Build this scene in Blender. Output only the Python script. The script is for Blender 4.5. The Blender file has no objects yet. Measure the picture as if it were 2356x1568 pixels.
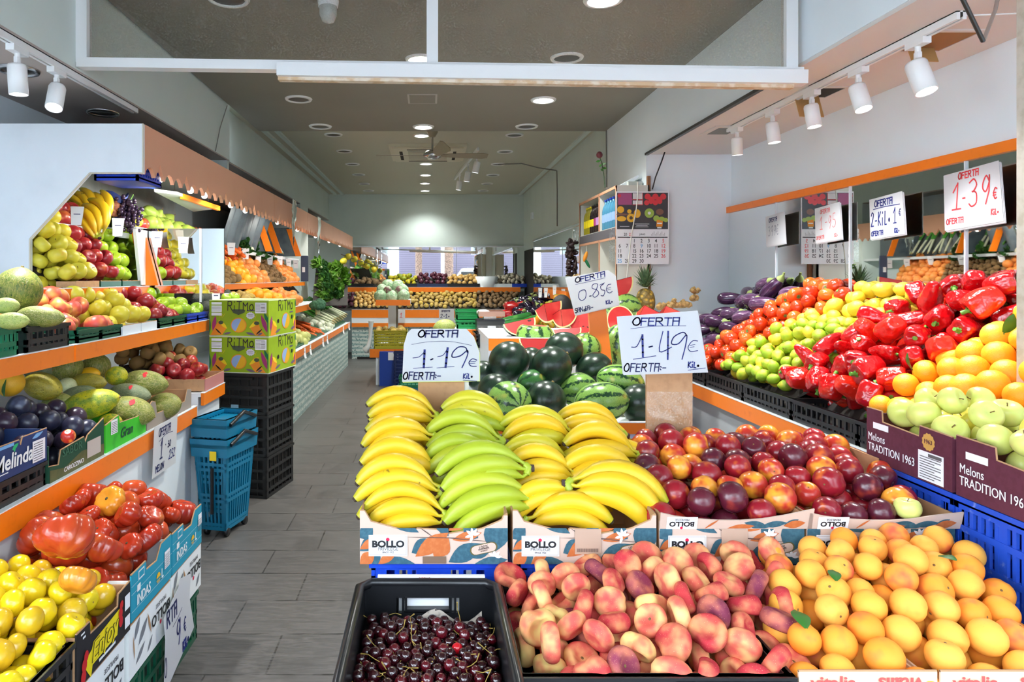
import bpy, math, random
import numpy as np
from mathutils import Vector, Matrix, Euler
PI = math.pi
sc = bpy.context.scene
COL = sc.collection
# ---------------------------------------------------------------- camera, sky, exposure
F, CX, CY, H = 1570.67, 988.0, 640.0, 1.45      # 24 mm lens on a 2356 px wide frame, axis point, eye height
cam_d = bpy.data.cameras.new('camera'); cam = bpy.data.objects.new('camera', cam_d); COL.objects.link(cam)
cam.location = (0, 0, H); cam.rotation_euler = (PI/2, 0, 0)
cam_d.sensor_width = 36; cam_d.lens = 24
cam_d.shift_x = (1178-CX)/2356; cam_d.shift_y = -(784-CY)/2356
cam_d.clip_start = .05; cam_d.clip_end = 200
sc.camera = cam
wd = bpy.data.worlds.new('sky'); sc.world = wd; wd.use_nodes = True
wd.node_tree.nodes['Background'].inputs[0].default_value = (.78, .89, 1, 1)
wd.node_tree.nodes['Background'].inputs[1].default_value = 8.0
sc.view_settings.view_transform = 'Standard'; sc.view_settings.look = 'None'
sc.view_settings.gamma = 1; sc.view_settings.use_curve_mapping = False
sc.view_settings.exposure = 0.66
sc.cycles.max_bounces = 7; sc.cycles.diffuse_bounces = 4; sc.cycles.glossy_bounces = 4
sc.cycles.transparent_max_bounces = 8; sc.cycles.caustics_reflective = False; sc.cycles.caustics_refractive = False
sc.cycles.sample_clamp_indirect = 6; sc.cycles.use_denoising = True
SPOT_W, DOWN_W, CANOPY_W = 46, 80, 8
def lamp(typ, loc, watts, col=(1, 1, 1), name='lamp_light', aim=None, parent=None, **kw):
    d = bpy.data.lights.new(name, typ); d.energy = watts; d.color = col
    for k, v in kw.items(): setattr(d, k, v)
    o = bpy.data.objects.new(name, d); COL.objects.link(o); o.location = loc
    if aim is not None: o.rotation_euler = (Vector(aim)-Vector(loc)).to_track_quat('-Z', 'Y').to_euler()
    if parent: o.parent = parent
    return o
# the open shop front: a portal, it lets the sky's own light in and gives none itself
pt = lamp('AREA', (0, -.7, 1.35), 1, name='shopfront_portal', aim=(0, 5, 1.35), shape='RECTANGLE', size=4.4, size_y=2.6)
pt.data.cycles.is_portal = True
# ---------------------------------------------------------------- helpers
def W(px, py, Y): return Vector(((px-CX)*Y/F, Y, H-(py-CY)*Y/F))
def S(r, g, b):
    f = lambda c: (c/12.92 if c <= .04045 else ((c+.055)/1.055)**2.4)
    return (f(r/255), f(g/255), f(b/255), 1)
class NT:
    def __init__(s, name):
        s.m = bpy.data.materials.new(name); s.m.use_nodes = True
        s.t = s.m.node_tree; s.b = s.t.nodes['Principled BSDF']; s._c = None
    def n(s, typ, ins=None, **pr):
        nd = s.t.nodes.new('ShaderNode'+typ)
        for k, v in pr.items(): setattr(nd, k, v)
        for k, v in (ins or {}).items():
            if hasattr(v, 'is_linked') or hasattr(v, 'node'): s.t.links.new(v, nd.inputs[k])
            else: nd.inputs[k].default_value = v
        return nd
    def set(s, k, v):
        if hasattr(v, 'node'): s.t.links.new(v, s.b.inputs[k])
        else: s.b.inputs[k].default_value = v
    def mix(s, f, a, b, mode='MIX'):
        nd = s.t.nodes.new('ShaderNodeMix'); nd.data_type = 'RGBA'; nd.blend_type = mode
        for i, v in ((0, f), (6, a), (7, b)):
            if hasattr(v, 'node'): s.t.links.new(v, nd.inputs[i])
            else: nd.inputs[i].default_value = v
        return nd.outputs[2]
    def math(s, op, a, b=0., c=None):
        nd = s.t.nodes.new('ShaderNodeMath'); nd.operation = op
        for i, v in enumerate((a, b) if c is None else (a, b, c)):
            if hasattr(v, 'node'): s.t.links.new(v, nd.inputs[i])
            else: nd.inputs[i].default_value = v
        return nd.outputs[0]
    def ramp(s, f, lo, hi):
        return s.n('MapRange', {0: f, 1: lo, 2: hi}, interpolation_type='SMOOTHSTEP').outputs[0]
    def co(s):   # object coordinates shifted by a random amount per object
        if s._c is None:
            tc = s.n('TexCoord'); oi = s.n('ObjectInfo'); s.rnd = oi.outputs['Random']
            m = s.n('VectorMath', {0: (37., 53., 71.)}, operation='SCALE'); s.t.links.new(s.rnd, m.inputs['Scale'])
            s._c = s.n('VectorMath', {0: tc.outputs['Object'], 1: m.outputs[0]}, operation='ADD').outputs[0]
            s.obj = tc.outputs['Object']
        return s._c
    def noise(s, scale, detail=2., rough=.5, vec=None, dist=0.):
        return s.n('TexNoise', {'Vector': vec or s.co(), 'Scale': scale, 'Detail': detail, 'Roughness': rough, 'Distortion': dist}).outputs[0]
    def bump(s, h, strength=.3, dist=.002):
        s.set('Normal', s.n('Bump', {'Strength': strength, 'Distance': dist, 'Height': h}).outputs[0])
MC = {}
def mat(name, col, rough=.5, metal=0., noise=None, bump=None, emit=None, alpha=None, trans=None, coat=0., spec=None):
    """plain procedural material; noise=(scale, other colour, lo, hi), bump=(scale, strength, distance)"""
    if name in MC: return MC[name]
    t = NT(name); MC[name] = t.m
    c = col
    if noise: c = t.mix(t.ramp(t.noise(noise[0], 4.), noise[2], noise[3]), col, noise[1])
    t.set('Base Color', c); t.set('Roughness', rough); t.set('Metallic', metal)
    if bump: t.bump(t.noise(bump[0], 3.), bump[1], bump[2])
    if emit: t.set('Emission Color', emit[0]); t.set('Emission Strength', emit[1])
    if alpha is not None: t.set('Alpha', alpha)
    if trans: t.set('Transmission Weight', trans); t.set('IOR', 1.45)
    if coat: t.set('Coat Weight', coat); t.set('Coat Roughness', .1)
    if spec is not None: t.set('Specular IOR Level', spec)
    return t.m
def fmat(name, c1, c2, c3=None, blush=(10., .5, .7), rough=.4, speck=None, bump=None, coat=0., sss=.0, spec=None):
    """fruit skin: c1..c2 by object, a soft blush of c3 by noise, specks=(scale, colour, lo, hi)"""
    if name in MC: return MC[name]
    t = NT(name); MC[name] = t.m
    t.co()
    c = t.mix(t.rnd, c1, c2)
    if c3: c = t.mix(t.ramp(t.noise(blush[0], 2.), blush[1], blush[2]), c, c3)
    if speck: c = t.mix(t.ramp(t.noise(speck[0], 1.), speck[2], speck[3]), c, speck[1])
    t.set('Base Color', c); t.set('Roughness', rough)
    if bump: t.bump(t.noise(bump[0], 2.), bump[1], bump[2])
    if coat: t.set('Coat Weight', coat); t.set('Coat Roughness', .08)
    if spec is not None: t.set('Specular IOR Level', spec)
    if sss: t.set('Subsurface Weight', sss); t.set('Subsurface Radius', (.02, .01, .005)); t.set('Subsurface Scale', .3)
    return t.m
class MB:
    def __init__(s): s.v, s.f, s.s = [], [], []
    def add(s, vs, fs, smooth=False):
        b = len(s.v); s.v += [tuple(v) for v in vs]; s.f += [tuple(i+b for i in f) for f in fs]; s.s += [smooth]*len(fs); return s
    def box(s, x0, x1, y0, y1, z0, z1, M=None):
        vs = [Vector((x, y, z)) for x in (x0, x1) for y in (y0, y1) for z in (z0, z1)]
        if M is not None: vs = [M @ v for v in vs]
        return s.add(vs, [(0, 1, 3, 2), (4, 6, 7, 5), (0, 4, 5, 1), (2, 3, 7, 6), (0, 2, 6, 4), (1, 5, 7, 3)])
    def prism(s, poly, M, d, smooth=False):
        """2-D polygon in M's xy plane, thickness d along +z (from 0)"""
        n = len(poly)
        vs = [M @ Vector((x, y, 0)) for x, y in poly]+[M @ Vector((x, y, d)) for x, y in poly]
        s.add(vs, [tuple(range(n))[::-1], tuple(range(n, 2*n))])
        return s.add(vs, [(i, (i+1) % n, n+(i+1) % n, n+i) for i in range(n)], smooth)
    def tube(s, pts, r, n=8, close=False, caps=True, smooth=True):
        P = [Vector(p) for p in pts]; m = len(P); rr = r if hasattr(r, '__len__') else [r]*m
        vs, fs, prev = [], [], None
        for i in range(m):
            a, b = (P[(i-1) % m], P[(i+1) % m]) if close else (P[max(i-1, 0)], P[min(i+1, m-1)])
            d = (b-a).normalized()
            if prev is None: prev = d.orthogonal().normalized()
            u = prev-d*prev.dot(d); u = u.normalized() if u.length > 1e-6 else d.orthogonal().normalized(); prev = u
            w = d.cross(u)
            vs += [P[i]+(u*math.cos(2*PI*k/n)+w*math.sin(2*PI*k/n))*rr[i] for k in range(n)]
        for i in range(m if close else m-1):
            j = (i+1) % m
            fs += [(i*n+k, i*n+(k+1) % n, j*n+(k+1) % n, j*n+k) for k in range(n)]
        s.add(vs, fs, smooth)
        if caps and not close: s.add(vs, [tuple(range(n))[::-1], tuple(range((m-1)*n, m*n))])
        return s
    def lathe(s, prof, n=20, M=None, smooth=True):
        M = M or Matrix(); vs, fs, m = [], [], len(prof)
        for r, z in prof: vs += [M @ Vector((r*math.cos(2*PI*k/n), r*math.sin(2*PI*k/n), z)) for k in range(n)]
        for i in range(m-1): fs += [(i*n+k, i*n+(k+1) % n, (i+1)*n+(k+1) % n, (i+1)*n+k) for k in range(n)]
        s.add(vs, fs, smooth)
        if prof[0][0] > 1e-4: s.add(vs[:n], [tuple(range(n))[::-1]])
        if prof[-1][0] > 1e-4: s.add(vs[-n:], [tuple(range(n))])
        return s
    def blob(s, fn, nu=16, nv=11, M=None):
        """closed surface: fn(theta, phi) arrays -> x, y, z; poles at theta 0 and pi"""
        th = np.linspace(0, PI, nv+1); ph = np.linspace(0, 2*PI, nu, endpoint=False)
        T, P = np.meshgrid(th[1:-1], ph, indexing='ij')
        x, y, z = fn(T.ravel(), P.ravel())
        t0 = fn(np.array([1e-3]), np.array([0.])); t1 = fn(np.array([PI-1e-3]), np.array([0.]))
        vs = [Vector(p) for p in zip(x, y, z)]+[Vector((0, 0, float(t0[2][0]))), Vector((0, 0, float(t1[2][0])))]
        if M is not None: vs = [M @ v for v in vs]
        fs, r = [], nv-1
        for i in range(r-1): fs += [(i*nu+k, (i+1)*nu+k, (i+1)*nu+(k+1) % nu, i*nu+(k+1) % nu) for k in range(nu)]
        a, b = r*nu, r*nu+1
        fs += [(a, k, (k+1) % nu) for k in range(nu)]+[(b, (r-1)*nu+(k+1) % nu, (r-1)*nu+k) for k in range(nu)]
        return s.add(vs, fs, True)
    def grid(s, fn, nu, nv, smooth=True):
        vs = [fn(i/nu, j/nv) for j in range(nv+1) for i in range(nu+1)]
        return s.add(vs, [(j*(nu+1)+i, j*(nu+1)+i+1, (j+1)*(nu+1)+i+1, (j+1)*(nu+1)+i) for j in range(nv) for i in range(nu)], smooth)
    def mesh(s, name, m):
        me = bpy.data.meshes.new(name); me.from_pydata(s.v, [], s.f)
        me.polygons.foreach_set('use_smooth', s.s); me.materials.append(m); me.update(); return me
def obj(name, me, parent=None, M=None):
    o = bpy.data.objects.new(name, me); COL.objects.link(o)
    if parent: o.parent = parent
    if M is not None: o.matrix_basis = M
    return o
def tag(o, label, cat, group=None):
    o['label'] = label; o['category'] = cat
    if group: o['group'] = group
    return o
def thing(name, label, cat, loc=(0, 0, 0), group=None, me=None, M=None):
    o = obj(name, me, None, M if M is not None else Matrix.Translation(Vector(loc)))
    return tag(o, label, cat, group)
def struct(name, mb, m):
    o = obj(name, mb.mesh(name, m)); o['kind'] = 'structure'; return o
def part(name, mb, m, parent, label=None, M=None):
    o = obj(name, mb.mesh(name, m), parent, M)
    if label: o['label'] = label
    return o
def at(parent, mb):   # move mesh made in world coordinates into its thing's frame
    L = parent.matrix_basis.inverted(); mb.v = [tuple(L @ Vector(v)) for v in mb.v]; return mb
def wpart(name, mb, m, parent, label=None, top=None):
    return part(name, at(top or parent, mb), m, parent, label)
def frame(o, x, y):
    x, y = Vector(x).normalized(), Vector(y).normalized(); z = x.cross(y)
    return Matrix(((x[0], y[0], z[0], o[0]), (x[1], y[1], z[1], o[1]), (x[2], y[2], z[2], o[2]), (0, 0, 0, 1)))
def TRS(p, rot=(0, 0, 0), s=1.):
    M = Matrix.Translation(Vector(p)) @ Euler(rot).to_matrix().to_4x4()
    return M @ (Matrix.Diagonal((s, s, s, 1)) if not hasattr(s, '__len__') else Matrix.Diagonal((*s, 1)))
def dup(root, M, label=None, group=None):
    r = root.copy(); COL.objects.link(r); r.matrix_basis = M
    if label: r['label'] = label
    if group: r['group'] = group
    for ch in root.children:
        c = ch.copy(); COL.objects.link(c); c.parent = r
        for g in ch.children:
            d = g.copy(); COL.objects.link(d); d.parent = c
    return r
def text_mb(txt, size, bold=0., ext=.0006, align='CENTER', sx=1., shear=0., space=1.):
    c = bpy.data.curves.new('lettering', 'FONT'); c.body = txt; c.size = size; c.align_x = align; c.align_y = 'CENTER'
    c.extrude = ext; c.offset = bold; c.shear = shear; c.resolution_u = 3; c.space_character = space
    o = bpy.data.objects.new('lettering', c); COL.objects.link(o)
    me = bpy.data.meshes.new_from_object(o.evaluated_get(bpy.context.evaluated_depsgraph_get()))
    mb = MB(); mb.add([(v.co.x*sx, v.co.y, v.co.z) for v in me.vertices], [tuple(p.vertices) for p in me.polygons])
    bpy.data.objects.remove(o); bpy.data.curves.remove(c); bpy.data.meshes.remove(me)
    return mb
def move(mb, M): mb.v = [tuple(M @ Vector(v)) for v in mb.v]; return mb
GL = {'O': '~39 17 04 11 30 51 64 58 39', 'F': '09 00/09 59/05 45', 'E': '59 09 00 50/05 45', 'R': '00 09/~09 49 57 45 05/25 60',
 'T': '09 69/39 30', 'A': '00 09 59 50/05 55', 'K': '09 00/59 04 60', 'I': '05 00/08 09', 'L': '09 00 40', '*': '~24 13 22 33 24',
 'S': '~58 39 18 06 25 44 52 30 01', 'N': '00 09 60 69', 'M': '00 09 35 69 60', 'd': '59 50/~54 34 13 11 30 51', '0': '~39 17 04 11 30 51 64 58 39',
 '1': '06 39 30/00 60', '2': '~07 29 58 45 00/00 60', '3': '~08 39 57 35 25/~35 54 51 20 01', '4': '39 03 63/46 40', '5': '59 19 15/~15 45 63 51 20 01',
 '7': '09 59 20', '8': '~35 17 39 57 35 12 30 52 35', '9': '~57 39 17 15 34 57 59/59 54 30', '€': '~58 39 16 13 30 51/05 45/03 43', '.': '02 12',
 '-': '04 44', ':': '03 12/06 15', ' ': '', '~': '~01 24 32 53 64'}
def smooth_pts(P, k=4):
    out, n = [], len(P); cl = P[0] == P[-1]
    for i in range(n-1):
        a, b, c, d = (P[i-1] if i else (P[-2] if cl else P[0])), P[i], P[i+1], (P[i+2] if i+2 < n else (P[1] if cl else P[-1]))
        for q in range(k):
            t = q/k
            out.append(tuple(.5*(2*b[j]+(c[j]-a[j])*t+(2*a[j]-5*b[j]+4*c[j]-d[j])*t*t+(3*b[j]-a[j]-3*c[j]+d[j])*t**3) for j in (0, 1)))
    return out+[P[-1]]
def ribbon(mb, P, th, z=.0008):
    for (x0, y0), (x1, y1) in zip(P, P[1:]):
        d = math.hypot(x1-x0, y1-y0)
        if d < 1e-7: continue
        ux, uy = (x1-x0)/d*th*.35, (y1-y0)/d*th*.35; nx, ny = -(y1-y0)/d*th*.5, (x1-x0)/d*th*.5
        mb.add([(x0-ux+nx, y0-uy+ny, z), (x0-ux-nx, y0-uy-ny, z), (x1+ux-nx, y1+uy-ny, z), (x1+ux+nx, y1+uy+ny, z)], [(0, 1, 2, 3)])
def hand(mb, txt, x, y, h, th, slant=.15, w=.62, rise=0., seed=1):
    """marker-pen lettering from x, y (baseline left) in the xy plane; returns the end x"""
    r = random.Random(seed)
    for ch in txt:
        k = h*(1+r.uniform(-.05, .05)); dy = r.uniform(-.03, .03)*h; ww = 0.
        for st in GL.get(ch, '').split('/'):
            if not st: continue
            P = [(int(c[0])/6., int(c[1])/9.) for c in st.strip('~').split()]
            if st[0] == '~': P = smooth_pts(P)
            ww = max(ww, max(p[0] for p in P))
            ribbon(mb, [(x+p[0]*k*w+p[1]*k*slant, y+dy+p[1]*k) for p in P], th)
        x += (ww*w+.2)*h if ww else .3*h
        y += rise*h
    return x
# ---------------------------------------------------------------- setting
def floor_mat():
    t = NT('grey plank tiles'); t.co()
    mp = t.n('Mapping', {'Vector': t.obj, 'Location': (.0, .074, 0)})
    br = t.n('TexBrick', {'Vector': mp.outputs[0], 'Color1': S(88, 85, 83), 'Color2': S(76, 74, 73), 'Mortar': S(30, 29, 28), 'Scale': 1., 'Mortar Size': .0045,
             'Mortar Smooth': .2, 'Bias': 0., 'Brick Width': .6, 'Row Height': .286}, offset=.37, offset_frequency=2)
    wv = t.noise(9, 5, .6, t.n('Mapping', {'Vector': t.obj, 'Scale': (1, 6, 1)}).outputs[0], 1.2)
    c = t.mix(t.ramp(wv, .35, .75), br.outputs[0], S(102, 98, 96))
    c = t.mix(t.ramp(t.noise(2.2, 5, .6, t.obj), .5, .8), c, S(66, 64, 63))
    t.set('Base Color', c); t.set('Roughness', t.n('MapRange', {0: wv, 3: .28, 4: .5}).outputs[0])
    t.bump(t.math('ADD', t.math('MULTIPLY', br.outputs['Fac'], -1.), t.math('MULTIPLY', wv, .3)), .35, .003)
    return t.m
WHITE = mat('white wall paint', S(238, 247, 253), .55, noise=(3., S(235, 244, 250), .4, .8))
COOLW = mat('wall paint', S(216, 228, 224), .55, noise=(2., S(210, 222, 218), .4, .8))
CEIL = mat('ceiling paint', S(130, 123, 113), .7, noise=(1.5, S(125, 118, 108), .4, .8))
SOFF_SHADED = mat('soffit paint', S(176, 166, 160), .7)  # the left soffit's lack of light is put into this darker tone
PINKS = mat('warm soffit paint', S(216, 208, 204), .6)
ORANGE = mat('orange laminate', S(246, 128, 22), .35, noise=(30., S(228, 112, 18), .55, .9))
PALEW = mat('white laminate', S(234, 241, 247), .4, noise=(4., S(222, 229, 235), .5, .9))
GREYP = mat('grey panel', S(150, 156, 156), .4)
MIRROR = mat('mirror glass', (.86, .9, .88, 1), .015, 1.)
DARK = mat('dark void', S(28, 26, 25), .8)
CHROME = mat('brushed metal', S(190, 190, 190), .25, 1.)
WPLAST = mat('white plastic', S(238, 238, 238), .35)
PAPER = mat('white paper', S(240, 241, 245), .7)
def paper_mat():   # thin sheet, lets some light through
    t = NT('translucent paper'); o = t.t.nodes['Material Output']; d = t.n('BsdfDiffuse', {'Color': S(226, 228, 233)}); l = t.n('BsdfTranslucent', {'Color': S(240, 238, 232)})
    t.t.links.new(t.n('MixShader', {0: .35, 1: d.outputs[0], 2: l.outputs[0]}).outputs[0], o.inputs[0]); return t.m
SHEET = paper_mat()
CARD = mat('brown cardboard', S(196, 152, 112), .8, noise=(40., S(180, 138, 100), .4, .8))
INK = mat('blue marker ink', S(28, 40, 120), .6)
BLK = mat('black ink', S(22, 22, 26), .6)
REDI = mat('red marker ink', S(222, 60, 66), .6)
def glow(name, col, s): return mat(name, col, .4, emit=(col, s))
LIT = glow('lit lamp glass', S(255, 252, 240), 14.)
LITC = glow('lit spot glass', S(240, 248, 255), 18.)
def glass_mat(name, tint, dust, gl=.1):
    t = NT(name); o = t.t.nodes['Material Output']; t.co()
    tr = t.n('BsdfTransparent', {0: tint}); g = t.n('BsdfGlossy', {'Color': (1, 1, 1, 1), 'Roughness': .03}); d = t.n('BsdfDiffuse', {'Color': S(215, 215, 205)})
    fr = t.n('Fresnel', {'IOR': 1.45})
    a = t.n('MixShader', {0: fr.outputs[0], 1: tr.outputs[0], 2: g.outputs[0]})
    b = t.n('MixShader', {0: t.math('MULTIPLY', t.ramp(t.noise(160, 2), .4, .8), dust), 1: a.outputs[0], 2: d.outputs[0]})
    t.t.links.new(b.outputs[0], o.inputs[0]); return t.m
GLASS = glass_mat('dusty pane glass', (.93, .95, .93, 1), .16)
FILM = glass_mat('clear plastic film', (.95, .95, .95, 1), .25)
YE = -.8
struct('floor', MB().box(-3.2, 3.2, YE, 13.6, -.1, 0), floor_mat())
struct('wall_left', MB().box(-2.4, -2.25, .9, 13.5, 0, 3.2), WHITE)
struct('wall_right', MB().box(2.34, 2.5, YE, 5.3, 0, 3.2), WHITE)
b = MB().box(1.68, 2.5, 5.29, 6.5, 0, 3.2); struct('wall_alcove', b, WHITE)
struct('wall_right_rear', MB().box(1.85, 2.0, 6.5, 13.5, 0, 3.2), COOLW)
struct('wall_back', MB().box(-2.4, 2.0, 13.4, 13.55, 0, 3.2), COOLW)
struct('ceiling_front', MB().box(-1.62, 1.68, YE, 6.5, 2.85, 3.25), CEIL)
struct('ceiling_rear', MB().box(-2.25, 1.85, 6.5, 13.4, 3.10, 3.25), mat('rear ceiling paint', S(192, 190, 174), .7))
struct('beam_left', MB().box(-2.25, -1.64, YE, 5.6, 2.42, 3.25), COOLW)
struct('soffit_left', MB().box(-2.25, -1.64, YE, 5.6, 2.41, 2.42), SOFF_SHADED)
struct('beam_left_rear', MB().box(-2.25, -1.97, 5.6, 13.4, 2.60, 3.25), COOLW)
struct('soffit_left_rear', MB().box(-2.25, -1.975, 5.6, 13.4, 2.585, 2.60), SOFF_SHADED)
struct('pillar_left', MB().box(-2.25, -1.965, 10.4, 11.05, 0, 2.6), COOLW)
struct('beam_right', MB().box(1.68, 2.34, YE, 5.29, 2.425, 3.25), WHITE)
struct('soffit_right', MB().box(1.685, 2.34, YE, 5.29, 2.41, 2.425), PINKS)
struct('trim_1', MB().box(1.655, 1.68, 3.2, 5.25, 2.395, 2.412), mat('dark rail', S(60, 60, 58), .4, .6))
for i, x in enumerate((-1.86, -1.72, 1.74)):
    struct('trim_%d' % (i+2), MB().box(x, x+.05, 6.52, 13.38, 3.075, 3.1), COOLW)
struct('trim_5', MB().box(-1.96, -1.645, 5.55, 5.6, 2.29, 2.41), COOLW)
struct('trim_6', MB().box(1.978, 2.03, 2.25, 2.3, 1.05, 2.41), mat('beige post', S(206, 196, 182), .6, noise=(30., S(190, 178, 160), .4, .7)))
struct('baseboard_back', MB().box(-1.3, 1.8, 12.27, 12.3, 0, .04), DARK)
struct('door_1', MB().box(1.835, 1.85, 12.0, 13.2, .2, 1.98), DARK)
# mirrors fixed to the walls
def mirror(name, label, x0, x1, y0, y1, z0, z1, fr=None, seams=()):
    t = thing(name, label, 'mirror', ((x0+x1)/2, (y0+y1)/2, z0))
    wpart('mirror_pane', MB().box(x0, x1, y0, y1, z0, z1), MIRROR, t)
    return t
m = mirror('wall_mirror', 'long mirror across the back wall above the onion shelf', -1.55, 1.85, 13.36, 13.4, 1.2, 2.075)
for x in (-1.05, .52, 1.02): wpart('seam', MB().box(x, x+.008, 13.352, 13.36, 1.2, 2.07), GREYP, m)
wpart('frame_strip', MB().box(-1.55, 1.85, 13.35, 13.36, 2.06, 2.085), PALEW, m)
wpart('frame_strip', MB().box(1.72, 1.85, 13.34, 13.36, 1.2, 2.06), COOLW, m)
m = mirror('wall_mirror', 'mirror on the rear right wall beside the dark doorway', 1.815, 1.85, 7.2, 11.9, 1.15, 2.1)
wpart('frame_strip', MB().box(1.80, 1.815, 7.2, 11.9, 2.09, 2.12), CHROME, m)
m = mirror('wall_mirror', 'mirror along the right wall behind the peppers and oranges', 2.315, 2.34, 2.0, 5.28, 1.2, 1.975)
wpart('orange_rail', MB().box(2.30, 2.34, 2.0, 5.29, 1.955, 2.0), ORANGE, m, 'orange rail along the top edge')
for y in (2.94, 3.75, 4.55): wpart('seam', MB().box(2.308, 2.315, y, y+.008, 1.2, 1.955), PALEW, m)
# glazed transom hanging between the two beams
t = obj('window_1', None); t['kind'] = 'structure'
def bar(mb, a, c, hw, hz):   # bar from a to c with half widths
    a, c = Vector(a), Vector(c); d = (c-a).normalized(); up = Vector((0, 0, 1)) if abs(d.z) < .9 else Vector((1, 0, 0))
    M = frame(a, d, up.cross(d)); return mb.box(0, (c-a).length, -hw, hw, -hz, hz, M)
L, Rr = Vector((-1.635, 3.19, 2.452)), Vector((1.675, 3.08, 2.372))
part('window_frame', bar(MB(), L, Rr, .03, .022), WPLAST, t)
a = L.lerp(Rr, .285); part('rail_cover', bar(MB(), a+Vector((0, -.035, -.028)), Rr+Vector((0, -.035, -.03)), .03, .03), WPLAST, t)
part('wood_strip', bar(MB(), a+Vector((0, -.02, -.064)), Rr+Vector((-.05, -.02, -.066)), .02, .008), mat('raw wood', S(205, 175, 140), .7, noise=(20., S(225, 210, 190), .4, .6)), t)
for f in (.006, .498, .985):
    q = L.lerp(Rr, f); part('window_post', MB().box(q.x-.026, q.x+.026, q.y-.025, q.y+.025, q.z, 2.85), WPLAST, t)
for f0, f1 in ((.015, .49), (.506, .977)):
    p, q = L.lerp(Rr, f0), L.lerp(Rr, f1)
    part('window_pane', MB().add([p, q, (q.x, q.y, 2.849), (p.x, p.y, 2.849)], [(0, 1, 2, 3)]), GLASS, t)
# ---------------------------------------------------------------- ceiling lights
REF = mat('dark lamp reflector', S(70, 66, 62), .3, .7)
def downlight(x, y, z, lit, label, r=.1, grp=None, kind=0):
    t = thing('downlight', label, 'ceiling light', (x, y, z), grp)
    part('ring', MB().lathe([(r*.82, .0), (r*.82, -.012), (r, -.012), (r*1.06, -.002), (r*1.06, .0)], 28), WPLAST if kind == 0 else CHROME, t)
    if lit:
        part('lens', MB().lathe([(r*.84, -.006), (r*.4, -.012), (0, -.013)][::-1], 28), LIT, t, 'lit white lens')
        lamp('SPOT', (x, y, z-.05), DOWN_W*lit, (.97, 1, .95), 'downlight_light', (x, y, 0), spot_size=2.2, spot_blend=.7, shadow_soft_size=.08)
    else:
        part('reflector', MB().lathe([(r*.84, -.004), (r*.6, -.002), (r*.3, -.0015), (0, -.0015)][::-1], 28), REF, t, 'dark unlit reflector')
    return t
zf, zr = 2.85, 3.10
def cl(px, py, z): y = (z-H)*F/(CY-py); return ((px-CX)*y/F, y, z)
for p, s in zip(((1388, -2), (968, 135), (1250, 229), (974, 291)), ('nearest lit downlight, in front of the right glass pane', 'lit downlight just above the white transom rail',
        'lit downlight in the front ceiling right of the aisle', 'lit downlight at the rear edge of the front ceiling')):
    downlight(*cl(*p, zf), .8 if p[0] == 1250 else 1.3, s, .095)
for p, s in zip(((970, 311), (975, 345), (980, 376), (979, 402), (978, 421), (978, 438)), ('first lit downlight of the rear ceiling, beside the fan rod', 'lit downlight hidden behind the fan blade',
        'lit downlight directly below the fan hub', 'second lit downlight below the fan', 'last but one lit downlight before the back wall', 'lit downlight closest to the back wall')):
    downlight(*cl(*p, zr), .6 if p[1] == 438 else 1., s, .095)
nth = ('first', 'second', 'third', 'fourth', 'fifth', 'sixth', 'seventh')
for p, s in zip(((687, 227), (737, 290), (525, -4), (1304, 132), (1212, 290)), ('unlit downlight below the transom, left of the aisle', 'unlit downlight at the left rear edge of the front ceiling',
        'unlit downlight at the top, behind the left glass pane', 'unlit downlight seen just above the rail, right pane', 'unlit downlight at the right rear edge of the front ceiling')):
    downlight(*cl(*p, zf), 0, s, .1)
for i, p in enumerate(((767, 309), (792, 347), (811, 377), (825, 401), (838, 422), (848, 438))):
    downlight(*cl(*p, zr), 0, nth[i]+' unlit downlight of the left row in the rear ceiling', .1, 'unlit downlights of the left rear row')
for i, p in enumerate(((1184, 310), (1162, 348), (1146, 377), (1134, 402), (1121, 422), (1112, 438))):
    downlight(*cl(*p, zr), 0, nth[i]+' unlit downlight of the right row in the rear ceiling', .1, 'unlit downlights of the right rear row')
for x, y, s in ((-1.89, 3.14, 'black rimmed downlight in the left soffit, nearest the street'), (-1.89, 3.95, 'black rimmed downlight in the left soffit above the white panel')):
    downlight(x, y, 2.41, 0, s, .085, None, 1)
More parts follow.
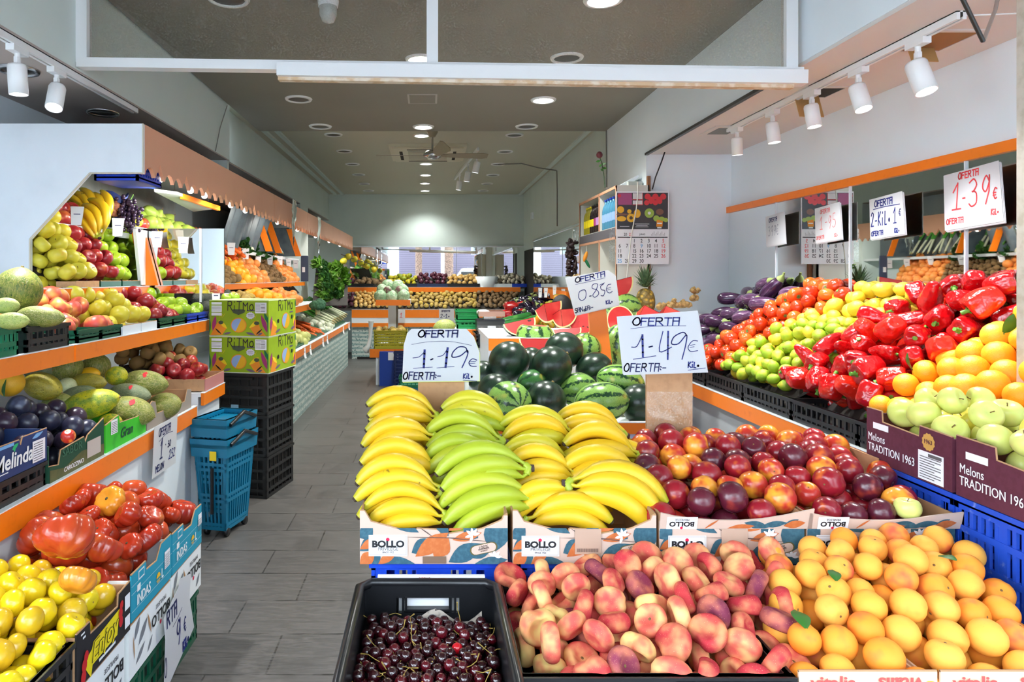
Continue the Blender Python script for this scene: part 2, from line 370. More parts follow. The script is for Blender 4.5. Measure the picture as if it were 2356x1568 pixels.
# track with spots
def track(label, x, y0, y1, z):
    t = thing('lighting_track', label, 'lighting track', (x, (y0+y1)/2, z))
    wpart('rail', MB().box(x-.018, x-.005, y0, y1, z-.03, z).box(x+.005, x+.018, y0, y1, z-.03, z).box(x-.018, x+.018, y0, y1, z-.004, z), WPLAST, t)
    wpart('slot', MB().box(x-.005, x+.005, y0, y1, z-.02, z-.004), DARK, t, 'dark groove')
    return t
def spot(label, x, y, z, aim, lit, s=1., grp='white track spots'):
    t = thing('track_spot', label, 'spot light', (x, y, z), grp)
    part('adapter', MB().box(-.017, .017, -.05, .05, -.055, -.03), WPLAST, t)
    part('stem', MB().tube([(0, 0, -.05), (0, 0, -.11*s)], .011, 10), WPLAST, t)
    d = (Vector(aim)-Vector((x, y, z-.15*s))).normalized()
    M = Matrix.Translation((0, 0, -.13*s)) @ d.to_track_quat('Z', 'Y').to_matrix().to_4x4()
    r, l = .036*s, .12*s
    c = part('can', MB().lathe([(0, -.03), (r*.9, -.03), (r, -.02), (r, l-.03), (r*.92, l-.03), (r*.9, l-.045), (0, l-.045)], 24), WPLAST, t, None, M)
    part('bracket', MB().box(-.008, .008, -.012, .012, -.05*s, .03*s), WPLAST, t, None, Matrix.Translation((0, .0, -.10*s)))
    part('lens', MB().lathe([(0, l-.040), (r*.88, l-.042)], 24), LITC if lit else REF, t, 'glowing lens' if lit else 'dark lens', M)
    if lit:
        p = Vector((x, y, z-.13*s))+d*(l-.02)
        lamp('SPOT', p, SPOT_W*lit, (.97, .985, 1), 'spot_light', p+d, spot_size=1.55, spot_blend=.9, shadow_soft_size=.035)
track('white lighting track under the right soffit', 1.91, 2.45, 4.35, 2.41)
for y, aim, lit, s, w in ((2.67, (2.06, 2.3, 1.1), .9, 1.1, 'by the square ceiling hole'), (3.04, (2.02, 2.6, .9), 1., 1., 'second from the street on the right track'),
        (3.41, (2.04, 3.25, .9), .9, .95, 'in front of the cardboard ceiling flap'), (3.80, (2.04, 3.7, .9), .9, .95, 'fourth on the right track'), (4.24, (2.0, 4.3, .9), .9, .9, 'at the far end of the right track')):
    spot('white cylinder spot '+w, 1.91, y, 2.41, aim, lit, s)
track('white lighting track along the left beam', -1.66, 1.6, 3.85, 2.41)
spot('white cylinder spot at the top left, above the dark downlight', -1.66, 2.75, 2.41, (-1.6, 2.8, .7), .9, 1., 'white track spots on the left')
spot('white cylinder spot with glowing lens on the left track', -1.66, 3.04, 2.41, (-1.5, 2.3, .7), 1.2, 1., 'white track spots on the left')
# rear ceiling track crossing behind the fan
a, c = W(1100, 335, 8.6), W(1042, 408, 8.9)
t = thing('lighting_track', 'short track of spots hanging behind the fan', 'lighting track', a)
wpart('rail', bar(MB(), (a.x, a.y, 3.08), (a.x-.2, 11.2, 3.08), .015, .02), WPLAST, t)
for i, f in enumerate((.0, .35, .75)):
    spot('white spot behind the fan blade, '+('nearest the fan', 'middle of its track', 'farthest along its track')[i], a.x-.2*f, 8.8+2.3*f, 3.08, (.2, 8.9+2.3*f, 1), .6, 1.2, 'spots on the rear track')
# ceiling fan
fx, fy = W(995, 357, 7.6).x, 7.6
t = thing('ceiling_fan', 'three bladed ceiling fan hanging over the aisle', 'fan', (fx, fy, 3.10))
FANM = mat('fan enamel', S(150, 138, 116), .35)
part('canopy', MB().lathe([(0, -.08), (.03, -.08), (.06, -.03), (.065, 0)], 20), FANM, t)
part('rod', MB().tube([(0, 0, -.05), (0, 0, -.24)], .012), CHROME, t)
part('motor', MB().lathe([(0, -.33), (.05, -.325), (.1, -.30), (.105, -.27), (.07, -.235), (.02, -.225)], 24), CHROME, t, 'shiny motor housing')
for a, pitch in ((178, -10), (4, -12), (283, -40)):
    M = Euler((0, 0, math.radians(a))).to_matrix().to_4x4() @ Matrix.Translation((0, 0, -.285)) @ Euler((math.radians(pitch), 0, 0)).to_matrix().to_4x4() @ Matrix.Translation((0, 0, .285))
    bl = MB().prism([(.08, -.02), (.2, -.05), (.56, -.075), (.62, -.05), (.62, .05), (.56, .075), (.2, .05), (.08, .02)], Matrix.Translation((0, 0, -.285)), .008)
    part('blade', bl, FANM, t, None, M)
# cassette air conditioner
y0 = 8.35; t = thing('air_conditioner', 'square cassette air conditioner in the rear ceiling', 'air conditioner', (-.02, 8.9, 3.1))
part('panel', MB().box(-.48, .48, -.55, .5, -.04, 0).box(-.44, .44, -.51, .46, -.055, -.04), mat('aged plastic', S(206, 200, 178), .4), t)
g = MB().box(-.25, .25, -.3, .3, -.058, -.055); part('grille', g, mat('grey grille', S(110, 112, 108), .5), t)
g = MB()
for i in range(14): g.box(-.25, .25, -.28+i*.042, -.265+i*.042, -.064, -.058)
part('louvre', g, mat('aged plastic', S(206, 200, 178), .4), t)
for p in ((-.36, -.32, -.3, .3), (.32, .36, -.3, .3), (-.26, .26, -.44, -.41), (-.26, .26, .38, .41)): part('air_slot', MB().box(p[0], p[1], p[2], p[3], -.059, -.055), DARK, t)
# small ceiling things
t = thing('access_panel', 'faint square access panel in the front ceiling', 'panel', cl(972, 227, zf))
part('plate', MB().box(-.1, .1, -.12, .12, -.006, 0), CEIL, t); part('edge', MB().box(-.115, .115, -.135, .135, -.004, 0), SOFF_SHADED, t)
p = cl(755, 2, zf); t = thing('security_camera', 'white dome camera under the front ceiling, top of the view', 'camera', p)
part('base', MB().lathe([(0, -.03), (.05, -.03), (.055, 0)], 20), WPLAST, t); part('dome', MB().lathe([(0, -.115), (.03, -.105), (.045, -.07), (.045, -.03)], 20), mat('frosted dome', S(190, 188, 182), .2), t)
HOLE = mat('plenum board', S(150, 105, 60), .8)
def ceiling_hole(label, x, y, sx, sy, flap):
    t = thing('ceiling_hatch', label, 'ceiling hatch', (x, y, 2.41))
    part('opening', MB().box(-sx, sx, -sy, sy, -.003, 0), DARK if flap != 2 else HOLE, t)
    fr = MB()
    for q in ((-sx-.02, -sx, -sy-.02, sy+.02), (sx, sx+.02, -sy-.02, sy+.02), (-sx, sx, -sy-.02, -sy), (-sx, sx, sy, sy+.02)): fr.box(*q, -.006, 0)
    part('rim', fr, PINKS, t)
    if flap:
        part('flap', MB().box(-sx, sx*.5, 0, .004, -.13 if flap == 1 else -.07, 0, Matrix.Translation((0, sy*.7, 0)) @ Euler((-.35, 0, .1)).to_matrix().to_4x4()), mat('brown board', S(190, 148, 92), .8), t, 'brown board hanging down')
ceiling_hole('square ceiling hole with bare board above the largest spot', 2.06, 2.76, .08, .11, 2)
ceiling_hole('ceiling hole with a brown cardboard flap hanging down', 2.0, 3.52, .09, .09, 1)
t = thing('ceiling_vent', 'small square grille at the far end of the right soffit', 'vent', (1.9, 4.42, 2.41))
part('frame', MB().box(-.1, .1, -.13, .13, -.008, 0), PINKS, t); part('grille', MB().box(-.065, .065, -.09, .09, -.01, -.008), mat('grey grille', S(110, 112, 108), .5), t)
t = thing('hanging_bracket', 'bent dark metal rod hanging from the right soffit', 'bracket', (2.05, 2.2, 2.41))
q = [W(2210, -12, 2.15), W(2262, 95, 2.2), W(2290, 22, 2.25), W(2300, -25, 2.25)]
wpart('rod', MB().tube(q[:2], .007), mat('dark steel', S(80, 78, 76), .35, .8), t); wpart('hook', MB().tube(q[1:], .006), CHROME, t)
def wire(label, pts, r=.004, m=None, name='cable'):
    o = thing(name, label, 'cable', pts[len(pts)//2]); mb = at(o, MB().tube(pts, r, 6)); o2 = mb.mesh(name, m or mat('grey cable', S(120, 118, 112), .6))
    o2_ = part('strand', mb, m or mat('grey cable', S(120, 118, 112), .6), o); return o
wire('thin white wire looping from the track end to the bracket', [(1.91, 2.47, 2.40), (1.98, 2.38, 2.37), (2.06, 2.26, 2.33), (2.1, 2.22, 2.37), (2.12, 2.2, 2.41)], .003, WPLAST)
wire('cable sagging along the rear ceiling to the right wall', [W(1146, 378, 9.7), W(1200, 376, 9.6), W(1240, 386, 9.3), W(1280, 392, 9.2)], .008)
wire('vertical cable on the rear right wall', [W(1281, 392, 9.15), W(1282, 440, 9.15), W(1282, 520, 9.15)], .008)
wire('cable down the wall edge beside the red flower', [W(1395, 300, 6.45), W(1396, 430, 6.45)], .006)
wire('black cable hanging from the soffit end to the shelf top', [W(1532, 342, 5.2), W(1522, 372, 5.2), W(1508, 408, 5.2), W(1501, 435, 5.2)], .005, BLK)
wire('string running diagonally down the left beam', [(-1.63, 5.5, 2.84), (-1.625, 5.3, 2.62), (-1.63, 5.2, 2.42)], .004)
# ---------------------------------------------------------------- street behind the shopper, seen only in the mirrors
struct('pavement', MB().box(-14, 14, -14, YE, -.12, -.02), mat('pavement', S(150, 152, 154), .8))
STW = mat('street wall', S(216, 218, 222), .8)
struct('street_wall', MB().box(-14, 14, -9.4, -9, 0, 6), STW)
def slats(name, c, n):
    t = NT(name); t.co(); w = t.n('TexWave', {'Vector': t.obj, 'Scale': n}, bands_direction='Z').outputs[1]
    t.set('Base Color', t.mix(w, c, tuple(x*.55 for x in c[:3])+(1,))); t.set('Roughness', .5); return t.m
for i, (x0, x1, s) in enumerate(((-4.2, -2.2, 'purple grey roller shutter across the street, reflected left'), (-1.6, .6, 'purple grey roller shutter across the street, reflected middle'), (1.2, 3.4, 'purple grey roller shutter across the street, reflected right'))):
    t = thing('roller_shutter', s, 'shutter', ((x0+x1)/2, -8.95, 0)); wpart('curtain', MB().box(x0, x1, -9, -8.95, .1, 3.2), slats('shutter slats', S(84, 74, 92), 3.2), t)
    wpart('housing', MB().box(x0-.05, x1+.05, -9, -8.85, 3.2, 3.5), GREYP, t)
for x, s in ((-.5, 'palm trunk on the pavement reflected in the back mirror, slimmer one'), (.9, 'palm trunk on the pavement reflected in the back mirror, thicker one')):
    r = .2 if x > 0 else .15
    t = thing('palm_tree', s, 'palm tree', (x, -5, -.02))
    pr = [(r*(1.25-.05*min(i, 5)+(.09 if i % 2 else 0)), i*.12) for i in range(34)]
    part('trunk', MB().lathe(pr, 14, smooth=False), mat('palm bark', S(118, 92, 78), .9, noise=(25., S(70, 54, 46), .4, .6)), t)
    fr = MB()
    for k in range(14):
        a = k*2*PI/14; q = [(math.cos(a)*d, math.sin(a)*d, 4.05+.5*math.sin(d*1.3)) for d in (0, .5, 1., 1.5, 2., 2.4)]
        fr.tube(q, [.05, .1, .12, .1, .06, .01], 4)
    part('crown', fr, mat('palm frond', S(80, 110, 60), .6), t)
t = thing('parked_van', 'white parked van reflected in the back mirror', 'van', (2.6, -6.5, -.02))
part('body', MB().prism([(-1.9, .35), (-1.9, 1.1), (-1.5, 1.25), (-1.0, 1.95), (1.8, 2.0), (1.95, 1.2), (1.95, .35)], frame((0, .8, 0), (1, 0, 0), (0, 0, 1)), 1.6), mat('white car paint', S(235, 235, 235), .2), t)
part('side_window', MB().box(-1.1, 1.6, .8, .81, 1.25, 1.8), DARK, t)
for x in (-1.2, 1.2): part('wheel', MB().lathe([(0, 0), (.32, 0), (.32, .2), (0, .2)], 20, frame((x, .7, .32), (1, 0, 0), (0, 0, 1))), BLK, t)
# ---------------------------------------------------------------- shelving
def ML(x, y, z): return frame((x, y, z), (0, 1, 0), (-1, 0, 0))     # front faces the aisle from the left side
def MR(x, y, z): return frame((x, y, z), (0, -1, 0), (1, 0, 0))     # front faces the aisle from the right side
def MF(x, y, z): return frame((x, y, z), (1, 0, 0), (0, 1, 0))      # front faces the street
def FACE(M, e=.0008): return M @ frame((0, -e, 0), (1, 0, 0), (0, 0, 1))
def shelf(label, M, w, d, z, th, panel=None, legs=True, trim=ORANGE, lip=.0, name='display_shelf'):
    """counter or shelf: M's x runs along the front edge, y goes back; M sits on the floor"""
    t = thing(name, label, 'shelf', M=M @ Matrix.Translation((0, 0, z)))
    part('shelf_board', MB().box(0, w, .012, d, -.022, 0), PALEW, t)
    part('front_trim', MB().box(0, w, -.006, .012, -th, lip), trim, t, 'orange front edge')
    part('edge_strip', MB().box(0, w, -.008, .016, lip, lip+.004), PALEW, t)
    if panel: part('front_panel', MB().box(0, w, .03, .045, -z, -.022), panel, t)
    if legs:
        for x in (0, w-.02): part('side_panel', MB().box(x, x+.02, .045, d, -z, -.022), PALEW, t)
    return t
def oilcloth():
    t = NT('patterned oilcloth'); t.co()
    s = t.n('Mapping', {'Vector': t.obj, 'Scale': (1, 1, 7)}).outputs[0]
    w = t.n('TexWave', {'Vector': t.obj, 'Scale': 4.5, 'Distortion': 1.2, 'Detail': 2.}, bands_direction='Z').outputs[1]
    v = t.n('TexVoronoi', {'Vector': t.obj, 'Scale': 26.}).outputs[0]
    c = t.mix(t.ramp(w, .3, .7), S(150, 176, 172), S(206, 214, 206))
    c = t.mix(t.ramp(v, .45, .2), c, S(112, 142, 142))
    t.set('Base Color', c); t.set('Roughness', .35); return t.m
CLOTH = oilcloth()
shelf('lower left melon counter with orange edge and white front', ML(-1.33, .95, 0), 2.94, .92, .723, .085, PALEW)
shelf('short orange edged shelf carrying kiwis beside the green boxes', ML(-1.30, 3.92, 0), .4, .95, .79, .07, PALEW)
shelf('upper left shelf section under the striped melons', ML(-1.5, 1.6, 0), 1.27, .75, 1.168, .07, None, False)
shelf('upper left shelf section under the apple baskets', ML(-1.5, 2.885, 0), 1.77, .75, 1.168, .07, None, False)
shelf('top left shelf under the tilted apple trays', ML(-1.76, 3.0, 0), 1.28, .49, 1.40, .05, None, False)
shelf('top back ledge carrying bananas and grapes on the left', ML(-1.97, 3.4, 0), .93, .28, 1.74, .03, None, False, PALEW)
shelf('top back ledge carrying pears behind the mirrored partition', ML(-1.87, 4.345, 0), 1.35, .38, 1.775, .03, None, False, PALEW)
shelf('long far left counter with patterned oilcloth front', ML(-1.33, 5.2, 0), 6.2, .92, .72, .075, CLOTH)
shelf('middle far left shelf under avocados and oranges', ML(-1.5, 4.95, 0), 4.6, .75, 1.13, .07, None, False)
shelf('top far left shelf under kiwis and grapefruit', ML(-1.76, 4.62, 0), 5.0, .49, 1.40, .05, None, False)
shelf('upper ledge under carrots and leeks on the far left', ML(-1.99, 5.75, 0), 5.0, .26, 1.74, .03, None, False, PALEW)
shelf('lower back counter with orange edge under the potatoes', MF(-1.4, 12.3, 0), 3.2, 1.05, .886, .145, CLOTH)
shelf('upper back shelf with orange edge under onions and garlic', MF(-1.75, 12.75, 0), 3.45, .6, 1.285, .09, None, False)
o = bpy.data.objects['display_shelf.011']
part('white_band', MB().box(0, 3.2, -.002, .02, -.24, -.145), PALEW, o); part('lower_trim', MB().box(0, 3.2, -.01, .02, -.31, -.24), ORANGE, o)
shelf('long right counter with orange edge below the black crates', MR(1.76, 5.28, 0), 3.2, .575, .752, .085, mat('grey front', S(176, 180, 184), .5))
shelf('watermelon stand with orange front edge in the centre', MF(.12, 3.1, 0), 1.05, 1.1, .757, .012, PALEW, lip=.038)
shelf('raised stand with orange edge carrying cut watermelon', MF(.37, 4.26, 0), 1.2, .9, 1.075, .075, PALEW)
shelf('far right shelf with orange edge and clipped price tags', MR(1.42, 9.9, 0), 3.2, .42, .98, .06, PALEW)
# left canopy with scalloped header board
t = thing('display_canopy', 'white end panel and salmon header board over the left shelves', 'canopy', (-1.41, 3.36, 1.96))
q = [(-70, 284), (328, 284), (328, 398), (206, 398), (68, 550), (68, 662), (-70, 662)]
pv = [W(a, c, 3.36) for a, c in q]
wpart('end_panel', MB().prism([(v.x, v.z) for v in pv], frame((0, 3.385, 0), (1, 0, 0), (0, 0, 1)), .025), PALEW, t, 'white end panel with slanted cut-out')
ed = MB()
for a, c in zip(pv[1:6], pv[2:6]): ed.tube([a+Vector((.002, -.001, 0)), c+Vector((.002, -.001, 0))], .004, 6)
wpart('edge_strip', ed, mat('cream edge', S(214, 206, 186), .5), t)
SALM = mat('salmon header paint', S(240, 178, 146), .45, noise=(2., S(234, 170, 138), .4, .8))
for y0, y1 in ((3.385, 6.2), (6.21, 7.9), (7.91, 12.55)):
    n = max(2, int((y1-y0)/.125)); P = [(y0, 2.212), (y0, 1.965)]
    for i in range(n):
        a, w = y0+(y1-y0)*i/n, (y1-y0)/n
        P += [(a+w*f, 1.965+.045*math.sin(PI*f)**.7+(.035 if i % 3 == 1 and .4 < f < .6 else 0)) for f in (.12, .3, .5, .7, .88)]+[(a+w, 1.965)]
    P += [(y1, 2.212)]
    wpart('header_board', MB().prism(P, frame((-1.43, 0, 0), (0, 1, 0), (0, 0, 1)), .02), SALM, t)
wpart('roof_panel', MB().box(-2.25, -1.43, 3.385, 12.5, 2.195, 2.21), mat('dim grey roof', S(112, 118, 120), .6), t)
wpart('back_panel', MB().box(-2.25, -2.235, 3.39, 6.0, 1.74, 2.19), mat('grey brushed panel', S(128, 134, 132), .35, .5, noise=(6., S(108, 114, 114), .35, .7)), t, 'dull grey back panel')
wpart('back_panel', MB().box(-2.25, -2.235, 6.0, 12.5, 1.76, 2.19), mat('grey back board', S(96, 104, 108), .5), t, 'dark back panel')
GLOB = glow('warm bulb glass', S(255, 250, 235), 7.)
for i, y in enumerate((3.72, 4.2, 4.46, 5.05, 5.45, 6.6, 7.6, 8.8, 10., 11.2)):  # the nearest bulb is added to brighten the top apple trays
    t = thing('light_bulb', nth[i % 7]+(' bulb' if i < 7 else ' far bulb')+' behind the scalloped salmon header', 'light bulb', (-1.47, y, 2.01), 'bulbs behind the header board')
    part('globe', MB().blob(lambda T, P: (.02*np.sin(T)*np.cos(P), .02*np.sin(T)*np.sin(P), -.02+.02*np.cos(T)), 12, 8), GLOB, t)
    part('socket', MB().tube([(0, 0, .0), (0, 0, .184)], .014), WPLAST, t)
    lamp('SPOT', (-1.48, y, 1.945), CANOPY_W, (1, .96, .88), 'bulb_light', (-2.0, y+.1, 1.5), spot_size=2.7, spot_blend=.3, shadow_soft_size=.03)
# partitions of the left shelves
t = thing('shelf_partition', 'orange edged partition with mirror, at the end of the apple trays', 'partition', (-1.78, 4.3, 1.4))
wpart('mirror_pane', MB().box(-2.24, -1.30, 4.32, 4.335, 1.355, 1.765), MIRROR, t, 'mirrored face')
wpart('frame_strip', MB().box(-1.452, -1.44, 4.31, 4.32, 1.30, 1.765), PALEW, t)
wpart('side_board', MB().prism([(4.22, 1.41), (4.31, 1.41), (4.31, 1.75), (4.14, 1.75)], frame((-1.80, 0, 0), (0, 1, 0), (0, 0, 1)), .02), PALEW, t)
wpart('orange_edge', MB().prism([(-1.80, 1.405), (-1.70, 1.405), (-1.79, 1.745), (-1.87, 1.745)], frame((0, 4.31, 0), (1, 0, 0), (0, 0, 1)), .03), ORANGE, t, 'leaning orange edge board')
DKG = mat('slate partition', S(88, 102, 110), .5, noise=(8., S(70, 82, 92), .4, .7))
t = thing('curtain_panel', 'pleated grey green panel hanging under the header board', 'panel', (-2.0, 7.0, 1.75))
wpart('sheet', MB().grid(lambda u, v: (-2.0+.03*math.sin(u*40)+.12*v, 6.5+1.5*u, 1.76+.38*v), 40, 4), DKG, t)
for i, (y, s) in enumerate(((7.85, 'first leaning orange edged divider past the grey panel'), (8.35, 'second leaning orange edged divider past the grey panel'), (9.6, 'third leaning orange edged divider, beside the hanging film'))):
    t = thing('shelf_partition', s, 'partition', (-2.0, y, 1.76), 'leaning dividers')
    wpart('board', MB().prism([(-2.24, 1.76), (-1.86, 1.76), (-1.98, 2.16), (-2.24, 2.16)], frame((0, y+.02, 0), (1, 0, 0), (0, 0, 1)), .02), DKG, t)
    wpart('orange_edge', MB().prism([(-1.88, 1.76), (-1.80, 1.76), (-1.93, 2.14), (-2.01, 2.14)], frame((0, y-.0, 0), (1, 0, 0), (0, 0, 1)), .012), ORANGE, t)
t = thing('shelf_partition', 'dark blue divider with a small white note on the far left', 'partition', (-1.85, 10.0, 1.4))
a, c = W(692, 588, 9.6), W(709, 647, 9.6)
wpart('board', MB().box(a.x, c.x, 9.6, 9.62, c.z, a.z), mat('navy board', S(52, 66, 92), .5), t); wpart('note', MB().box(a.x+.02, a.x+.06, 9.595, 9.6, c.z+.13, c.z+.2), PAPER, t, 'white note')
for i, (px, Y) in enumerate(((637, 7.0), (710, 8.6))):
    a = W(px, 460 if i == 0 else 500, Y); t = thing('plastic_film', ('crumpled clear film hanging at the first header joint', 'crumpled clear film hanging at the second header joint')[i], 'plastic film', (-1.40, Y, a.z))
    rr = random.Random(i)
    wpart('sheet', MB().grid(lambda u, v: (-1.395+.02*rr.random(), a.y-.12+.24*u*(1-.5*v), a.z-(.42-.08*math.sin(u*9))*v), 5, 8), FILM, t)
t = thing('hanging_shelf', 'grey underside shelf with orange edge behind the scallops', 'shelf', (-1.9, 4.5, 2.0))
q = [W(355, 432, 4.3), W(455, 488, 4.3), W(530, 478, 5.1), W(470, 452, 5.1)]
q = [(-1.75, 4.34, 2.0), (-1.95, 5.64, 2.0), (-1.68, 5.4, 2.0), (-1.66, 4.5, 2.0)]
wpart('board', MB().add(q+[(a, c, z+.02) for a, c, z in q], [(0, 1, 2, 3), (7, 6, 5, 4), (0, 4, 5, 1), (1, 5, 6, 2), (2, 6, 7, 3), (3, 7, 4, 0)]), GREYP, t)
wpart('orange_edge', MB().box(-1.68, -1.655, 4.6, 5.4, 1.985, 2.02), ORANGE, t)
for y in (4.6, 5.3): wpart('hanger', MB().box(-1.72, -1.715, y, y+.005, 2.02, 2.196), CHROME, t)
# ---------------------------------------------------------------- crates and cartons
def lattice(mb, O, U, V, N, us, vs, w, h, t, solid=()):
    """wall of bars in the plane O + uU + vV, thickness t along N"""
    M = Matrix(((U[0], V[0], N[0], O[0]), (U[1], V[1], N[1], O[1]), (U[2], V[2], N[2], O[2]), (0, 0, 0, 1)))
    for a, c in vs: mb.box(0, w, a, c, 0, t, M)
    for a, c in us: mb.box(a, c, 0, h, t*.15, t*.85, M)
    for a, c, e, f in solid: mb.box(a, c, e, f, t*.2, t*.8, M)
def crate(label, M, w, d, h, m, cat='crate', name='plastic_crate', pitch=.05, bars=(.0, .3, .62, 1.), bw=.018, group=None, bottom=True, solid=None, rw=.012, t=.012):
    c = thing(name, label, cat, M=M, group=group)
    for k, (O, U, N, L) in enumerate((((0, 0, 0), (1, 0, 0), (0, 1, 0), w), ((w, d, 0), (-1, 0, 0), (0, -1, 0), w), ((0, d, 0), (0, -1, 0), (1, 0, 0), d), ((w, 0, 0), (0, 1, 0), (-1, 0, 0), d))):
        mb = MB(); n = max(2, round(L/pitch))
        us = [(0, .03), (L-.03, L)]+[(L*i/n-bw*.3, L*i/n+bw*.3) for i in range(1, n)]
        vs = [(max(0, f*h-(.018 if 0 < f < 1 else .022)), min(h, f*h+.0) if f else .02) for f in bars]
        lattice(mb, O, U, (0, 0, 1), N, us, vs, L, h, t, solid(L, h) if solid else ())
        part('crate_wall', mb, m, c)
    part('rim', MB().box(-.006, w+.006, -.006, .014, h-.014, h).box(-.006, w+.006, d-.014, d+.006, h-.014, h).box(-.006, .014, 0, d, h-.014, h).box(w-.014, w+.006, 0, d, h-.014, h), m, c)
    if bottom: part('crate_floor', MB().box(.01, w-.01, .01, d-.01, .0, .012), m, c)
    return c
BLACKP = mat('black crate plastic', S(30, 30, 31), .4, noise=(30., S(62, 56, 50), .55, .85))
BLACKN = mat('clean black plastic', S(24, 25, 28), .3)
BLUEP = mat('blue crate plastic', S(18, 62, 190), .4, noise=(14., S(30, 78, 200), .4, .8))
BLUED = mat('dusty blue crate plastic', S(30, 78, 196), .5, noise=(40., S(130, 150, 215), .62, .8))
GREENP = mat('green crate plastic', S(10, 110, 74), .4)
GREEND = mat('dark green crate plastic', S(12, 82, 58), .4)
YELP = mat('olive yellow crate plastic', S(178, 168, 30), .45)
TEAL = mat('teal basket plastic', S(8, 118, 156), .35)
def clip(poly, w, h):
    for ax, lim, sg in ((0, 0, 1), (0, w, -1), (1, 0, 1), (1, h, -1)):
        out = []
        for p, q in zip(poly, poly[1:]+poly[:1]):
            a, c = (p[ax]-lim)*sg, (q[ax]-lim)*sg
            if a >= 0: out.append(p)
            if a*c < 0: f = a/(a-c); out.append((p[0]+(q[0]-p[0])*f, p[1]+(q[1]-p[1])*f))
        poly = out
        if len(poly) < 3: return None
    return poly
def lens(x0, y0, x1, y1, wd, n=7):
    d = math.hypot(x1-x0, y1-y0); nx, ny = -(y1-y0)/d, (x1-x0)/d
    up = [(x0+(x1-x0)*i/n+nx*wd*math.sin(PI*i/n), y0+(y1-y0)*i/n+ny*wd*math.sin(PI*i/n)) for i in range(n+1)]
    return up+[(x0+(x1-x0)*i/n-nx*wd*math.sin(PI*i/n), y0+(y1-y0)*i/n-ny*wd*math.sin(PI*i/n)) for i in range(n-1, 0, -1)]
def disc(x, y, r, n=16, ry=None): return [(x+r*math.cos(2*PI*i/n), y+(ry or r)*math.sin(2*PI*i/n)) for i in range(n)]
def rect(x0, y0, x1, y1): return [(x0, y0), (x1, y0), (x1, y1), (x0, y1)]
def decal(name, polys, m, parent, FM, lift=.0, wh=None, label=None):
    mb = MB()
    for ip, p in enumerate(polys):
        if wh: p = clip(p, *wh)
        if not p: continue
        a = sum(p[i][0]*p[(i+1) % len(p)][1]-p[(i+1) % len(p)][0]*p[i][1] for i in range(len(p)))
        if a < 0: p = p[::-1]
        mb.add([FM @ Vector((x, y, .0004+lift+ip*1.5e-5)) for x, y in p], [tuple(range(len(p)))])
    return part(name, mb, m, parent, label)
def letters(txt, x, y, size, m, parent, FM, lift=.0012, name='lettering', **kw):
    return part(name, move(text_mb(txt, size, ext=.0003, **kw), FM @ Matrix.Translation((x, y, lift+.0009))), m, parent)
KRAFT = mat('raw corrugated edge', S(176, 136, 98), .85)
def carton(label, M, w, d, h, m, prof=None, name='cardboard_box', cat='box', t=.005, side=None, group=None, inner=None, sh=None):
    """open fruit carton; prof is the front wall's top outline from x=0 to x=w"""
    c = thing(name, label, cat, M=M, group=group)
    P = [(0, 0), (w, 0)]+[(x, z) for x, z in (prof or [(0, h), (w, h)])][::-1]
    part('front_panel', MB().prism(P, M.inverted() @ (M @ frame((0, t, 0), (1, 0, 0), (0, 0, 1))), t), m, c)
    s = sh or h
    part('back_panel', MB().box(0, w, d-t, d, 0, s), side or m, c)
    for x in (0, w-t): part('side_panel', MB().box(x, x+t, t, d-t, 0, s), side or m, c)
    part('bottom_panel', MB().box(t, w-t, t, d-t, 0, t), KRAFT, c)
    tp = [(x, z) for x, z in (prof or [(0, h), (w, h)])]
    e = MB()
    for (x0, z0), (x1, z1) in zip(tp, tp[1:]): e.tube([(x0, t/2, z0), (x1, t/2, z1)], t*.55, 5, smooth=False)
    part('torn_edge', e, KRAFT, c, 'brown corrugated edge')
    return c
CREAM = mat('cream printed card', S(206, 180, 164), .75); LTEAL = mat('teal leaf print', S(44, 86, 102), .75, noise=(90., S(60, 102, 118), .4, .7)); LORG = mat('orange leaf print', S(190, 100, 46), .75, noise=(80., S(198, 112, 60), .4, .7))
STEMP = mat('brown line print', S(84, 64, 60), .75); RDOT = mat('crimson dot print', S(214, 22, 70), .6); PGREY = mat('grey print', S(96, 94, 96), .7); OLIVE = mat('olive print', S(96, 86, 40), .7)
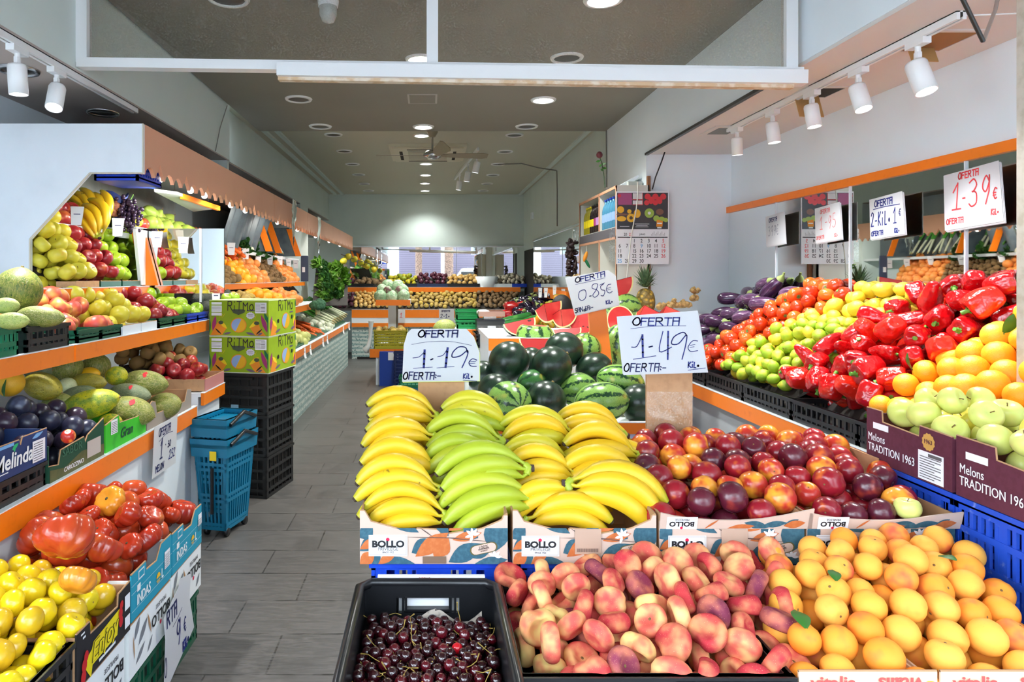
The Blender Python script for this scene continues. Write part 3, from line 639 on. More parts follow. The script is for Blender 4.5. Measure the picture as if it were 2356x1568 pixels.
def bollo(c, FM, w, h, plain=False, logo=True, lx=.03):
    k = w/.4
    if not plain:
        L = [(.06, .135, .16, .085, .017), (.0, .07, .035, .1, .02), (.0, .035, .05, .075, .018), (.05, .005, .15, .0, .018), (.03, .03, .05, .0, .018), (.14, .03, .2, .065, .022), (.2, .135, .24, .075, .016), (.28, .1, .32, .07, .02), (.29, .02, .36, .05, .02),
             (.3, .105, .33, .13, .02), (.24, .005, .33, .055, .024), (.36, .03, .38, .13, .035), (.19, .04, .21, .07, .016), (.31, .0, .4, .012, .014)]
        decal('leaf_marking', [lens(a*k, q*k, e*k, f*k, g*k) for a, q, e, f, g in L], LTEAL, c, FM, 0, (w, h))
        O = [(.0, .04, .05, .07, .012), (.0, .0, .04, .03, .018), (.05, .0, .1, .035, .012), (.15, .02, .24, .085, .022), (.2, .02, .24, .07, .026), (.24, .09, .3, .135, .018), (.25, .065, .33, .085, .013), (.32, .1, .3, .15, .025)]
        decal('fruit_marking', [lens(a*k, q*k, e*k, f*k, g*k) for a, q, e, f, g in O], LORG, c, FM, .0003, (w, h))
        B = [lens(.12*k, .073*k, .3*k, .07*k, .0012), lens(.16*k, .1*k, .2*k, .072*k, .0012), lens(.22*k, .072*k, .36*k, .06*k, .0012)]
        decal('twig_marking', B, STEMP, c, FM, .0005, (w, h))
        fl = [lens(.305*k, .078*k, .305*k+.022*math.cos(a), .078*k+.022*math.sin(a), .004) for a in (.3, 1.0, 1.7, 2.5, 3.4, 4.4)]+[lens(.365*k, .02*k, .365*k+.02*math.cos(a), .02*k+.02*math.sin(a), .004) for a in (0., .8, 1.7, 2.6)]
        decal('blossom_marking', fl, PAPER, c, FM, .0007, (w, h))
        R = FM @ Matrix.Translation((.335*k, .042*k, .0)) @ Matrix.Rotation(.22, 4, 'Z')
        decal('badge', [disc(-.025, 0, .014, 12), disc(.025, 0, .014, 12), rect(-.025, -.014, .025, .014)], OLIVE, c, R, .0009)
        decal('badge_face', [disc(-.023, 0, .012, 12), disc(.023, 0, .012, 12), rect(-.024, -.012, .024, .012)], CREAM, c, R, .0011)
        letters('100%', 0, .004, .013, STEMP, c, R); letters('RENEWABLE\nENERGY', 0, -.003, .0055, STEMP, c, R)
    if logo:
        x0, y0, x1, y1 = lx*k, .022*k, (lx+.105)*k, .079*k
        decal('logo_border', [rect(x0, y0, x1, y1)], PAPER, c, FM, .0012)
        fr = [rect(x0+.003, y0+.003, x1-.003, y0+.0038), rect(x0+.003, y1-.0038, x1-.003, y1-.003), rect(x0+.003, y0+.003, x0+.0038, y1-.003), rect(x1-.0038, y0+.003, x1-.003, y1-.003)]
        decal('logo_frame', fr, STEMP, c, FM, .0014)
        cx = (x0+x1)/2
        letters('BOLLO', cx, y0+.032*k, .024*k, BLK, c, FM, .0016, bold=.0011, sx=1.15)
        decal('logo_dot', [disc(cx-.001, y1-.012*k, .005*k, 14)], RDOT, c, FM, .0022); letters('PRIVILEGE', cx, y0+.019*k, .0125*k, PGREY, c, FM, .0016)
        letters('SINCE 1922', cx, y0+.01*k, .0065*k, STEMP, c, FM, .0016)
def handle_slot(c, FM, x0, x1, z0, z1): decal('hand_hole', [rect(x0, z0, x1, z1)], mat('slot shade', S(120, 96, 78), .9), c, FM, .0016)
# four printed cartons in the middle, standing on blue crates
YB, ZB = 1.9, .656
def X(px, Y): return (px-CX)*Y/F
xs = [(X(828, YB), X(1168, YB)), (X(1180, YB), X(1510, YB)), (X(1517, YB), X(1850, YB)), (X(1857, YB), 1.462)]
nm = ('printed carton of bananas, leftmost of the four in a row', 'printed carton of bananas, second in the row with a plain sticker', 'printed carton of nectarines with folded flap behind the peaches', 'printed carton of nectarines partly hidden by apricots')
for i, (x0, x1) in enumerate(xs):
    w = x1-x0
    pf = [(0, .148), (.012, .148), (.03, .118), (.14, .088), (.155, .088), (.158, .098), (.22, .095), (.225, .08), (w-.07, .098), (w-.015, .122), (w-.01, .135), (w, .135)] if i < 2 else [(0, .12), (.03, .1), (w-.03, .1), (w, .12)]
    c = carton(nm[i], MF(x0, YB, ZB), w, .3, .15, CREAM, pf, group=None, side=KRAFT, sh=.14)
    FM = FACE(MF(0, 0, 0))
    bollo(c, FM, w, .1, lx=.024)
    if i != 1: handle_slot(c, FM, .175, .24, .002, .022)
    if i in (1, 2):
        decal('plain_sticker', [rect(.172, .028, .245, .098)], mat('kraft sticker', S(186, 156, 136), .8), c, FM, .002)
        decal('barcode', [rect(.178+.003*j, .034, .1795+.003*j, .044) for j in range(20)], STEMP, c, FM, .0024)
    if i >= 2:   # outer flap folded up and out, print upside down
        P = [(0, 0), (w+.02, 0), (w+.02, .062 if i == 2 else .052)]+[(w*(1-f), .026+.03*(2*f-1)**2*(.7 if f > .5 else 1.1)) for f in (.15, .3, .45, .6, .75, .9)]+[(0, .05)]
        FL = frame((0, -.002, .098), (1, 0, 0), (0, -.25, 1))
        part('flap', MB().prism(P, FL @ Matrix.Translation((0, 0, -.004)), .004), CREAM, c, 'folded flap with upside-down print')
        UD = FL @ Matrix.Translation((w, .05, 0)) @ Matrix.Rotation(PI, 4, 'Z')
        decal('leaf_marking', [lens(a, q, e, f, g) for a, q, e, f, g in ((.05, .03, .12, .04, .01), (.1, .045, .17, .03, .012), (.02, .02, .06, .04, .008))], LTEAL, c, UD, .0003, (w, .048))
        decal('fruit_marking', [lens(a, q, e, f, g) for a, q, e, f, g in ((.0, .03, .06, .04, .012), (.14, .04, .22, .05, .01), (.24, .02, .28, .05, .003))], LORG, c, UD, .0005, (w, .048))
        decal('logo_border', [rect(.3, .012, .385, .05)], PAPER, c, UD, .0008)
        letters('BOLLO', .343, .033, .02, BLK, c, UD, bold=.0006, sx=1.1); decal('logo_dot', [disc(.343, .046, .004)], RDOT, c, UD, .0012); letters('PRIVILEGE', .343, .02, .009, PGREY, c, UD)
for i, (x0, x1) in enumerate(xs[2:]):
    c = carton(('rear carton of nectarines below the tall price sign', 'rear carton of nectarines beside the blue crates')[i], MF(x0, 2.215, .70), x1-x0, .28, .1, CARD, side=CARD, sh=.165)
for i, (x0, x1) in enumerate(xs[:2]):
    carton(('rear carton hidden under the top bananas, by the aisle', 'rear carton hidden under the top bananas, by the nectarines')[i], MF(x0, 2.215, .70), x1-x0, .28, .12, CARD, side=CARD)
for i, (x0, x1) in enumerate(xs):
    for z in (.33, .0):
        c = crate('blue plastic crate '+('under the leftmost banana carton', 'under the second banana carton', 'under the third printed carton', 'under the fourth printed carton')[i]+(', upper one' if z else ', lower one'),
              MF(x0+.03, YB+.02, z), x1-x0-.05, .55, .322, BLUEP, pitch=.036, bars=(0, .12, .5, .88, 1.), bw=.022, group='blue crates under the printed cartons', solid=lambda L, h: ((L*.35, L*.62, h*.5, h),))
    b = thing('support_block', 'blue crate edge lifting the rear carton '+('behind the leftmost bananas', 'behind the second bananas', 'behind the third carton', 'behind the fourth carton')[i], 'crate', (x0+.05, 2.22, .652))
    part('rail', MB().box(0, x1-x0-.1, 0, .24, 0, .047), BLUEP, b)
# black crate of cherries and what holds it
def cherry_solid(L, h): return ()
c = thing('plastic_crate', 'black plastic crate of dark cherries nearest the aisle', 'crate', (-.185, 1.28, .44))
w, d, h = .365, .56, .19
bk = MB().box(0, w, d-.012, d, 0, .105).box(0, .1, d-.012, d, .105, h).box(w-.1, w, d-.012, d, .105, h).box(.1, w-.1, d-.012, d, h-.035, h).box(.1, w-.1, d-.012, d, .105, .115)
for i in range(12):
    if not 2 <= i <= 9: bk.box(.1+(i-.2)*.014, .106+(i-.2)*.014, d-.012, d, .115, .155)
part('crate_wall', bk, BLACKN, c)
part('hand_hole_rim', MB().box(.12, .125, d-.016, d+.004, .125, .158).box(w-.125, w-.12, d-.016, d+.004, .125, .158).box(.12, w-.12, d-.016, d+.004, .12, .126), BLACKN, c)
part('crate_wall', MB().box(0, w, 0, .012, 0, h*.8), BLACKN, c)
for x in (0, w-.012): part('crate_wall', MB().box(x, x+.012, .012, d-.012, 0, h), BLACKN, c)
part('rim', MB().tube([(0, 0, h*.8), (0, .1, h), (0, d-.03, h), (.03, d, h), (w-.03, d, h), (w, d-.03, h), (w, .1, h), (w, 0, h*.8)], .013, 8), BLACKN, c)
part('crate_floor', MB().box(0, w, 0, d, 0, .01), BLACKN, c)
t = thing('paper_liner', 'crumpled newspaper lining the rear of the cherry crate', 'paper', (.02, 1.8, .56))
rr = random.Random(4)
wpart('sheet', MB().grid(lambda u, v: (-.02+.16*u, 1.80+.02*v+.008*rr.random(), .505+.06*v*(.75+.3*math.sin(u*7))), 9, 4), mat('newsprint', S(190, 178, 166), .9, noise=(60., S(150, 140, 132), .5, .7)), t)
t = thing('white_board', 'white box edge with red marks behind the cherry crate', 'board', (-.15, 1.865, .44))
wpart('board', MB().box(-.14, .15, 1.846, 1.858, .44, .645), PAPER, t)
mb = MB(); hand(mb, 'S ES0S', 0, 0, .008, .0012); wpart('red_marks', move(mb, frame((-.03, 1.8455, .634), (1, 0, 0), (0, 0, 1))), REDI, t)
for z, s in ((.22, 'upper'), (.0, 'lower')): crate('black crate supporting the cherry crate, '+s+' one', MF(-.18, 1.3, z), .355, .54, .215, BLACKP, group='crates under the cherries')
# peach and apricot trays at the street edge
c = crate('black crate under the flat peaches at the street edge', MF(X(1190, 1.42), 1.42, .47), X(1825, 1.42)-X(1190, 1.42), .44, .152, BLACKN, pitch=.045)
decal('rim_tape', [rect(.33, .128, .57, .145)], mat('grey tape', S(120, 126, 136), .4), c, FACE(MF(0, 0, 0), .008))
WOOD = mat('pale box wood', S(236, 206, 178), .7, noise=(12., S(224, 190, 160), .4, .7)); VRED = mat('coral print', S(216, 84, 80), .7)
x0 = X(1838, 1.42)
for i in range(2):
    c = carton(('pale printed fruit box under the apricots, left one', 'pale printed fruit box under the apricots, right one')[i], MF(x0+i*.295, 1.42, .47), .288, .44, .165, WOOD, [(0, .163), (.288, .163)], side=WOOD, sh=.13)
    FM = FACE(MF(0, 0, 0)); letters('vitalis', .07, .14, .036, VRED, c, FM, bold=.0008, sx=1.15)
    letters('vitalis', .21, .14, .036, VRED, c, FM @ Matrix.Translation((.42, .28, 0)) @ Matrix.Rotation(PI, 4, 'Z'), bold=.0008, sx=1.15)
for i, (x0, x1) in enumerate(((.19, .74), (.77, 1.42))):
    for z in (.235, 0.): crate('crate supporting the '+('flat peaches', 'apricots')[i]+(', upper' if z else ', lower')+' one', MF(x0, 1.44, z), x1-x0, .42, .232, BLACKP, group='crates under the stone fruit')
# purple cartons with green apples on blue crates, right of the nectarines
PURP = mat('maroon printed card', S(92, 38, 58), .7, noise=(60., S(84, 32, 50), .4, .7)); GOLD = mat('gold seal print', S(206, 160, 84), .5)
for i, y1 in enumerate((2.295, 1.905)):
    w = .375; z0 = .848
    pf = [(0, .17), (.075, .17), (.078, .135), (.245, .128), (.248, .16), (w, .155)] if i == 0 else [(0, .165), (.13, .162), (.134, .13), (.3, .12), (.302, .15), (w, .15)]
    c = carton(('maroon carton of pale green apples, the one farther from the street', 'maroon carton of pale green apples, cut by the view\'s right edge')[i], MR(1.47, y1, z0), w, .28, .17, PURP, pf, side=PURP, sh=.15)
    FM = FACE(MR(0, 0, 0) @ MR(0, 0, 0).inverted())
    letters('Melons', .012 if i == 0 else .015, .078, .036, PAPER, c, FM, align='LEFT', sx=.8); letters('TRADITION 1963', .012 if i == 0 else .015, .044, .036, PAPER, c, FM, align='LEFT', sx=.8)
    decal('white_box', [rect(.035, .108, .11, .128)], PAPER, c, FM)
    if i == 0:
        decal('seal', [[(.285+.024*(1+.12*(k % 2))*math.cos(k*PI/12), .12+.024*(1+.12*(k % 2))*math.sin(k*PI/12)) for k in range(24)]], GOLD, c, FM); letters('1963', .285, .12, .018, PURP, c, FM)
        decal('info_label', [rect(.243, .005, .345, .09)], PAPER, c, FM)
        decal('info_marking', [rect(.25, .012+.0075*j, .25+(.085 if j % 3 else .06), .0145+.0075*j) for j in range(9)]+[rect(.285, .076, .338, .086)], PGREY, c, FM, .0006)
    for z, s in ((.568, 'upper'), (.285, 'middle'), (.0, 'lower')):
        crate(s+' blue crate under the '+('farther', 'nearer')[i]+' maroon carton', MR(1.475, y1+.01, z), .383, .27, .278, BLUED, pitch=.028, bars=(0, .1, .42, .72, .94, 1.), bw=.02, group='dusty blue crates under the maroon cartons', solid=lambda L, h: ((L*.36, L*.42, 0, h), (L*.8, L*.86, 0, h)))
# cartons at the lower left
CYAN = mat('turquoise printed card', S(28, 150, 178), .65); SUN = mat('sun yellow print', S(244, 190, 40), .6); WHT = mat('white print', S(236, 240, 240), .7)
XL = -.93
for i, (y0, w) in enumerate(((2.47, .315), (2.13, .33))):
    z0 = .375
    pf = [(0, .148), (.11, .148), (.114, .118), (.2, .112), (.21, .125), (.24, .155), (w, .155)]
    c = carton(('turquoise carton of beef tomatoes beside the shopping basket', 'turquoise carton of beef tomatoes next to the black tomato box')[i], ML(XL, y0, z0), w, .38, .15, CYAN, pf, side=WHT, sh=.13)
    FM = FACE(MF(0, 0, 0))
    letters('INDAS', .035, .052, .046, WHT, c, FM, align='LEFT', sx=.8, bold=.0006); letters('L', .232, .052, .046, WHT, c, FM, align='LEFT', sx=.8, bold=.0006)
    decal('sun_marking', [disc(.208, .052, .017, 16)[:9]+[]], SUN, c, FM, .0012); decal('sun_ray', [rect(.192, .042, .224, .045), rect(.197, .036, .219, .039)], SUN, c, FM, .0012)
    decal('line_marking', [rect(0, .03, w, .031), rect(0, .085, w, .086), rect(0, .11, .1, .111)], WHT, c, FM)
    decal('info_label', [rect(.262, .055, .31, .115)] if i else [rect(.27, .08, .31, .125)], PAPER, c, FM, .0012); decal('info_marking', [rect(.266, .06+.006*j, .305, .062+.006*j) for j in range(8)], PGREY, c, FM, .0018)
    decal('outline_marking', [rect(.05, .112, .095, .14)], WHT, c, FM); decal('outline_fill', [rect(.054, .116, .091, .136)], CYAN, c, FM, .0006); decal('code_marking', [rect(.04, .078, .065, .1)], WHT, c, FM, .0003)
BLKC = mat('black printed card', S(30, 28, 30), .6); TOMR = mat('tomato red print', S(200, 28, 34), .6); YELL = mat('yellow print', S(240, 216, 20), .6)
c = carton('black carton with yellow lettering holding yellow tomatoes', ML(XL, 1.80, .36), .322, .38, .16, BLKC, [(0, .15), (.07, .15), (.073, .115), (.24, .11), (.243, .145), (.322, .15)], side=CARD, sh=.14)
FM = FACE(MF(0, 0, 0)); R = FM @ Matrix.Translation((.15, .06, 0)) @ Matrix.Rotation(.06, 4, 'Z')
decal('brush_marking', [[(-.1, -.03), (.08, -.035), (.1, .035), (-.06, .03)], [(-.12, .0), (-.08, -.06), (-.05, .02)]], YELL, c, R)
letters('Enjoy', 0, 0, .07, BLK, c, R, .0014, shear=.3, bold=.0022); letters('Enjoy', 0, 0, .07, YELL, c, R, .0022, shear=.3, bold=.0004)
decal('tomato_marking', [disc(.03, .022, .014, 12, .018), disc(.035, .05, .014, 12, .018), disc(.045, .07, .012, 12, .015), disc(.02, .0, .012), disc(.25, .085, .013, 12, .017), disc(.252, .06, .013, 12, .017), disc(.256, .108, .012)], TOMR, c, FM, .002, (.322, .15))
decal('side_label', [rect(.28, .075, .315, .12), rect(.28, .02, .315, .055)], PAPER, c, FM, .001); decal('line_marking', [rect(.02, .135, .04, .14), rect(.03, .122, .045, .128), rect(.12, .012, .22, .02)], WHT, c, FM)
crate('black plastic crate of yellow tomatoes at the bottom left corner', ML(XL, 1.22, .38), .56, .38, .12, BLACKN, pitch=.07, bars=(0, .6, 1.))
for i, (y0, w, z0) in enumerate(((2.47, .32, .2), (2.12, .34, .195), (1.76, .33, .185))):
    c = carton('white fruit carton stacked upside down '+('under the far turquoise box', 'under the near turquoise box', 'under the black tomato carton')[i], ML(XL-.004, y0, z0), w, .37, .17, WHT, [(0, .168), (w, .168)], side=WHT, group='upside-down white cartons')
    UD = FACE(MF(0, 0, 0)) @ Matrix.Translation((w, .168, 0)) @ Matrix.Rotation(PI, 4, 'Z')
    letters('BOLLO', .09, .07, .05, BLK, c, UD, bold=.001, sx=1.0); letters('PRIVILEGE', .09, .032, .02, PGREY, c, UD); decal('logo_dot', [disc(.09, .102, .008)], RDOT, c, UD)
    decal('leaf_marking', [lens(.2, .03, .27, .09, .014), lens(.26, .0, .3, .06, .013), lens(.22, .1, .29, .14, .01), lens(.02, .11, .06, .15, .01), lens(.16, .11, .2, .15, .008)], mat('grey leaf print', S(120, 124, 132), .7), c, UD, 0, (w, .16))
    decal('stain', [lens(.17, .1, .2, .02, .006), lens(.3, .12, .31, .04, .004)], KRAFT, c, UD, .0005, (w, .16))
for i, y0 in enumerate((2.2, 1.62)): crate('dark green crate on the floor under the '+('turquoise', 'black')+' carton stack' if 0 else ('dark green floor crate under the turquoise carton stack', 'dark green floor crate under the black carton stack')[i], ML(XL-.01, y0, 0), .56, .36, .19, GREEND, pitch=.05)
# cartons and crates on the melon counter
NAVY = mat('navy printed card', S(34, 56, 104), .6, noise=(4., S(40, 66, 120), .4, .7)); LBLUE = mat('light blue print', S(120, 176, 226), .6); LEAFG = mat('bright leaf print', S(40, 180, 110), .6)
zc = .727
crate('black plastic crate carrying the navy plum carton', ML(-1.345, 1.95, zc), .44, .4, .085, BLACKP, pitch=.05, bars=(0, .5, 1.))
c = carton('navy carton of dark plums with a white script name', ML(-1.34, 2.0, zc+.087), .392, .4, .12, NAVY, [(0, .112), (.23, .108), (.235, .092), (.24, .09), (.25, .113), (.392, .112)], side=NAVY, sh=.11)
FM = FACE(MF(0, 0, 0))
letters('Melinda', .2, .05, .07, WHT, c, FM, shear=.12, bold=.0012, sx=.95); decal('leaf_mark', [lens(.19, .085, .225, .1, .007), lens(.205, .075, .2, .1, .006)], LEAFG, c, FM); decal('band_marking', [rect(0, .098, .2, .112), lens(.3, .095, .37, .11, .008)], LBLUE, c, FM, .0003, (.392, .108))
decal('info_label', [rect(.3, .012, .375, .085)], PAPER, c, FM, .002); decal('info_marking', [rect(.306, .018+.008*j, .36, .0205+.008*j) for j in range(8)], PGREY, c, FM, .0026); decal('under_line', [rect(.11, .018, .17, .021)], WHT, c, FM)
GRC = mat('dark green printed card', S(24, 74, 52), .6); GRB = mat('bright green printed card', S(60, 190, 40), .6, noise=(10., S(40, 150, 40), .5, .7))
OLC = mat('olive brown printed card', S(96, 96, 56), .7, noise=(8., S(60, 78, 44), .4, .7))
c = carton('dark green carton of plums with torn edge', ML(-1.338, 2.405, zc), .4, .4, .15, GRC, [(0, .06), (.06, .05), (.075, .1), (.24, .11), (.25, .085), (.27, .11), (.4, .15)], side=GRC, sh=.13)
decal('lower_marking', [[(.0, .0), (.4, .0), (.4, .045), (.22, .06), (.1, .03), (.0, .045)]], OLC, c, FACE(MF(0, 0, 0))); decal('info_label', [rect(.26, .02, .37, .085)], mat('dull label', S(190, 184, 176), .7), c, FACE(MF(0, 0, 0)), .001)
letters('SABOR', .15, .085, .042, mat('faded green print', S(60, 110, 86), .7), c, FACE(MF(0, 0, 0)), sx=1.1); letters('CAROZZINO', .16, .022, .024, PAPER, c, FACE(MF(0, 0, 0)), shear=.2)
c = carton('bright green carton with a white sticker, holding melons', ML(-1.338, 2.82, zc), .4, .42, .13, GRB, [(0, .115), (.12, .135), (.13, .1), (.3, .09), (.4, .1)], side=GRB, sh=.11)
decal('info_label', [rect(.045, .065, .105, .125)], PAPER, c, FACE(MF(0, 0, 0)), .001); decal('info_marking', [rect(.05, .07+.007*j, .1, .0725+.007*j) for j in range(7)], PGREY, c, FACE(MF(0, 0, 0)), .0016)
letters('Gran', .19, .05, .06, GRC, c, FACE(MF(0, 0, 0)), shear=.35, bold=.001)
c = carton('plain grey brown carton of melons with torn flaps', ML(-1.338, 3.235, zc), .6, .42, .1, mat('greyed card', S(150, 138, 128), .85), [(0, .1), (.06, .13), (.1, .12), (.12, .06), (.5, .05), (.54, .11), (.6, .1)], side=CARD, sh=.1)
c = carton('small flat carton of red apples at the end of the kiwi shelf', ML(-1.30, 3.96, .795), .36, .42, .07, mat('rose printed card', S(186, 120, 116), .7), side=CARD)
# baskets on the upper left shelf
zu = 1.172
crate('green basket of striped melons on the upper left shelf', ML(-1.505, 2.12, zu), .38, .4, .1, GREENP, pitch=.03, bars=(0, .5, 1.))
crate('black basket holding a netted melon on the upper left shelf', ML(-1.505, 2.55, zu), .3, .4, .095, BLACKN, pitch=.04, bars=(0, .5, 1.))
for y0, w, m, s in ((2.92, .2, GREEND, 'first dark green basket of red apples, upper left shelf'), (3.13, .2, GREEND, 'second dark green basket of red apples, upper left shelf'), (3.35, .21, PALEW, 'first white box of yellow apples, upper left shelf'), (3.57, .2, PALEW, 'second white box of yellow apples, upper left shelf'),
                    (3.8, .2, GREEND, 'dark green basket of dark red apples, upper left shelf'), (4.01, .2, GREEND, 'dark green basket next to the blue one, upper left shelf'), (4.23, .2, BLUEP, 'blue basket of green apples at the shelf end'), (4.44, .2, BLUEP, 'last blue basket on the upper left shelf')):
    if m is PALEW: carton(s, ML(-1.505, y0, zu), w, .4, .045, PALEW, side=PALEW)
    else: crate(s, ML(-1.505, y0, zu), w, .4, .055, m, pitch=.035, bars=(0, .55, 1.), group='low fruit baskets')
for y0, w, m, s in ((3.42, .24, CARD, 'brown tray of yellow apples, top left shelf'), (3.68, .24, GREEND, 'green tray of red apples, top left shelf'), (3.94, .24, GREEND, 'green tray of green apples, top left shelf')):
    carton(s, ML(-1.77, y0, 1.405), w, .1, .03, m, side=m)
# black crates along the right counter
for y1, s in ((4.9, 'under the eggplants'), (4.38, 'under the red tomatoes'), (3.86, 'under the limes'), (3.34, 'under the red peppers'), (2.82, 'of oranges and peppers beside the maroon carton')):
    crate('black slotted crate '+s+' on the right counter', MR(1.772, y1, .757), .51, .5, .105, BLACKN, pitch=.043, bars=(0, .45, 1.), bw=.022)
crate('yellow slotted crate in the aisle island below the cabbages', MF(X(860, 9.3), 9.3, W(0, 802, 9.3).z), .45, .35, .25, YELP, pitch=.022, bars=(0, .15, .3, .45, .6, .75, .9, 1.), bw=.016)
# ---------------------------------------------------------------- kinds of fruit and vegetable, modelled one unit across
sn, cs, ex = np.sin, np.cos, np.exp
def ball(a, bz, z=None, lob=None):
    def fn(T, P):
        r = a(T, P); zz = bz(T, P); return r*cs(P), r*sn(P), zz
    return fn
def G(T, c, w): return ex(-((T-c)/w)**2)
def crease(P, w=.2): q = (P+PI) % (2*PI)-PI; return ex(-(q/w)**2)
SH = {
 'apple': ball(lambda T, P: .5*sn(T)**.86*(1+.05*cs(T))*(1+.035*cs(5*P)*np.clip((T-1.9)/1.2, 0, 1)), lambda T, P: .45*cs(T)-.2*G(T, 0, .42)+.1*G(T, PI, .35)),
 'peach': ball(lambda T, P: .5*sn(T)**.93*(1-.07*crease(P)), lambda T, P: .48*cs(T)-.1*G(T, 0, .35)),
 'flat': ball(lambda T, P: .5*sn(T)**.72*(1-.1*crease(P, .25))*(1+.04*cs(2*P)), lambda T, P: .31*cs(T)-.27*G(T, 0, .5)+.1*G(T, PI, .45)),
 'flatb': ball(lambda T, P: .5*sn(T)**.7*(1-.3*crease(P, .5))*(1+.07*cs(P+2)), lambda T, P: .32*cs(T)*(1+.12*cs(P))-.26*G(T, 0, .48)+.08*G(T, PI, .45)),
 'tomato': ball(lambda T, P: .5*sn(T)**.9*(1+.015*cs(6*P)), lambda T, P: .43*cs(T)-.09*G(T, 0, .4)),
 'beef': ball(lambda T, P: .5*sn(T)**.75*(.9+.1*np.abs(sn(4.5*P))**.5*(.4+.6*sn(T))), lambda T, P: .35*cs(T)-.16*G(T, 0, .5)+.05*G(T, PI, .5)),
 'beefb': ball(lambda T, P: .5*sn(T)**.75*(.85+.15*np.abs(sn(3.5*P))**.6)*(1+.12*cs(2*P)), lambda T, P: .38*cs(T)*(1+.15*cs(P))-.15*G(T, 0, .5)),
 'pepper': ball(lambda T, P: .45*sn(T)**.72*(1-.12*(1-cs(T)))*(1+(.06+.08*np.clip(cs(T), 0, 1)**.5)*cs(4*P)+.05*cs(2*P+1)+.03*sn(5*T+P)), lambda T, P: .62*cs(T)-.2*G(T, 0, .6)+.16*G(T, PI, .5)),
 'pepperb': ball(lambda T, P: .4*sn(T)**.72*(1-.24*(1-cs(T)))*(1+.1*cs(3*P+.4)+.05*sn(4*T+2*P)), lambda T, P: .72*cs(T)-.18*G(T, 0, .55)),
 'lemon': ball(lambda T, P: .43*sn(T), lambda T, P: .5*cs(T)+.1*G(T, 0, .28)-.04*G(T, PI, .25)),
 'orange': ball(lambda T, P: .5*sn(T), lambda T, P: .48*cs(T)-.03*G(T, 0, .2)),
 'plum': ball(lambda T, P: .48*sn(T)*(1-.04*crease(P)), lambda T, P: .48*cs(T)-.06*G(T, 0, .25)),
 'egg': ball(lambda T, P: .36*sn(T)**.8*(1-.28*cs(T)), lambda T, P: .75*cs(T)),
 'pear': ball(lambda T, P: .45*sn(T)*(1-.38*cs(T)-.1*cs(2*T)), lambda T, P: .62*cs(T)),
 'kiwi': ball(lambda T, P: .43*sn(T)**.9, lambda T, P: .54*cs(T)),
 'potato': ball(lambda T, P: .45*sn(T)*(1+.05*cs(2*P+T)), lambda T, P: .51*cs(T)*(1+.05*cs(P))),
 'onion': ball(lambda T, P: .5*sn(T)**.95, lambda T, P: .42*cs(T)+.2*G(T, 0, .2)),
 'garlic': ball(lambda T, P: .5*sn(T)**.9*(1+.05*np.abs(cs(4*P))), lambda T, P: .36*cs(T)+.24*G(T, 0, .25)),
 'cuke': ball(lambda T, P: .17*sn(T)**.5*(1+.03*cs(8*P)), lambda T, P: .62*cs(T)),
 'mango': ball(lambda T, P: .42*sn(T)*(1+.06*cs(P)), lambda T, P: .52*cs(T)),
 'carrot': ball(lambda T, P: .085*sn(T)**.45*(.55+.45*cs(T)), lambda T, P: .6*cs(T)),
}
def body(shape, m, nu=18, nv=12): return MB().blob(SH[shape], nu, nv).mesh(shape, m)
class Kind:
    """a kind of produce: variants (word, mesh, weight) and part meshes shared by every copy"""
    def __init__(s, name, cat, vs, parts=(), r=.5, pack=1.): s.name, s.cat, s.vs, s.parts, s.r, s.pack = name, cat, vs, parts, r, pack
    def put(s, M, label, grp, vi=0):
        o = thing(s.name, label, s.cat, group=grp, me=s.vs[vi][1], M=M)
        for pn, me in s.parts: obj(pn, me, o)
        return o
    def pick(s, r):
        t = r.random()*sum(v[2] for v in s.vs)
        for i, v in enumerate(s.vs):
            t -= v[2]
            if t <= 0: return i
        return 0
STEM = mat('brown stem', S(122, 92, 54), .8); GSTEM = mat('green stem', S(92, 150, 50), .6); CALYX = mat('green calyx', S(104, 150, 66), .6); LEAF = mat('citrus leaf', S(48, 104, 30), .5)
def stem_mesh(z, l, r=.02, m=None, bend=.06): return MB().tube([(0, 0, z-.02), (bend*.3, 0, z+l*.5), (bend, 0, z+l)], [r, r*.8, r*1.15], 6).mesh('stem', m or STEM)
A_ST = stem_mesh(.26, .13)
DOT = MB().blob(lambda T, P: (.045*sn(T)*cs(P), .045*sn(T)*sn(P), .385+.02*cs(T)), 8, 4).mesh('stem_scar', STEM)
def star_mesh(z, n, r, m, w=.4, up=.05):
    mb = MB()
    for k in range(n):
        a = 2*PI*k/n; c = lambda q, b, h: (q*math.cos(a+b), q*math.sin(a+b), z+h)
        mb.add([(0, 0, z), c(r*.5, -w, up), c(r, 0, up*.2-.04), c(r*.5, w, up), (0, 0, z+.03)], [(0, 1, 2, 3), (4, 3, 2, 1), (0, 3, 4), (0, 4, 1)])
    return mb
def F2(n, c1, c2, c3=None, **k): return fmat(n, S(*c1), S(*c2), S(*c3) if c3 else None, **k)
K = {}
def apples(key, word, m, extra=()): K[key] = Kind('apple', 'apple', [(word, body('apple', m), 1.)]+list(extra), [('stem', A_ST)])
apples('yapple', 'yellow', F2('yellow apple skin', (226, 206, 58), (210, 204, 66), (228, 170, 60), blush=(1.6, .62, .85), rough=.35, speck=(45, S(190, 160, 70), .72, .78)))
apples('rapple', 'red', F2('red apple skin', (168, 40, 44), (136, 26, 38), (214, 120, 60), blush=(1.5, .52, .8), rough=.3, speck=(50, S(200, 120, 90), .74, .8)))
apples('bapple', 'red and yellow', F2('blushed apple skin', (202, 92, 62), (186, 62, 60), (232, 182, 84), blush=(1.3, .42, .72), rough=.38))
apples('gapple', 'green', F2('green apple skin', (166, 196, 44), (146, 184, 40), (196, 204, 70), blush=(1.5, .55, .8), rough=.3))
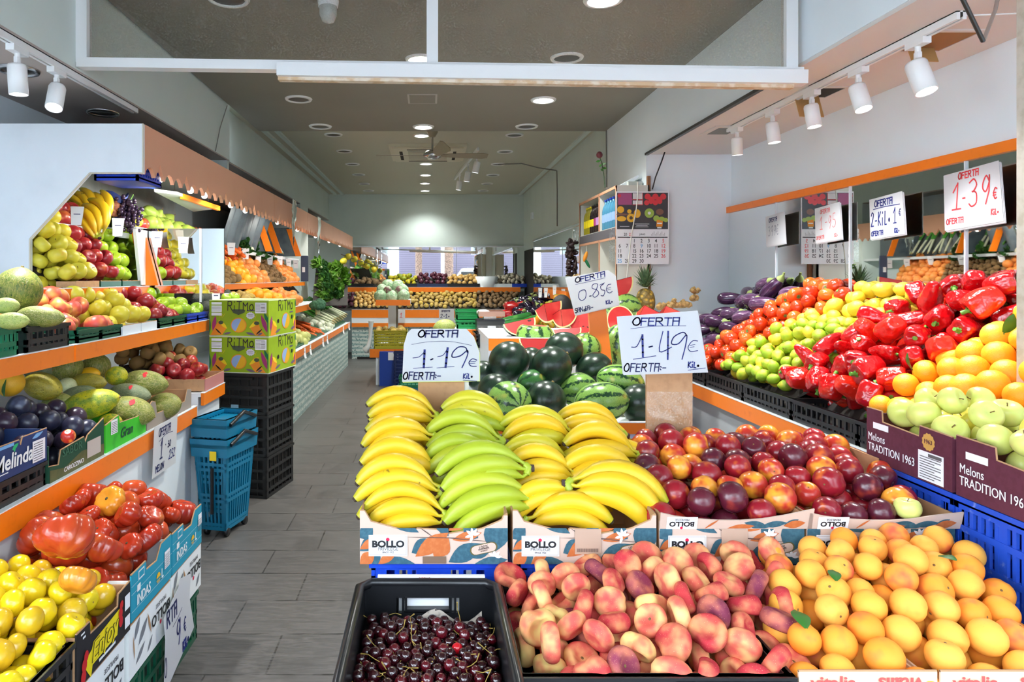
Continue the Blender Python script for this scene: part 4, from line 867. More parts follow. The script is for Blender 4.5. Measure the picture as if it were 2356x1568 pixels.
apples('papple', 'pale green', F2('pale green apple skin', (222, 226, 128), (214, 221, 114), (230, 220, 126), blush=(1.4, .5, .8), rough=.32, speck=(45, S(170, 170, 80), .74, .8)),
       [('yellowish', body('apple', F2('yellowed apple skin', (226, 214, 92), (220, 206, 80), (236, 190, 96), blush=(1.2, .6, .85), rough=.32)), .3)])
nec = lambda n, a, b, c, lo: body('peach', F2(n, a, b, c, blush=(1.8, lo-.06, lo+.2), rough=.25, speck=(60, S(235, 170, 90), .76, .82), spec=.6), 20, 13)
K['nectarine'] = Kind('nectarine', 'nectarine', [('deep red', nec('deep red nectarine skin', (168, 30, 40), (140, 24, 40), (236, 120, 44), .6), 1.), ('orange-red', nec('orange red nectarine skin', (206, 60, 40), (190, 44, 40), (250, 166, 52), .46), .8),
      ('dark purple', nec('dark nectarine skin', (98, 28, 44), (84, 24, 42), (170, 60, 44), .62), .5)], [('stem_scar', MB().blob(lambda T, P: (.05*sn(T)*cs(P), .05*sn(T)*sn(P), .375+.015*cs(T)), 8, 4).mesh('stem_scar', STEM))])
apr = lambda n, a, b, c, lo: body('peach', F2(n, a, b, c, blush=(1.5, lo-.1, lo+.2), rough=.6, speck=(30, S(236, 150, 60), .7, .8), spec=.25), 20, 13)
K['apricot'] = Kind('apricot', 'apricot', [('golden', apr('golden apricot skin', (250, 174, 66), (248, 184, 82), (246, 150, 62), .6), 1.), ('orange', apr('orange apricot skin', (248, 152, 50), (246, 162, 58), (236, 112, 60), .62), .5),
      ('red-blushed', apr('blushed apricot skin', (248, 172, 72), (246, 160, 64), (216, 96, 66), .52), .25)], [('stem_scar', DOT)])
fp = lambda n, a, b, c, lo, s='flat': body(s, F2(n, a, b, c, blush=(1.8, lo-.24, lo+.16), rough=.75, speck=(40, S(236, 190, 140), .68, .8), spec=.15), 22, 13)
FSC = MB().blob(lambda T, P: (.055*sn(T)*cs(P), .055*sn(T)*sn(P), .045+.02*cs(T)), 8, 4).mesh('stem_scar', STEM)
K['flat'] = Kind('flat_peach', 'peach', [('pink', fp('pink peach skin', (220, 98, 84), (212, 84, 80), (244, 196, 130), .58), 1.), ('crimson', fp('crimson peach skin', (196, 62, 66), (182, 50, 62), (236, 160, 110), .62, 'flatb'), .9),
      ('cream yellow', fp('cream peach skin', (240, 208, 126), (236, 212, 134), (222, 106, 84), .56, 'flatb'), .4), ('plum-dark', fp('dark peach skin', (136, 56, 78), (120, 50, 74), (206, 120, 96), .6), .16)], [('stem_scar', FSC)], pack=.86)
ch = lambda n, a, b: MB().blob(SH['plum'], 12, 8).mesh('cherry', F2(n, a, b, rough=.12, coat=.6, spec=.7))
def cherry_stem(seed):
    r = random.Random(seed); a = r.uniform(0, 6.3); b = r.uniform(.3, .8)
    return MB().tube([(0, 0, .38), (b*.2*math.cos(a), b*.2*math.sin(a), .8), (b*.7*math.cos(a), b*.7*math.sin(a), 1.25), (b*1.5*math.cos(a+.3), b*1.5*math.sin(a+.3), 1.6)], [.035, .03, .03, .055], 5).mesh('stem', mat('olive cherry stem', S(168, 140, 66), .7))
CST = [cherry_stem(i) for i in range(6)]
K['cherry'] = Kind('cherry', 'cherry', [('black-red', ch('dark cherry skin', (38, 7, 13), (54, 9, 18)), 1.), ('dark red', ch('red cherry skin', (76, 9, 20), (92, 11, 24)), .35)])
tm = lambda n, a, b, c, lo, s: body(s, F2(n, a, b, c, blush=(1.2, lo, lo+.25), rough=.22, coat=.3, spec=.5), 54 if 'beef' in s else 18, 14)
TCAL = star_mesh(.33, 6, .22, CALYX).mesh('calyx', CALYX); BCAL = MB().blob(lambda T, P: (.05*sn(T)*cs(P), .05*sn(T)*sn(P), .2+.02*cs(T)), 8, 4).mesh('stem_scar', mat('stem hollow', S(70, 66, 40), .8))
K['tomato'] = Kind('tomato', 'tomato', [('red', tm('red tomato skin', (204, 62, 16), (192, 46, 14), (222, 100, 26), .62, 'tomato'), 1.), ('orange-red', tm('orange tomato skin', (236, 100, 30), (232, 86, 28), (240, 130, 50), .6, 'tomato'), .6)], [('calyx', TCAL)])
K['beef'] = Kind('beef_tomato', 'tomato', [('ribbed red', tm('beef tomato skin', (186, 60, 28), (172, 46, 24), (202, 104, 40), .6, 'beef'), 1.), ('lumpy red', tm('lumpy tomato skin', (188, 64, 30), (170, 48, 26), (202, 116, 46), .58, 'beefb'), .8),
      ('smooth orange-red', tm('smooth tomato skin', (196, 80, 34), (184, 62, 28), (216, 142, 46), .56, 'tomato'), .6), ('yellow-shouldered', tm('yellow shoulder skin', (230, 120, 36), (222, 150, 40), (170, 150, 40), .55, 'beef'), .22)], [('stem_scar', BCAL)], pack=.92)
K['ytomato'] = Kind('yellow_tomato', 'tomato', [('bright yellow', tm('yellow tomato skin', (240, 212, 26), (234, 204, 30), (226, 180, 24), .6, 'tomato'), 1.), ('amber', tm('amber tomato skin', (226, 176, 30), (214, 178, 36), (196, 170, 40), .6, 'tomato'), .25)], [('stem_scar', MB().blob(lambda T, P: (.04*sn(T)*cs(P), .04*sn(T)*sn(P), .34+.015*cs(T)), 8, 4).mesh('stem_scar', STEM))])
pp = lambda n, a, b, s: body(s, F2(n, a, b, (214, 60, 20), blush=(1., .62, .9), bump=(3., .32, .05), rough=.16, coat=.5, spec=.6), 28, 16)
PST = MB().tube([(0, 0, .38), (.02, 0, .48), (.07, .02, .6)], [.085, .06, .07], 7).add(*(lambda b: (b.v, b.f))(star_mesh(.42, 6, .17, CALYX, .5, .03))).mesh('stem', GSTEM)
K['pepper'] = Kind('red_pepper', 'bell pepper', [('blocky', pp('red pepper skin', (190, 12, 16), (168, 9, 18), 'pepper'), 1.), ('long', pp('long pepper skin', (200, 16, 16), (176, 11, 18), 'pepperb'), .8), ('orange-red', pp('bright pepper skin', (226, 40, 18), (218, 28, 18), 'pepper'), .2)], [('stem', PST)], pack=.95)
cit = lambda n, a, b, c, s='orange', lo=.62: body(s, F2(n, a, b, c, blush=(1.3, lo, lo+.2), rough=.38, bump=(34, .25, .01), spec=.45))
K['lemon'] = Kind('lemon', 'lemon', [('yellow', cit('lemon skin', (238, 206, 52), (230, 204, 60), (200, 200, 60), 'lemon'), 1.)], [('stem_scar', MB().blob(lambda T, P: (.04*sn(T)*cs(P), .04*sn(T)*sn(P), -.53+.015*cs(T)), 8, 4).mesh('stem_scar', STEM))])
K['lime'] = Kind('lime', 'lime', [('green', cit('lime skin', (140, 176, 38), (160, 186, 44), (206, 200, 56), 'lemon', .55), 1.), ('yellow-green', cit('turning lime skin', (196, 198, 50), (186, 194, 54), (150, 180, 40), 'lemon', .5), .8), ('yellow', K['lemon'].vs[0][1], .3)], K['lemon'].parts)
K['orange'] = Kind('orange', 'orange', [('orange', cit('orange skin', (252, 164, 26), (250, 174, 36), (248, 148, 20)), 1.), ('yellow-orange', cit('yellow orange skin', (252, 190, 50), (250, 182, 44), (246, 170, 40)), .6)], [('stem_scar', MB().blob(lambda T, P: (.04*sn(T)*cs(P), .04*sn(T)*sn(P), .445+.015*cs(T)), 8, 4).mesh('stem_scar', mat('green scar', S(120, 130, 50), .8)))])
K['grapefruit'] = Kind('grapefruit', 'grapefruit', [('pinkish', cit('grapefruit skin', (246, 160, 76), (242, 144, 72), (248, 180, 90)), 1.)], K['orange'].parts)
K['mango'] = Kind('mango', 'mango', [('yellow', cit('mango skin', (206, 182, 36), (190, 178, 40), (130, 150, 40), 'mango', .5), 1.), ('green', cit('green mango skin', (140, 156, 40), (150, 160, 44), (200, 180, 40), 'mango', .6), .4)])
K['plum'] = Kind('plum', 'plum', [('blue-black', body('plum', F2('plum skin', (34, 36, 56), (44, 44, 66), (96, 104, 130), blush=(1.6, .55, .85), rough=.32, speck=(60, S(120, 110, 120), .74, .8), spec=.5)), 1.), ('purple-black', body('plum', F2('purple plum skin', (50, 34, 52), (40, 32, 50), (86, 80, 104), blush=(1.6, .58, .85), rough=.28, spec=.5)), .5)], [('stem_scar', MB().blob(lambda T, P: (.05*sn(T)*cs(P), .05*sn(T)*sn(P), .415+.015*cs(T)), 8, 4).mesh('stem_scar', STEM))])
def egg_mat(n, a, b, c):
    t = NT(n); t.co(); v = t.n('Mapping', {'Vector': t.co(), 'Scale': (9, 9, .9)}).outputs[0]
    t.set('Base Color', t.mix(t.ramp(t.noise(1., 3., .6, v), .5, .72), t.mix(t.rnd, S(*a), S(*b)), S(*c))); t.set('Roughness', .2); t.set('Coat Weight', .3); return t.m
ECAL = MB().tube([(0, 0, .6), (0, 0, .72), (.02, 0, .86), (.07, 0, 1.)], [.2, .16, .06, .05], 8).mesh('calyx', mat('pale green calyx', S(146, 164, 92), .6))
K['eggplant'] = Kind('eggplant', 'eggplant', [('streaked violet', body('egg', egg_mat('streaked eggplant skin', (72, 44, 74), (84, 52, 84), (146, 112, 142))), 1.), ('dark', body('egg', egg_mat('dark eggplant skin', (58, 30, 58), (48, 26, 54), (104, 66, 104))), .7)], [('calyx', ECAL)], pack=1.02)
K['blackegg'] = Kind('eggplant', 'eggplant', [('black', body('egg', F2('black eggplant skin', (30, 22, 44), (36, 26, 50), rough=.12, coat=.5)), 1.)], [('calyx', ECAL)])
K['cuke'] = Kind('cucumber', 'cucumber', [('green', body('cuke', F2('cucumber skin', (44, 112, 50), (52, 122, 56), (90, 150, 70), blush=(3, .55, .75), rough=.3)), 1.)], [], pack=.6)
GENST = stem_mesh(.58, .18, .025)
K['pear'] = Kind('pear', 'pear', [('green', body('pear', F2('pear skin', (166, 190, 78), (154, 182, 70), (196, 168, 90), blush=(1.4, .56, .8), rough=.45, speck=(40, S(130, 130, 60), .7, .76))), 1.)], [('stem', GENST)])
K['avocado'] = Kind('avocado', 'avocado', [('dark', body('pear', F2('avocado skin', (44, 52, 48), (54, 62, 56), (70, 80, 66), blush=(2, .5, .8), rough=.45, bump=(20, .5, .02))), 1.)], [('stem', stem_mesh(.58, .06, .03))])
K['kiwi'] = Kind('kiwi', 'kiwi fruit', [('brown', body('kiwi', F2('kiwi skin', (150, 118, 72), (134, 104, 62), (118, 92, 54), blush=(4, .5, .7), rough=.85)), 1.)], [('tip', MB().blob(lambda T, P: (.05*sn(T)*cs(P), .05*sn(T)*sn(P), .54+.02*cs(T)), 8, 4).mesh('tip', STEM))])
K['russet'] = Kind('russet_apple', 'apple', [('brown', body('apple', F2('russet skin', (156, 120, 66), (140, 106, 58), (170, 140, 70), blush=(2, .5, .8), rough=.7)), 1.)], [('stem', A_ST)])
pot = lambda n, a, b, c: body('potato', F2(n, a, b, c, blush=(4, .5, .75), rough=.8), 12, 9)
K['potato'] = Kind('potato', 'potato', [('tan', pot('potato skin', (196, 168, 96), (184, 156, 88), (160, 130, 74)), 1.), ('golden', pot('golden potato skin', (206, 176, 84), (196, 166, 80), (170, 140, 70)), .6)])
K['bpotato'] = Kind('potato', 'potato', [('brown', pot('brown potato skin', (140, 112, 76), (128, 100, 68), (104, 82, 56)), 1.)])
K['walnut'] = Kind('walnut', 'walnut', [('brown', MB().blob(SH['potato'], 8, 6).mesh('walnut', F2('walnut shell', (150, 116, 74), (132, 100, 62), (110, 84, 52), blush=(8, .5, .7), rough=.8)), 1.)])
K['onion'] = Kind('onion', 'onion', [('golden', body('onion', F2('onion skin', (206, 160, 84), (216, 176, 104), (230, 204, 140), blush=(3, .5, .8), rough=.4), 12, 9), 1.)])
K['ronion'] = Kind('red_onion', 'onion', [('purple', body('onion', F2('red onion skin', (92, 40, 58), (76, 34, 50), (120, 70, 82), blush=(3, .5, .8), rough=.3), 12, 9), 1.)])
K['garlic'] = Kind('garlic_bulb', 'garlic', [('white', body('garlic', F2('garlic skin', (206, 196, 176), (190, 182, 160), (150, 136, 116), blush=(4, .55, .8), rough=.7), 16, 8), 1.)])
K['wonion'] = Kind('white_onion', 'onion', [('white', body('onion', F2('white onion skin', (226, 226, 206), (214, 220, 196), (190, 206, 150), blush=(2, .5, .8), rough=.4), 12, 9), 1.)])
K['turnip'] = Kind('turnip', 'turnip', [('pale green', body('onion', F2('turnip skin', (206, 206, 130), (190, 196, 110), (150, 130, 80), blush=(2, .55, .8), rough=.5), 12, 9), 1.)])
K['carrot'] = Kind('carrot', 'carrot', [('orange', body('carrot', F2('carrot skin', (232, 112, 44), (224, 98, 36), (210, 86, 34), blush=(6, .5, .8), rough=.5), 10, 10), 1.)], [], pack=.32)
K['ypepper'] = Kind('small_pepper', 'pepper', [('yellow and green', body('pepperb', F2('yellow pepper skin', (226, 176, 30), (120, 150, 40), (224, 120, 30), blush=(1.5, .5, .7), rough=.3), 14, 10), 1.)], [('stem', PST)])
K['leek'] = None
def randrot(r): return Euler((r.uniform(0, 6.28), r.uniform(0, 6.28), r.uniform(0, 6.28))).to_matrix().to_4x4()
def heap(k, quad, d, seed, grp, lab, us=None, vs=('in the front row', 'in the middle', 'in the back row'), bulge=0., layers=2, jit=.1, mode='any', axis=None, tilt=.5, drop=.72, keep=None, jp=.38, jn=.24, under='half hidden'):
    """lay one kind out as a settled heap over the quad front-left, front-right, back-right, back-left (world corners of its top)"""
    kd = K[k]; r = random.Random(seed); s = d*kd.pack
    Q = [np.array(q, float) for q in quad]
    lw, lh = (np.linalg.norm(Q[1]-Q[0])+np.linalg.norm(Q[2]-Q[3]))/2, (np.linalg.norm(Q[3]-Q[0])+np.linalg.norm(Q[2]-Q[1]))/2
    N = np.cross(Q[1]-Q[0], Q[3]-Q[0]); N /= np.linalg.norm(N); N = N if N[2] > 0 else -N
    pos, info, sz = [], [], []
    for L in range(layers):
        nr = max(1, int(lh/(s*.87)))
        for j in range(nr):
            v = (j+.5+(.25 if L % 2 else 0))/nr
            if v > .99: continue
            a, c = Q[0]*(1-v)+Q[3]*v, Q[1]*(1-v)+Q[2]*v
            w = np.linalg.norm(c-a); nc = max(1, int(w/s))
            for i in range(nc):
                u = (i+(.5 if (j+L) % 2 else .28)+.1)/nc
                if u > 1: continue
                u = min(max(u+r.uniform(-jp, jp)*s/w, .0), 1.); vj = min(max(v+r.uniform(-jp, jp)*.7*s/lh, 0.), 1.)
                p = (Q[0]*(1-vj)+Q[3]*vj)*(1-u)+(Q[1]*(1-vj)+Q[2]*vj)*u; p = p+np.array((0, 0, 1.))*bulge*4*math.sqrt(max(0, u*(1-u)*v*(1-v)))*1.0 - N*(s*.5+L*drop*s) + N*r.uniform(-jn, jn)*s
                if keep and not keep(p): continue
                pos.append(p); info.append((u, v, L)); sz.append(1+r.uniform(-jit, jit))
    p = np.array(pos); p0 = p.copy(); R_ = np.array(sz)*s*.5
    for it in range(60):
        df = p[:, None]-p[None]; dist = np.linalg.norm(df, axis=2)+np.eye(len(p))
        ov = np.clip(R_[:, None]+R_[None]-dist, 0, None); np.fill_diagonal(ov, 0)
        if ov.max() < .04*s: break
        p = p+(df/dist[..., None]*ov[..., None]).sum(1)*.3
        off = p-p0; ln = np.linalg.norm(off, axis=1, keepdims=True); p = p0+off*np.minimum(1, .45*s/np.maximum(ln, 1e-9))
    out = []
    for q, (u, v, L), z in zip(p, info, sz):
        vi = kd.pick(r)
        if mode == 'any': Rm = randrot(r)
        elif mode == 'up': Rm = Euler((r.uniform(-tilt, tilt), r.uniform(-tilt, tilt), r.uniform(0, 6.28))).to_matrix().to_4x4()
        else:
            ax = Vector(axis)+Vector((r.uniform(-tilt, tilt), r.uniform(-tilt, tilt), r.uniform(-tilt, tilt)*.5))
            Rm = ax.to_track_quat('Z', 'Y').to_matrix().to_4x4() @ Matrix.Rotation(r.uniform(0, 6.28), 4, 'Z')
        M = Matrix.Translation(Vector(q)) @ Rm @ Matrix.Scale(d*z, 4)
        uw = us[min(int(u*len(us)), len(us)-1)] if us else ''
        pl = under+(' '+uw if uw else '') if L else vs[min(int(v*3), 2)]+(', '+uw if uw else '')
        o = kd.put(M, lab.format(w=kd.vs[vi][0], p=pl), grp, vi)
        out.append(o)
    return out
def tray(label, quad, drop, m, name='tilted_tray', t_=.012):
    Q = [Vector(q)-Vector((0, 0, drop)) for q in quad]
    t = thing(name, label, 'tray', (Q[0]+Q[2])/2)
    mb = MB().add(Q+[q-Vector((0, 0, t_)) for q in Q], [(0, 1, 2, 3), (7, 6, 5, 4), (0, 4, 5, 1), (1, 5, 6, 2), (2, 6, 7, 3), (3, 7, 4, 0)])
    wpart('board', mb, m, t); return t
def skirt_tray(label, quad, drop, m, zb, name='tilted_tray'):
    """tilted tray with legs down to the shelf at height zb"""
    t = tray(label, quad, drop, m, name)
    for q in quad:
        c = sum((Vector(x) for x in quad), Vector())/4; p = Vector(q).lerp(c, .12)
        z1 = q[2]-drop-.012
        if z1 > zb+.01: wpart('leg', MB().box(p.x-.01, p.x+.01, p.y-.01, p.y+.01, zb, z1+.02), m, t)
    return t
# ---------------------------------------------------------------- heaps on the right counter
DKT = mat('dark tray board', S(52, 46, 42), .8)
def rq(y0, y1, y2, y3, zf=.92, zb=1.41, xf=1.80, xb=2.26): return ((xf, y0, zf), (xf, y1, zf), (xb, y2, zb), (xb, y3, zb))
YN = ('towards the alcove', 'mid strip', 'towards the street')
VR = ('at the front edge', 'halfway up the slope', 'up by the mirror')
qe = ((1.82, 4.93, .99), (1.82, 4.70, .96), (2.24, 4.14, 1.42), (2.24, 4.93, 1.40))
heap('eggplant', qe, .125, 1, 'eggplants on the right counter', '{w} eggplant {p}', YN, VR, bulge=.03, mode='lie', axis=(.35, -1, .25), tilt=.6)
skirt_tray('tilted tray under the eggplants', qe, .25, DKT, .757)
qk = ((1.79, 4.98, .92), (1.79, 4.66, .90), (1.86, 4.62, .96), (1.86, 4.98, .98))
heap('cuke', qk, .17, 2, 'cucumbers on the right counter', '{w} cucumber in front of the streaked eggplants', None, mode='lie', axis=(.3, 1, 0), tilt=.25, layers=2)
qt = rq(4.70, 4.28, 3.66, 4.14); heap('tomato', qt, .085, 3, 'tomatoes on the right counter', '{w} tomato beside the eggplants, {p}', YN, VR, bulge=.03)
skirt_tray('tilted tray under the red tomatoes', qt, .2, DKT, .757)
ql = rq(4.27, 3.62, 3.13, 3.65)
heap('lime', ((1.80, 4.27, .92), (1.80, 3.62, .92), (2.1, 3.30, 1.24), (2.1, 3.86, 1.24)), .074, 4, 'limes and lemons on the right counter', '{w} lime between tomatoes and peppers, {p}', YN, ('at the front edge', 'low on the slope', 'halfway up'), bulge=.025)
heap('lemon', ((2.1, 3.86, 1.24), (2.1, 3.30, 1.24), (2.26, 3.13, 1.42), (2.26, 3.65, 1.42)), .084, 5, 'limes and lemons on the right counter', '{w} lemon above the limes, {p}', YN, ('just above the limes', 'in the middle', 'up by the mirror'))
skirt_tray('tilted tray under the limes and lemons', ql, .18, DKT, .757)
qp = ((1.80, 3.62, .93), (1.80, 2.83, .93), (2.25, 2.60, 1.46), (2.25, 3.12, 1.44))
heap('pepper', qp, .122, 6, 'red peppers on the right counter', '{w} red bell pepper {p}', ('by the limes', 'in mid heap', 'by the oranges'), ('at the front crate', 'halfway up the heap', 'up by the mirror'), bulge=.05, jit=.14, mode='any')
skirt_tray('tilted tray under the red peppers', qp, .27, DKT, .757)
qo = ((1.80, 2.83, .93), (1.80, 2.1, 1.0), (2.26, 2.04, 1.34), (2.26, 2.60, 1.36))
og = heap('orange', qo, .096, 7, 'oranges on the right counter', '{w} orange {p}', ('by the red peppers', 'in mid heap', 'behind the green apples'), ('at the front crate', 'halfway up the heap', 'up by the post'), bulge=.05)
skirt_tray('tilted tray under the oranges', qo, .2, DKT, .757)
def leaf_mesh(l, w, m):
    return MB().grid(lambda u, v: ((v-.5)*2*w*math.sin(PI*min(max(u, .02), .98))**.8, u*l, .12*l*math.sin(PI*u)-.25*abs(v-.5)*w), 8, 4).mesh('leaf', m)
LFM = leaf_mesh(.8, .24, LEAF)
for i in (3, 9, 14, 22, 27):
    if i < len(og): obj('leaf', LFM, og[i], TRS((0, 0, .44), (.3, .2, i))); og[i]['label'] = og[i]['label'].replace(' orange ', ' orange with a green leaf ')
# pale green apples in the two maroon cartons
for i, y1 in enumerate((2.295, 1.905)):
    q = ((1.488, y1-.03, 1.0), (1.488, y1-.35, 1.0), (1.735, y1-.35, 1.08), (1.735, y1-.03, 1.08))
    heap('papple', q, .086, 20+i, 'green apples in the maroon cartons', '{w} apple {p}', ('far end of '+('farther', 'nearer')[i]+' maroon carton', 'near end of '+('farther', 'nearer')[i]+' maroon carton'), ('at the cut-out front', 'in the middle', 'against the oranges'), bulge=.05, mode='up', tilt=1.2, jp=.15, layers=3)
# ---------------------------------------------------------------- street side: apricots, flat peaches, nectarines, cherries
x = lambda px, Y: (px-CX)*Y/F
qa = ((x(1832, 1.45), 1.45, .612), (1.40, 1.45, .60), (1.425, 1.88, .78), (x(1765, 1.88), 1.88, .71))
ag = heap('apricot', qa, .073, 30, 'loose apricots at the street edge', '{w} apricot {p}', ('next to the flat peaches', 'in mid pile', 'by the blue crates'), ('at the box lip', 'in the middle rows', 'up by the printed carton'), bulge=.045, jit=.1, layers=3)
qf = ((x(1172, 1.45), 1.45, .595), (x(1822, 1.45), 1.45, .60), (x(1780, 1.88), 1.88, .715), (x(1150, 1.88), 1.88, .635))
heap('flat', qf, .083, 31, 'flat peaches at the street edge', '{w} flat peach {p}', ('by the cherry crate', 'in mid pile', 'next to the apricots'), ('at the crate lip', 'in the middle rows', 'up by the printed cartons'), bulge=.05, jit=.1, layers=3, drop=.6, keep=lambda p: p[0] > .232 or p[1] > 1.86)
for i, s in ((8, 'large'), (24, 'small'), (35, 'small')):
    if i < len(ag):
        ag[i]['label'] = 'apricot with a '+('long dark green', 'narrow green', 'pair of small')[(8, 24, 35).index(i)]+' leaf lying on the pile'
        M = ag[i].matrix_basis; obj('leaf', LFM, ag[i], M.to_3x3().normalized().inverted().to_4x4() @ TRS((-.1, -.3, .5), (.15, .1, -.8*i), 1.2 if s == 'large' else .8))
qn = ((.66, 1.93, .80), (1.43, 1.93, .795), (1.45, 2.47, .885), (.72, 2.47, .90))
heap('nectarine', qn, .083, 32, 'nectarines in the printed cartons', '{w} nectarine {p}', ('next to the bananas', 'below the price sign', 'in the middle', 'by the blue crates'), ('at the folded flap', 'in the middle rows', 'at the rear cardboard'), bulge=.05, layers=3)
for a, s in (((1568, 1300), 0),): pass
K['papple'].put(Matrix.Translation(W(2088, 1168, 1.93)) @ Matrix.Scale(.07, 4), 'single green apple lying among the nectarines by the blue crates', None)
K['nectarine'].put(Matrix.Translation(W(1588, 1008, 2.40)) @ randrot(random.Random(3)) @ Matrix.Scale(.08, 4), 'orange-red nectarine topmost in front of the taped cardboard', None, 1)
qc = ((-.168, 1.45, .548), (.162, 1.45, .548), (.155, 1.79, .558), (-.162, 1.79, .568))
ck = K['cherry']; rr = random.Random(8)
cg = heap('cherry', qc, .029, 33, 'cherries in the black crate', '{w} cherry {p}', ('by the aisle side', 'in mid crate', 'by the flat peaches'), ('towards the street', 'in the middle', 'towards the bananas'), bulge=.015, layers=2, jit=.12)
for o in cg:
    if rr.random() < .42: obj('stem', rr.choice(CST), o)
o = cg[len(cg)*3//10]; o.data = MB().blob(SH['plum'], 12, 8).mesh('cherry', F2('bright cherry skin', (196, 16, 30), (196, 16, 30), rough=.12, coat=.6)); o['label'] = 'single bright red cherry among the dark ones'

# ---------------------------------------------------------------- lower left: beef tomatoes, yellow tomatoes, plums
qb = ((-.965, 2.13, .50), (-.965, 2.77, .525), (-1.27, 2.74, .60), (-1.27, 2.12, .63))
bg = heap('beef', qb, .1, 40, 'beef tomatoes in the turquoise cartons', '{w} tomato {p}', ('towards the yellow tomatoes', 'in mid heap', 'towards the basket'), ('at the turquoise rim', 'on the heap', 'against the white counter'), bulge=.085, jit=.26, mode='up', tilt=1.0, layers=3, drop=.6)
K['beef'].put(TRS(W(150, 1232, 2.02), (-.9, .1, .4), .155), 'huge folded red tomato resting on the yellow ones', None, 1)
K['beef'].put(TRS(W(180, 1333, 1.86), (-.7, .3, .2), .10), 'orange ribbed tomato lying on top of the yellow tomatoes', None, 3)
qy = ((-.955, 1.40, .485), (-.955, 2.10, .50), (-1.27, 2.10, .60), (-1.27, 1.40, .56))
heap('ytomato', qy, .07, 41, 'yellow tomatoes in the black boxes', '{w} yellow tomato {p}', ('in the corner crate', 'in mid heap', 'by the beef tomatoes'), ('at the box rim', 'in the middle rows', 'against the counter'), bulge=.05, layers=3, jit=.12)
qpl = ((-1.355, 2.0, .84), (-1.355, 2.80, .85), (-1.50, 2.84, .92), (-1.68, 2.02, 1.06))
heap('plum', qpl, .083, 42, 'plums in the navy and green cartons', '{w} plum {p}', ('in the navy carton', 'where the cartons meet', 'in the green carton'), ('at the front rim', 'in the middle', 'by the big oranges'), bulge=.03, layers=3)
for p, s, dd in (((20, 832, 2.9), 'large orange on top, behind the leafy one', .125), ((22, 880, 2.78), 'large orange with a green leaf above the plums', .115)):
    o = K['orange'].put(TRS(W(*p), (.3, .2, 0), dd), s, None, 1)
    if 'leaf' in s: obj('leaf', LFM, o, TRS((.05, -.3, .35), (-1.3, .4, 2.6), .8))
K['nectarine'].put(TRS(W(157, 1003, 2.42), (.5, .2, 0), .05), 'small red and yellow fruit in the torn green carton', None, 1)
# ---------------------------------------------------------------- upper left shelf and tilted trays
zu = 1.172
def lq(y0, y1, xf=-1.52, xb=-1.78, zf=1.24, zb=1.385): return ((xf, y0, zf), (xf, y1, zf), (xb, y1-.02, zb), (xb, y0, zb))
VL = ('at the basket front', 'in the middle', 'at the back')
EN = ('nearer end', 'farther end')
for kk, y0, y1, sd, g in (('bapple', 2.9, 3.34, 50, 'red and yellow apples in baskets'), ('yapple', 3.35, 3.78, 51, 'yellow apples in white boxes'), ('rapple', 3.79, 4.2, 52, 'red apples in green baskets'), ('gapple', 4.22, 4.62, 53, 'green apples in blue baskets')):
    heap(kk, lq(y0, y1), .097, sd, g, '{w} apple on the upper left shelf, {p}', EN, VL, bulge=.03, mode='up', tilt=1.)
def tq(y0, y1): return ((-1.79, y0, 1.47), (-1.79, y1, 1.47), (-2.04, y1+.0, 1.87), (-2.04, y0, 1.87))
for kk, y0, y1, sd, g in (('yapple', 3.40, 3.68, 54, 'yellow apples in the tilted tray'), ('rapple', 3.68, 3.95, 55, 'red apples in the tilted tray'), ('gapple', 3.95, 4.2, 56, 'green apples in the tilted tray')):
    heap(kk, tq(y0, y1), .09, sd, g, '{w} apple in the top tilted tray, {p}', EN, ('at the bottom', 'halfway up', 'at the top'), mode='up', tilt=1., layers=3, bulge=.02, jp=.2, jn=.15)
skirt_tray('tilted board under the top left apple trays', tq(3.4, 4.2), .29, DKT, 1.40)
def upq(y0, y1, z=1.79): return ((-1.90, y0, z+.04), (-1.90, y1, z+.04), (-2.14, y1, z+.19), (-2.14, y0, z+.19))
heap('yapple', upq(4.36, 4.56), .085, 57, 'small yellow fruit on the top ledge', '{w} fruit on the top left ledge, {p}', None, ('at the front', 'in the middle', 'at the back'), layers=1)
heap('rapple', upq(4.57, 4.72), .085, 58, 'small red fruit on the top ledge', '{w} fruit between yellow fruit and pears, {p}', None, ('at the front', 'in the middle', 'at the back'), layers=1)
heap('pear', upq(4.73, 5.62), .105, 59, 'pears on the top ledge', '{w} pear on the top left ledge, {p}', ('nearer end', 'middle', 'far end'), ('at the front', 'in the middle', 'at the back'), layers=2, mode='up', tilt=1.3)
# brown russets and red apples beside the melons
q = ((-1.36, 3.98, .90), (-1.36, 4.30, .90), (-1.62, 4.30, .98), (-1.62, 3.98, .98))
heap('rapple', q, .085, 60, 'red apples on the short shelf', '{w} apple below the brown fruit, {p}', EN, ('at the front', 'in the middle', 'at the back'), mode='up', tilt=1.2, bulge=.02)
q = ((-1.55, 4.02, .98), (-1.45, 4.36, .98), (-1.72, 4.40, 1.10), (-1.85, 4.02, 1.10))
heap('russet', q, .09, 61, 'brown russets beside the stacked boxes', '{w} russet fruit beside the stacked green boxes, {p}', EN, ('lowest', 'halfway up', 'topmost'), mode='up', tilt=1.2)
skirt_tray('tilted board under the brown russets', q, .17, DKT, .79)
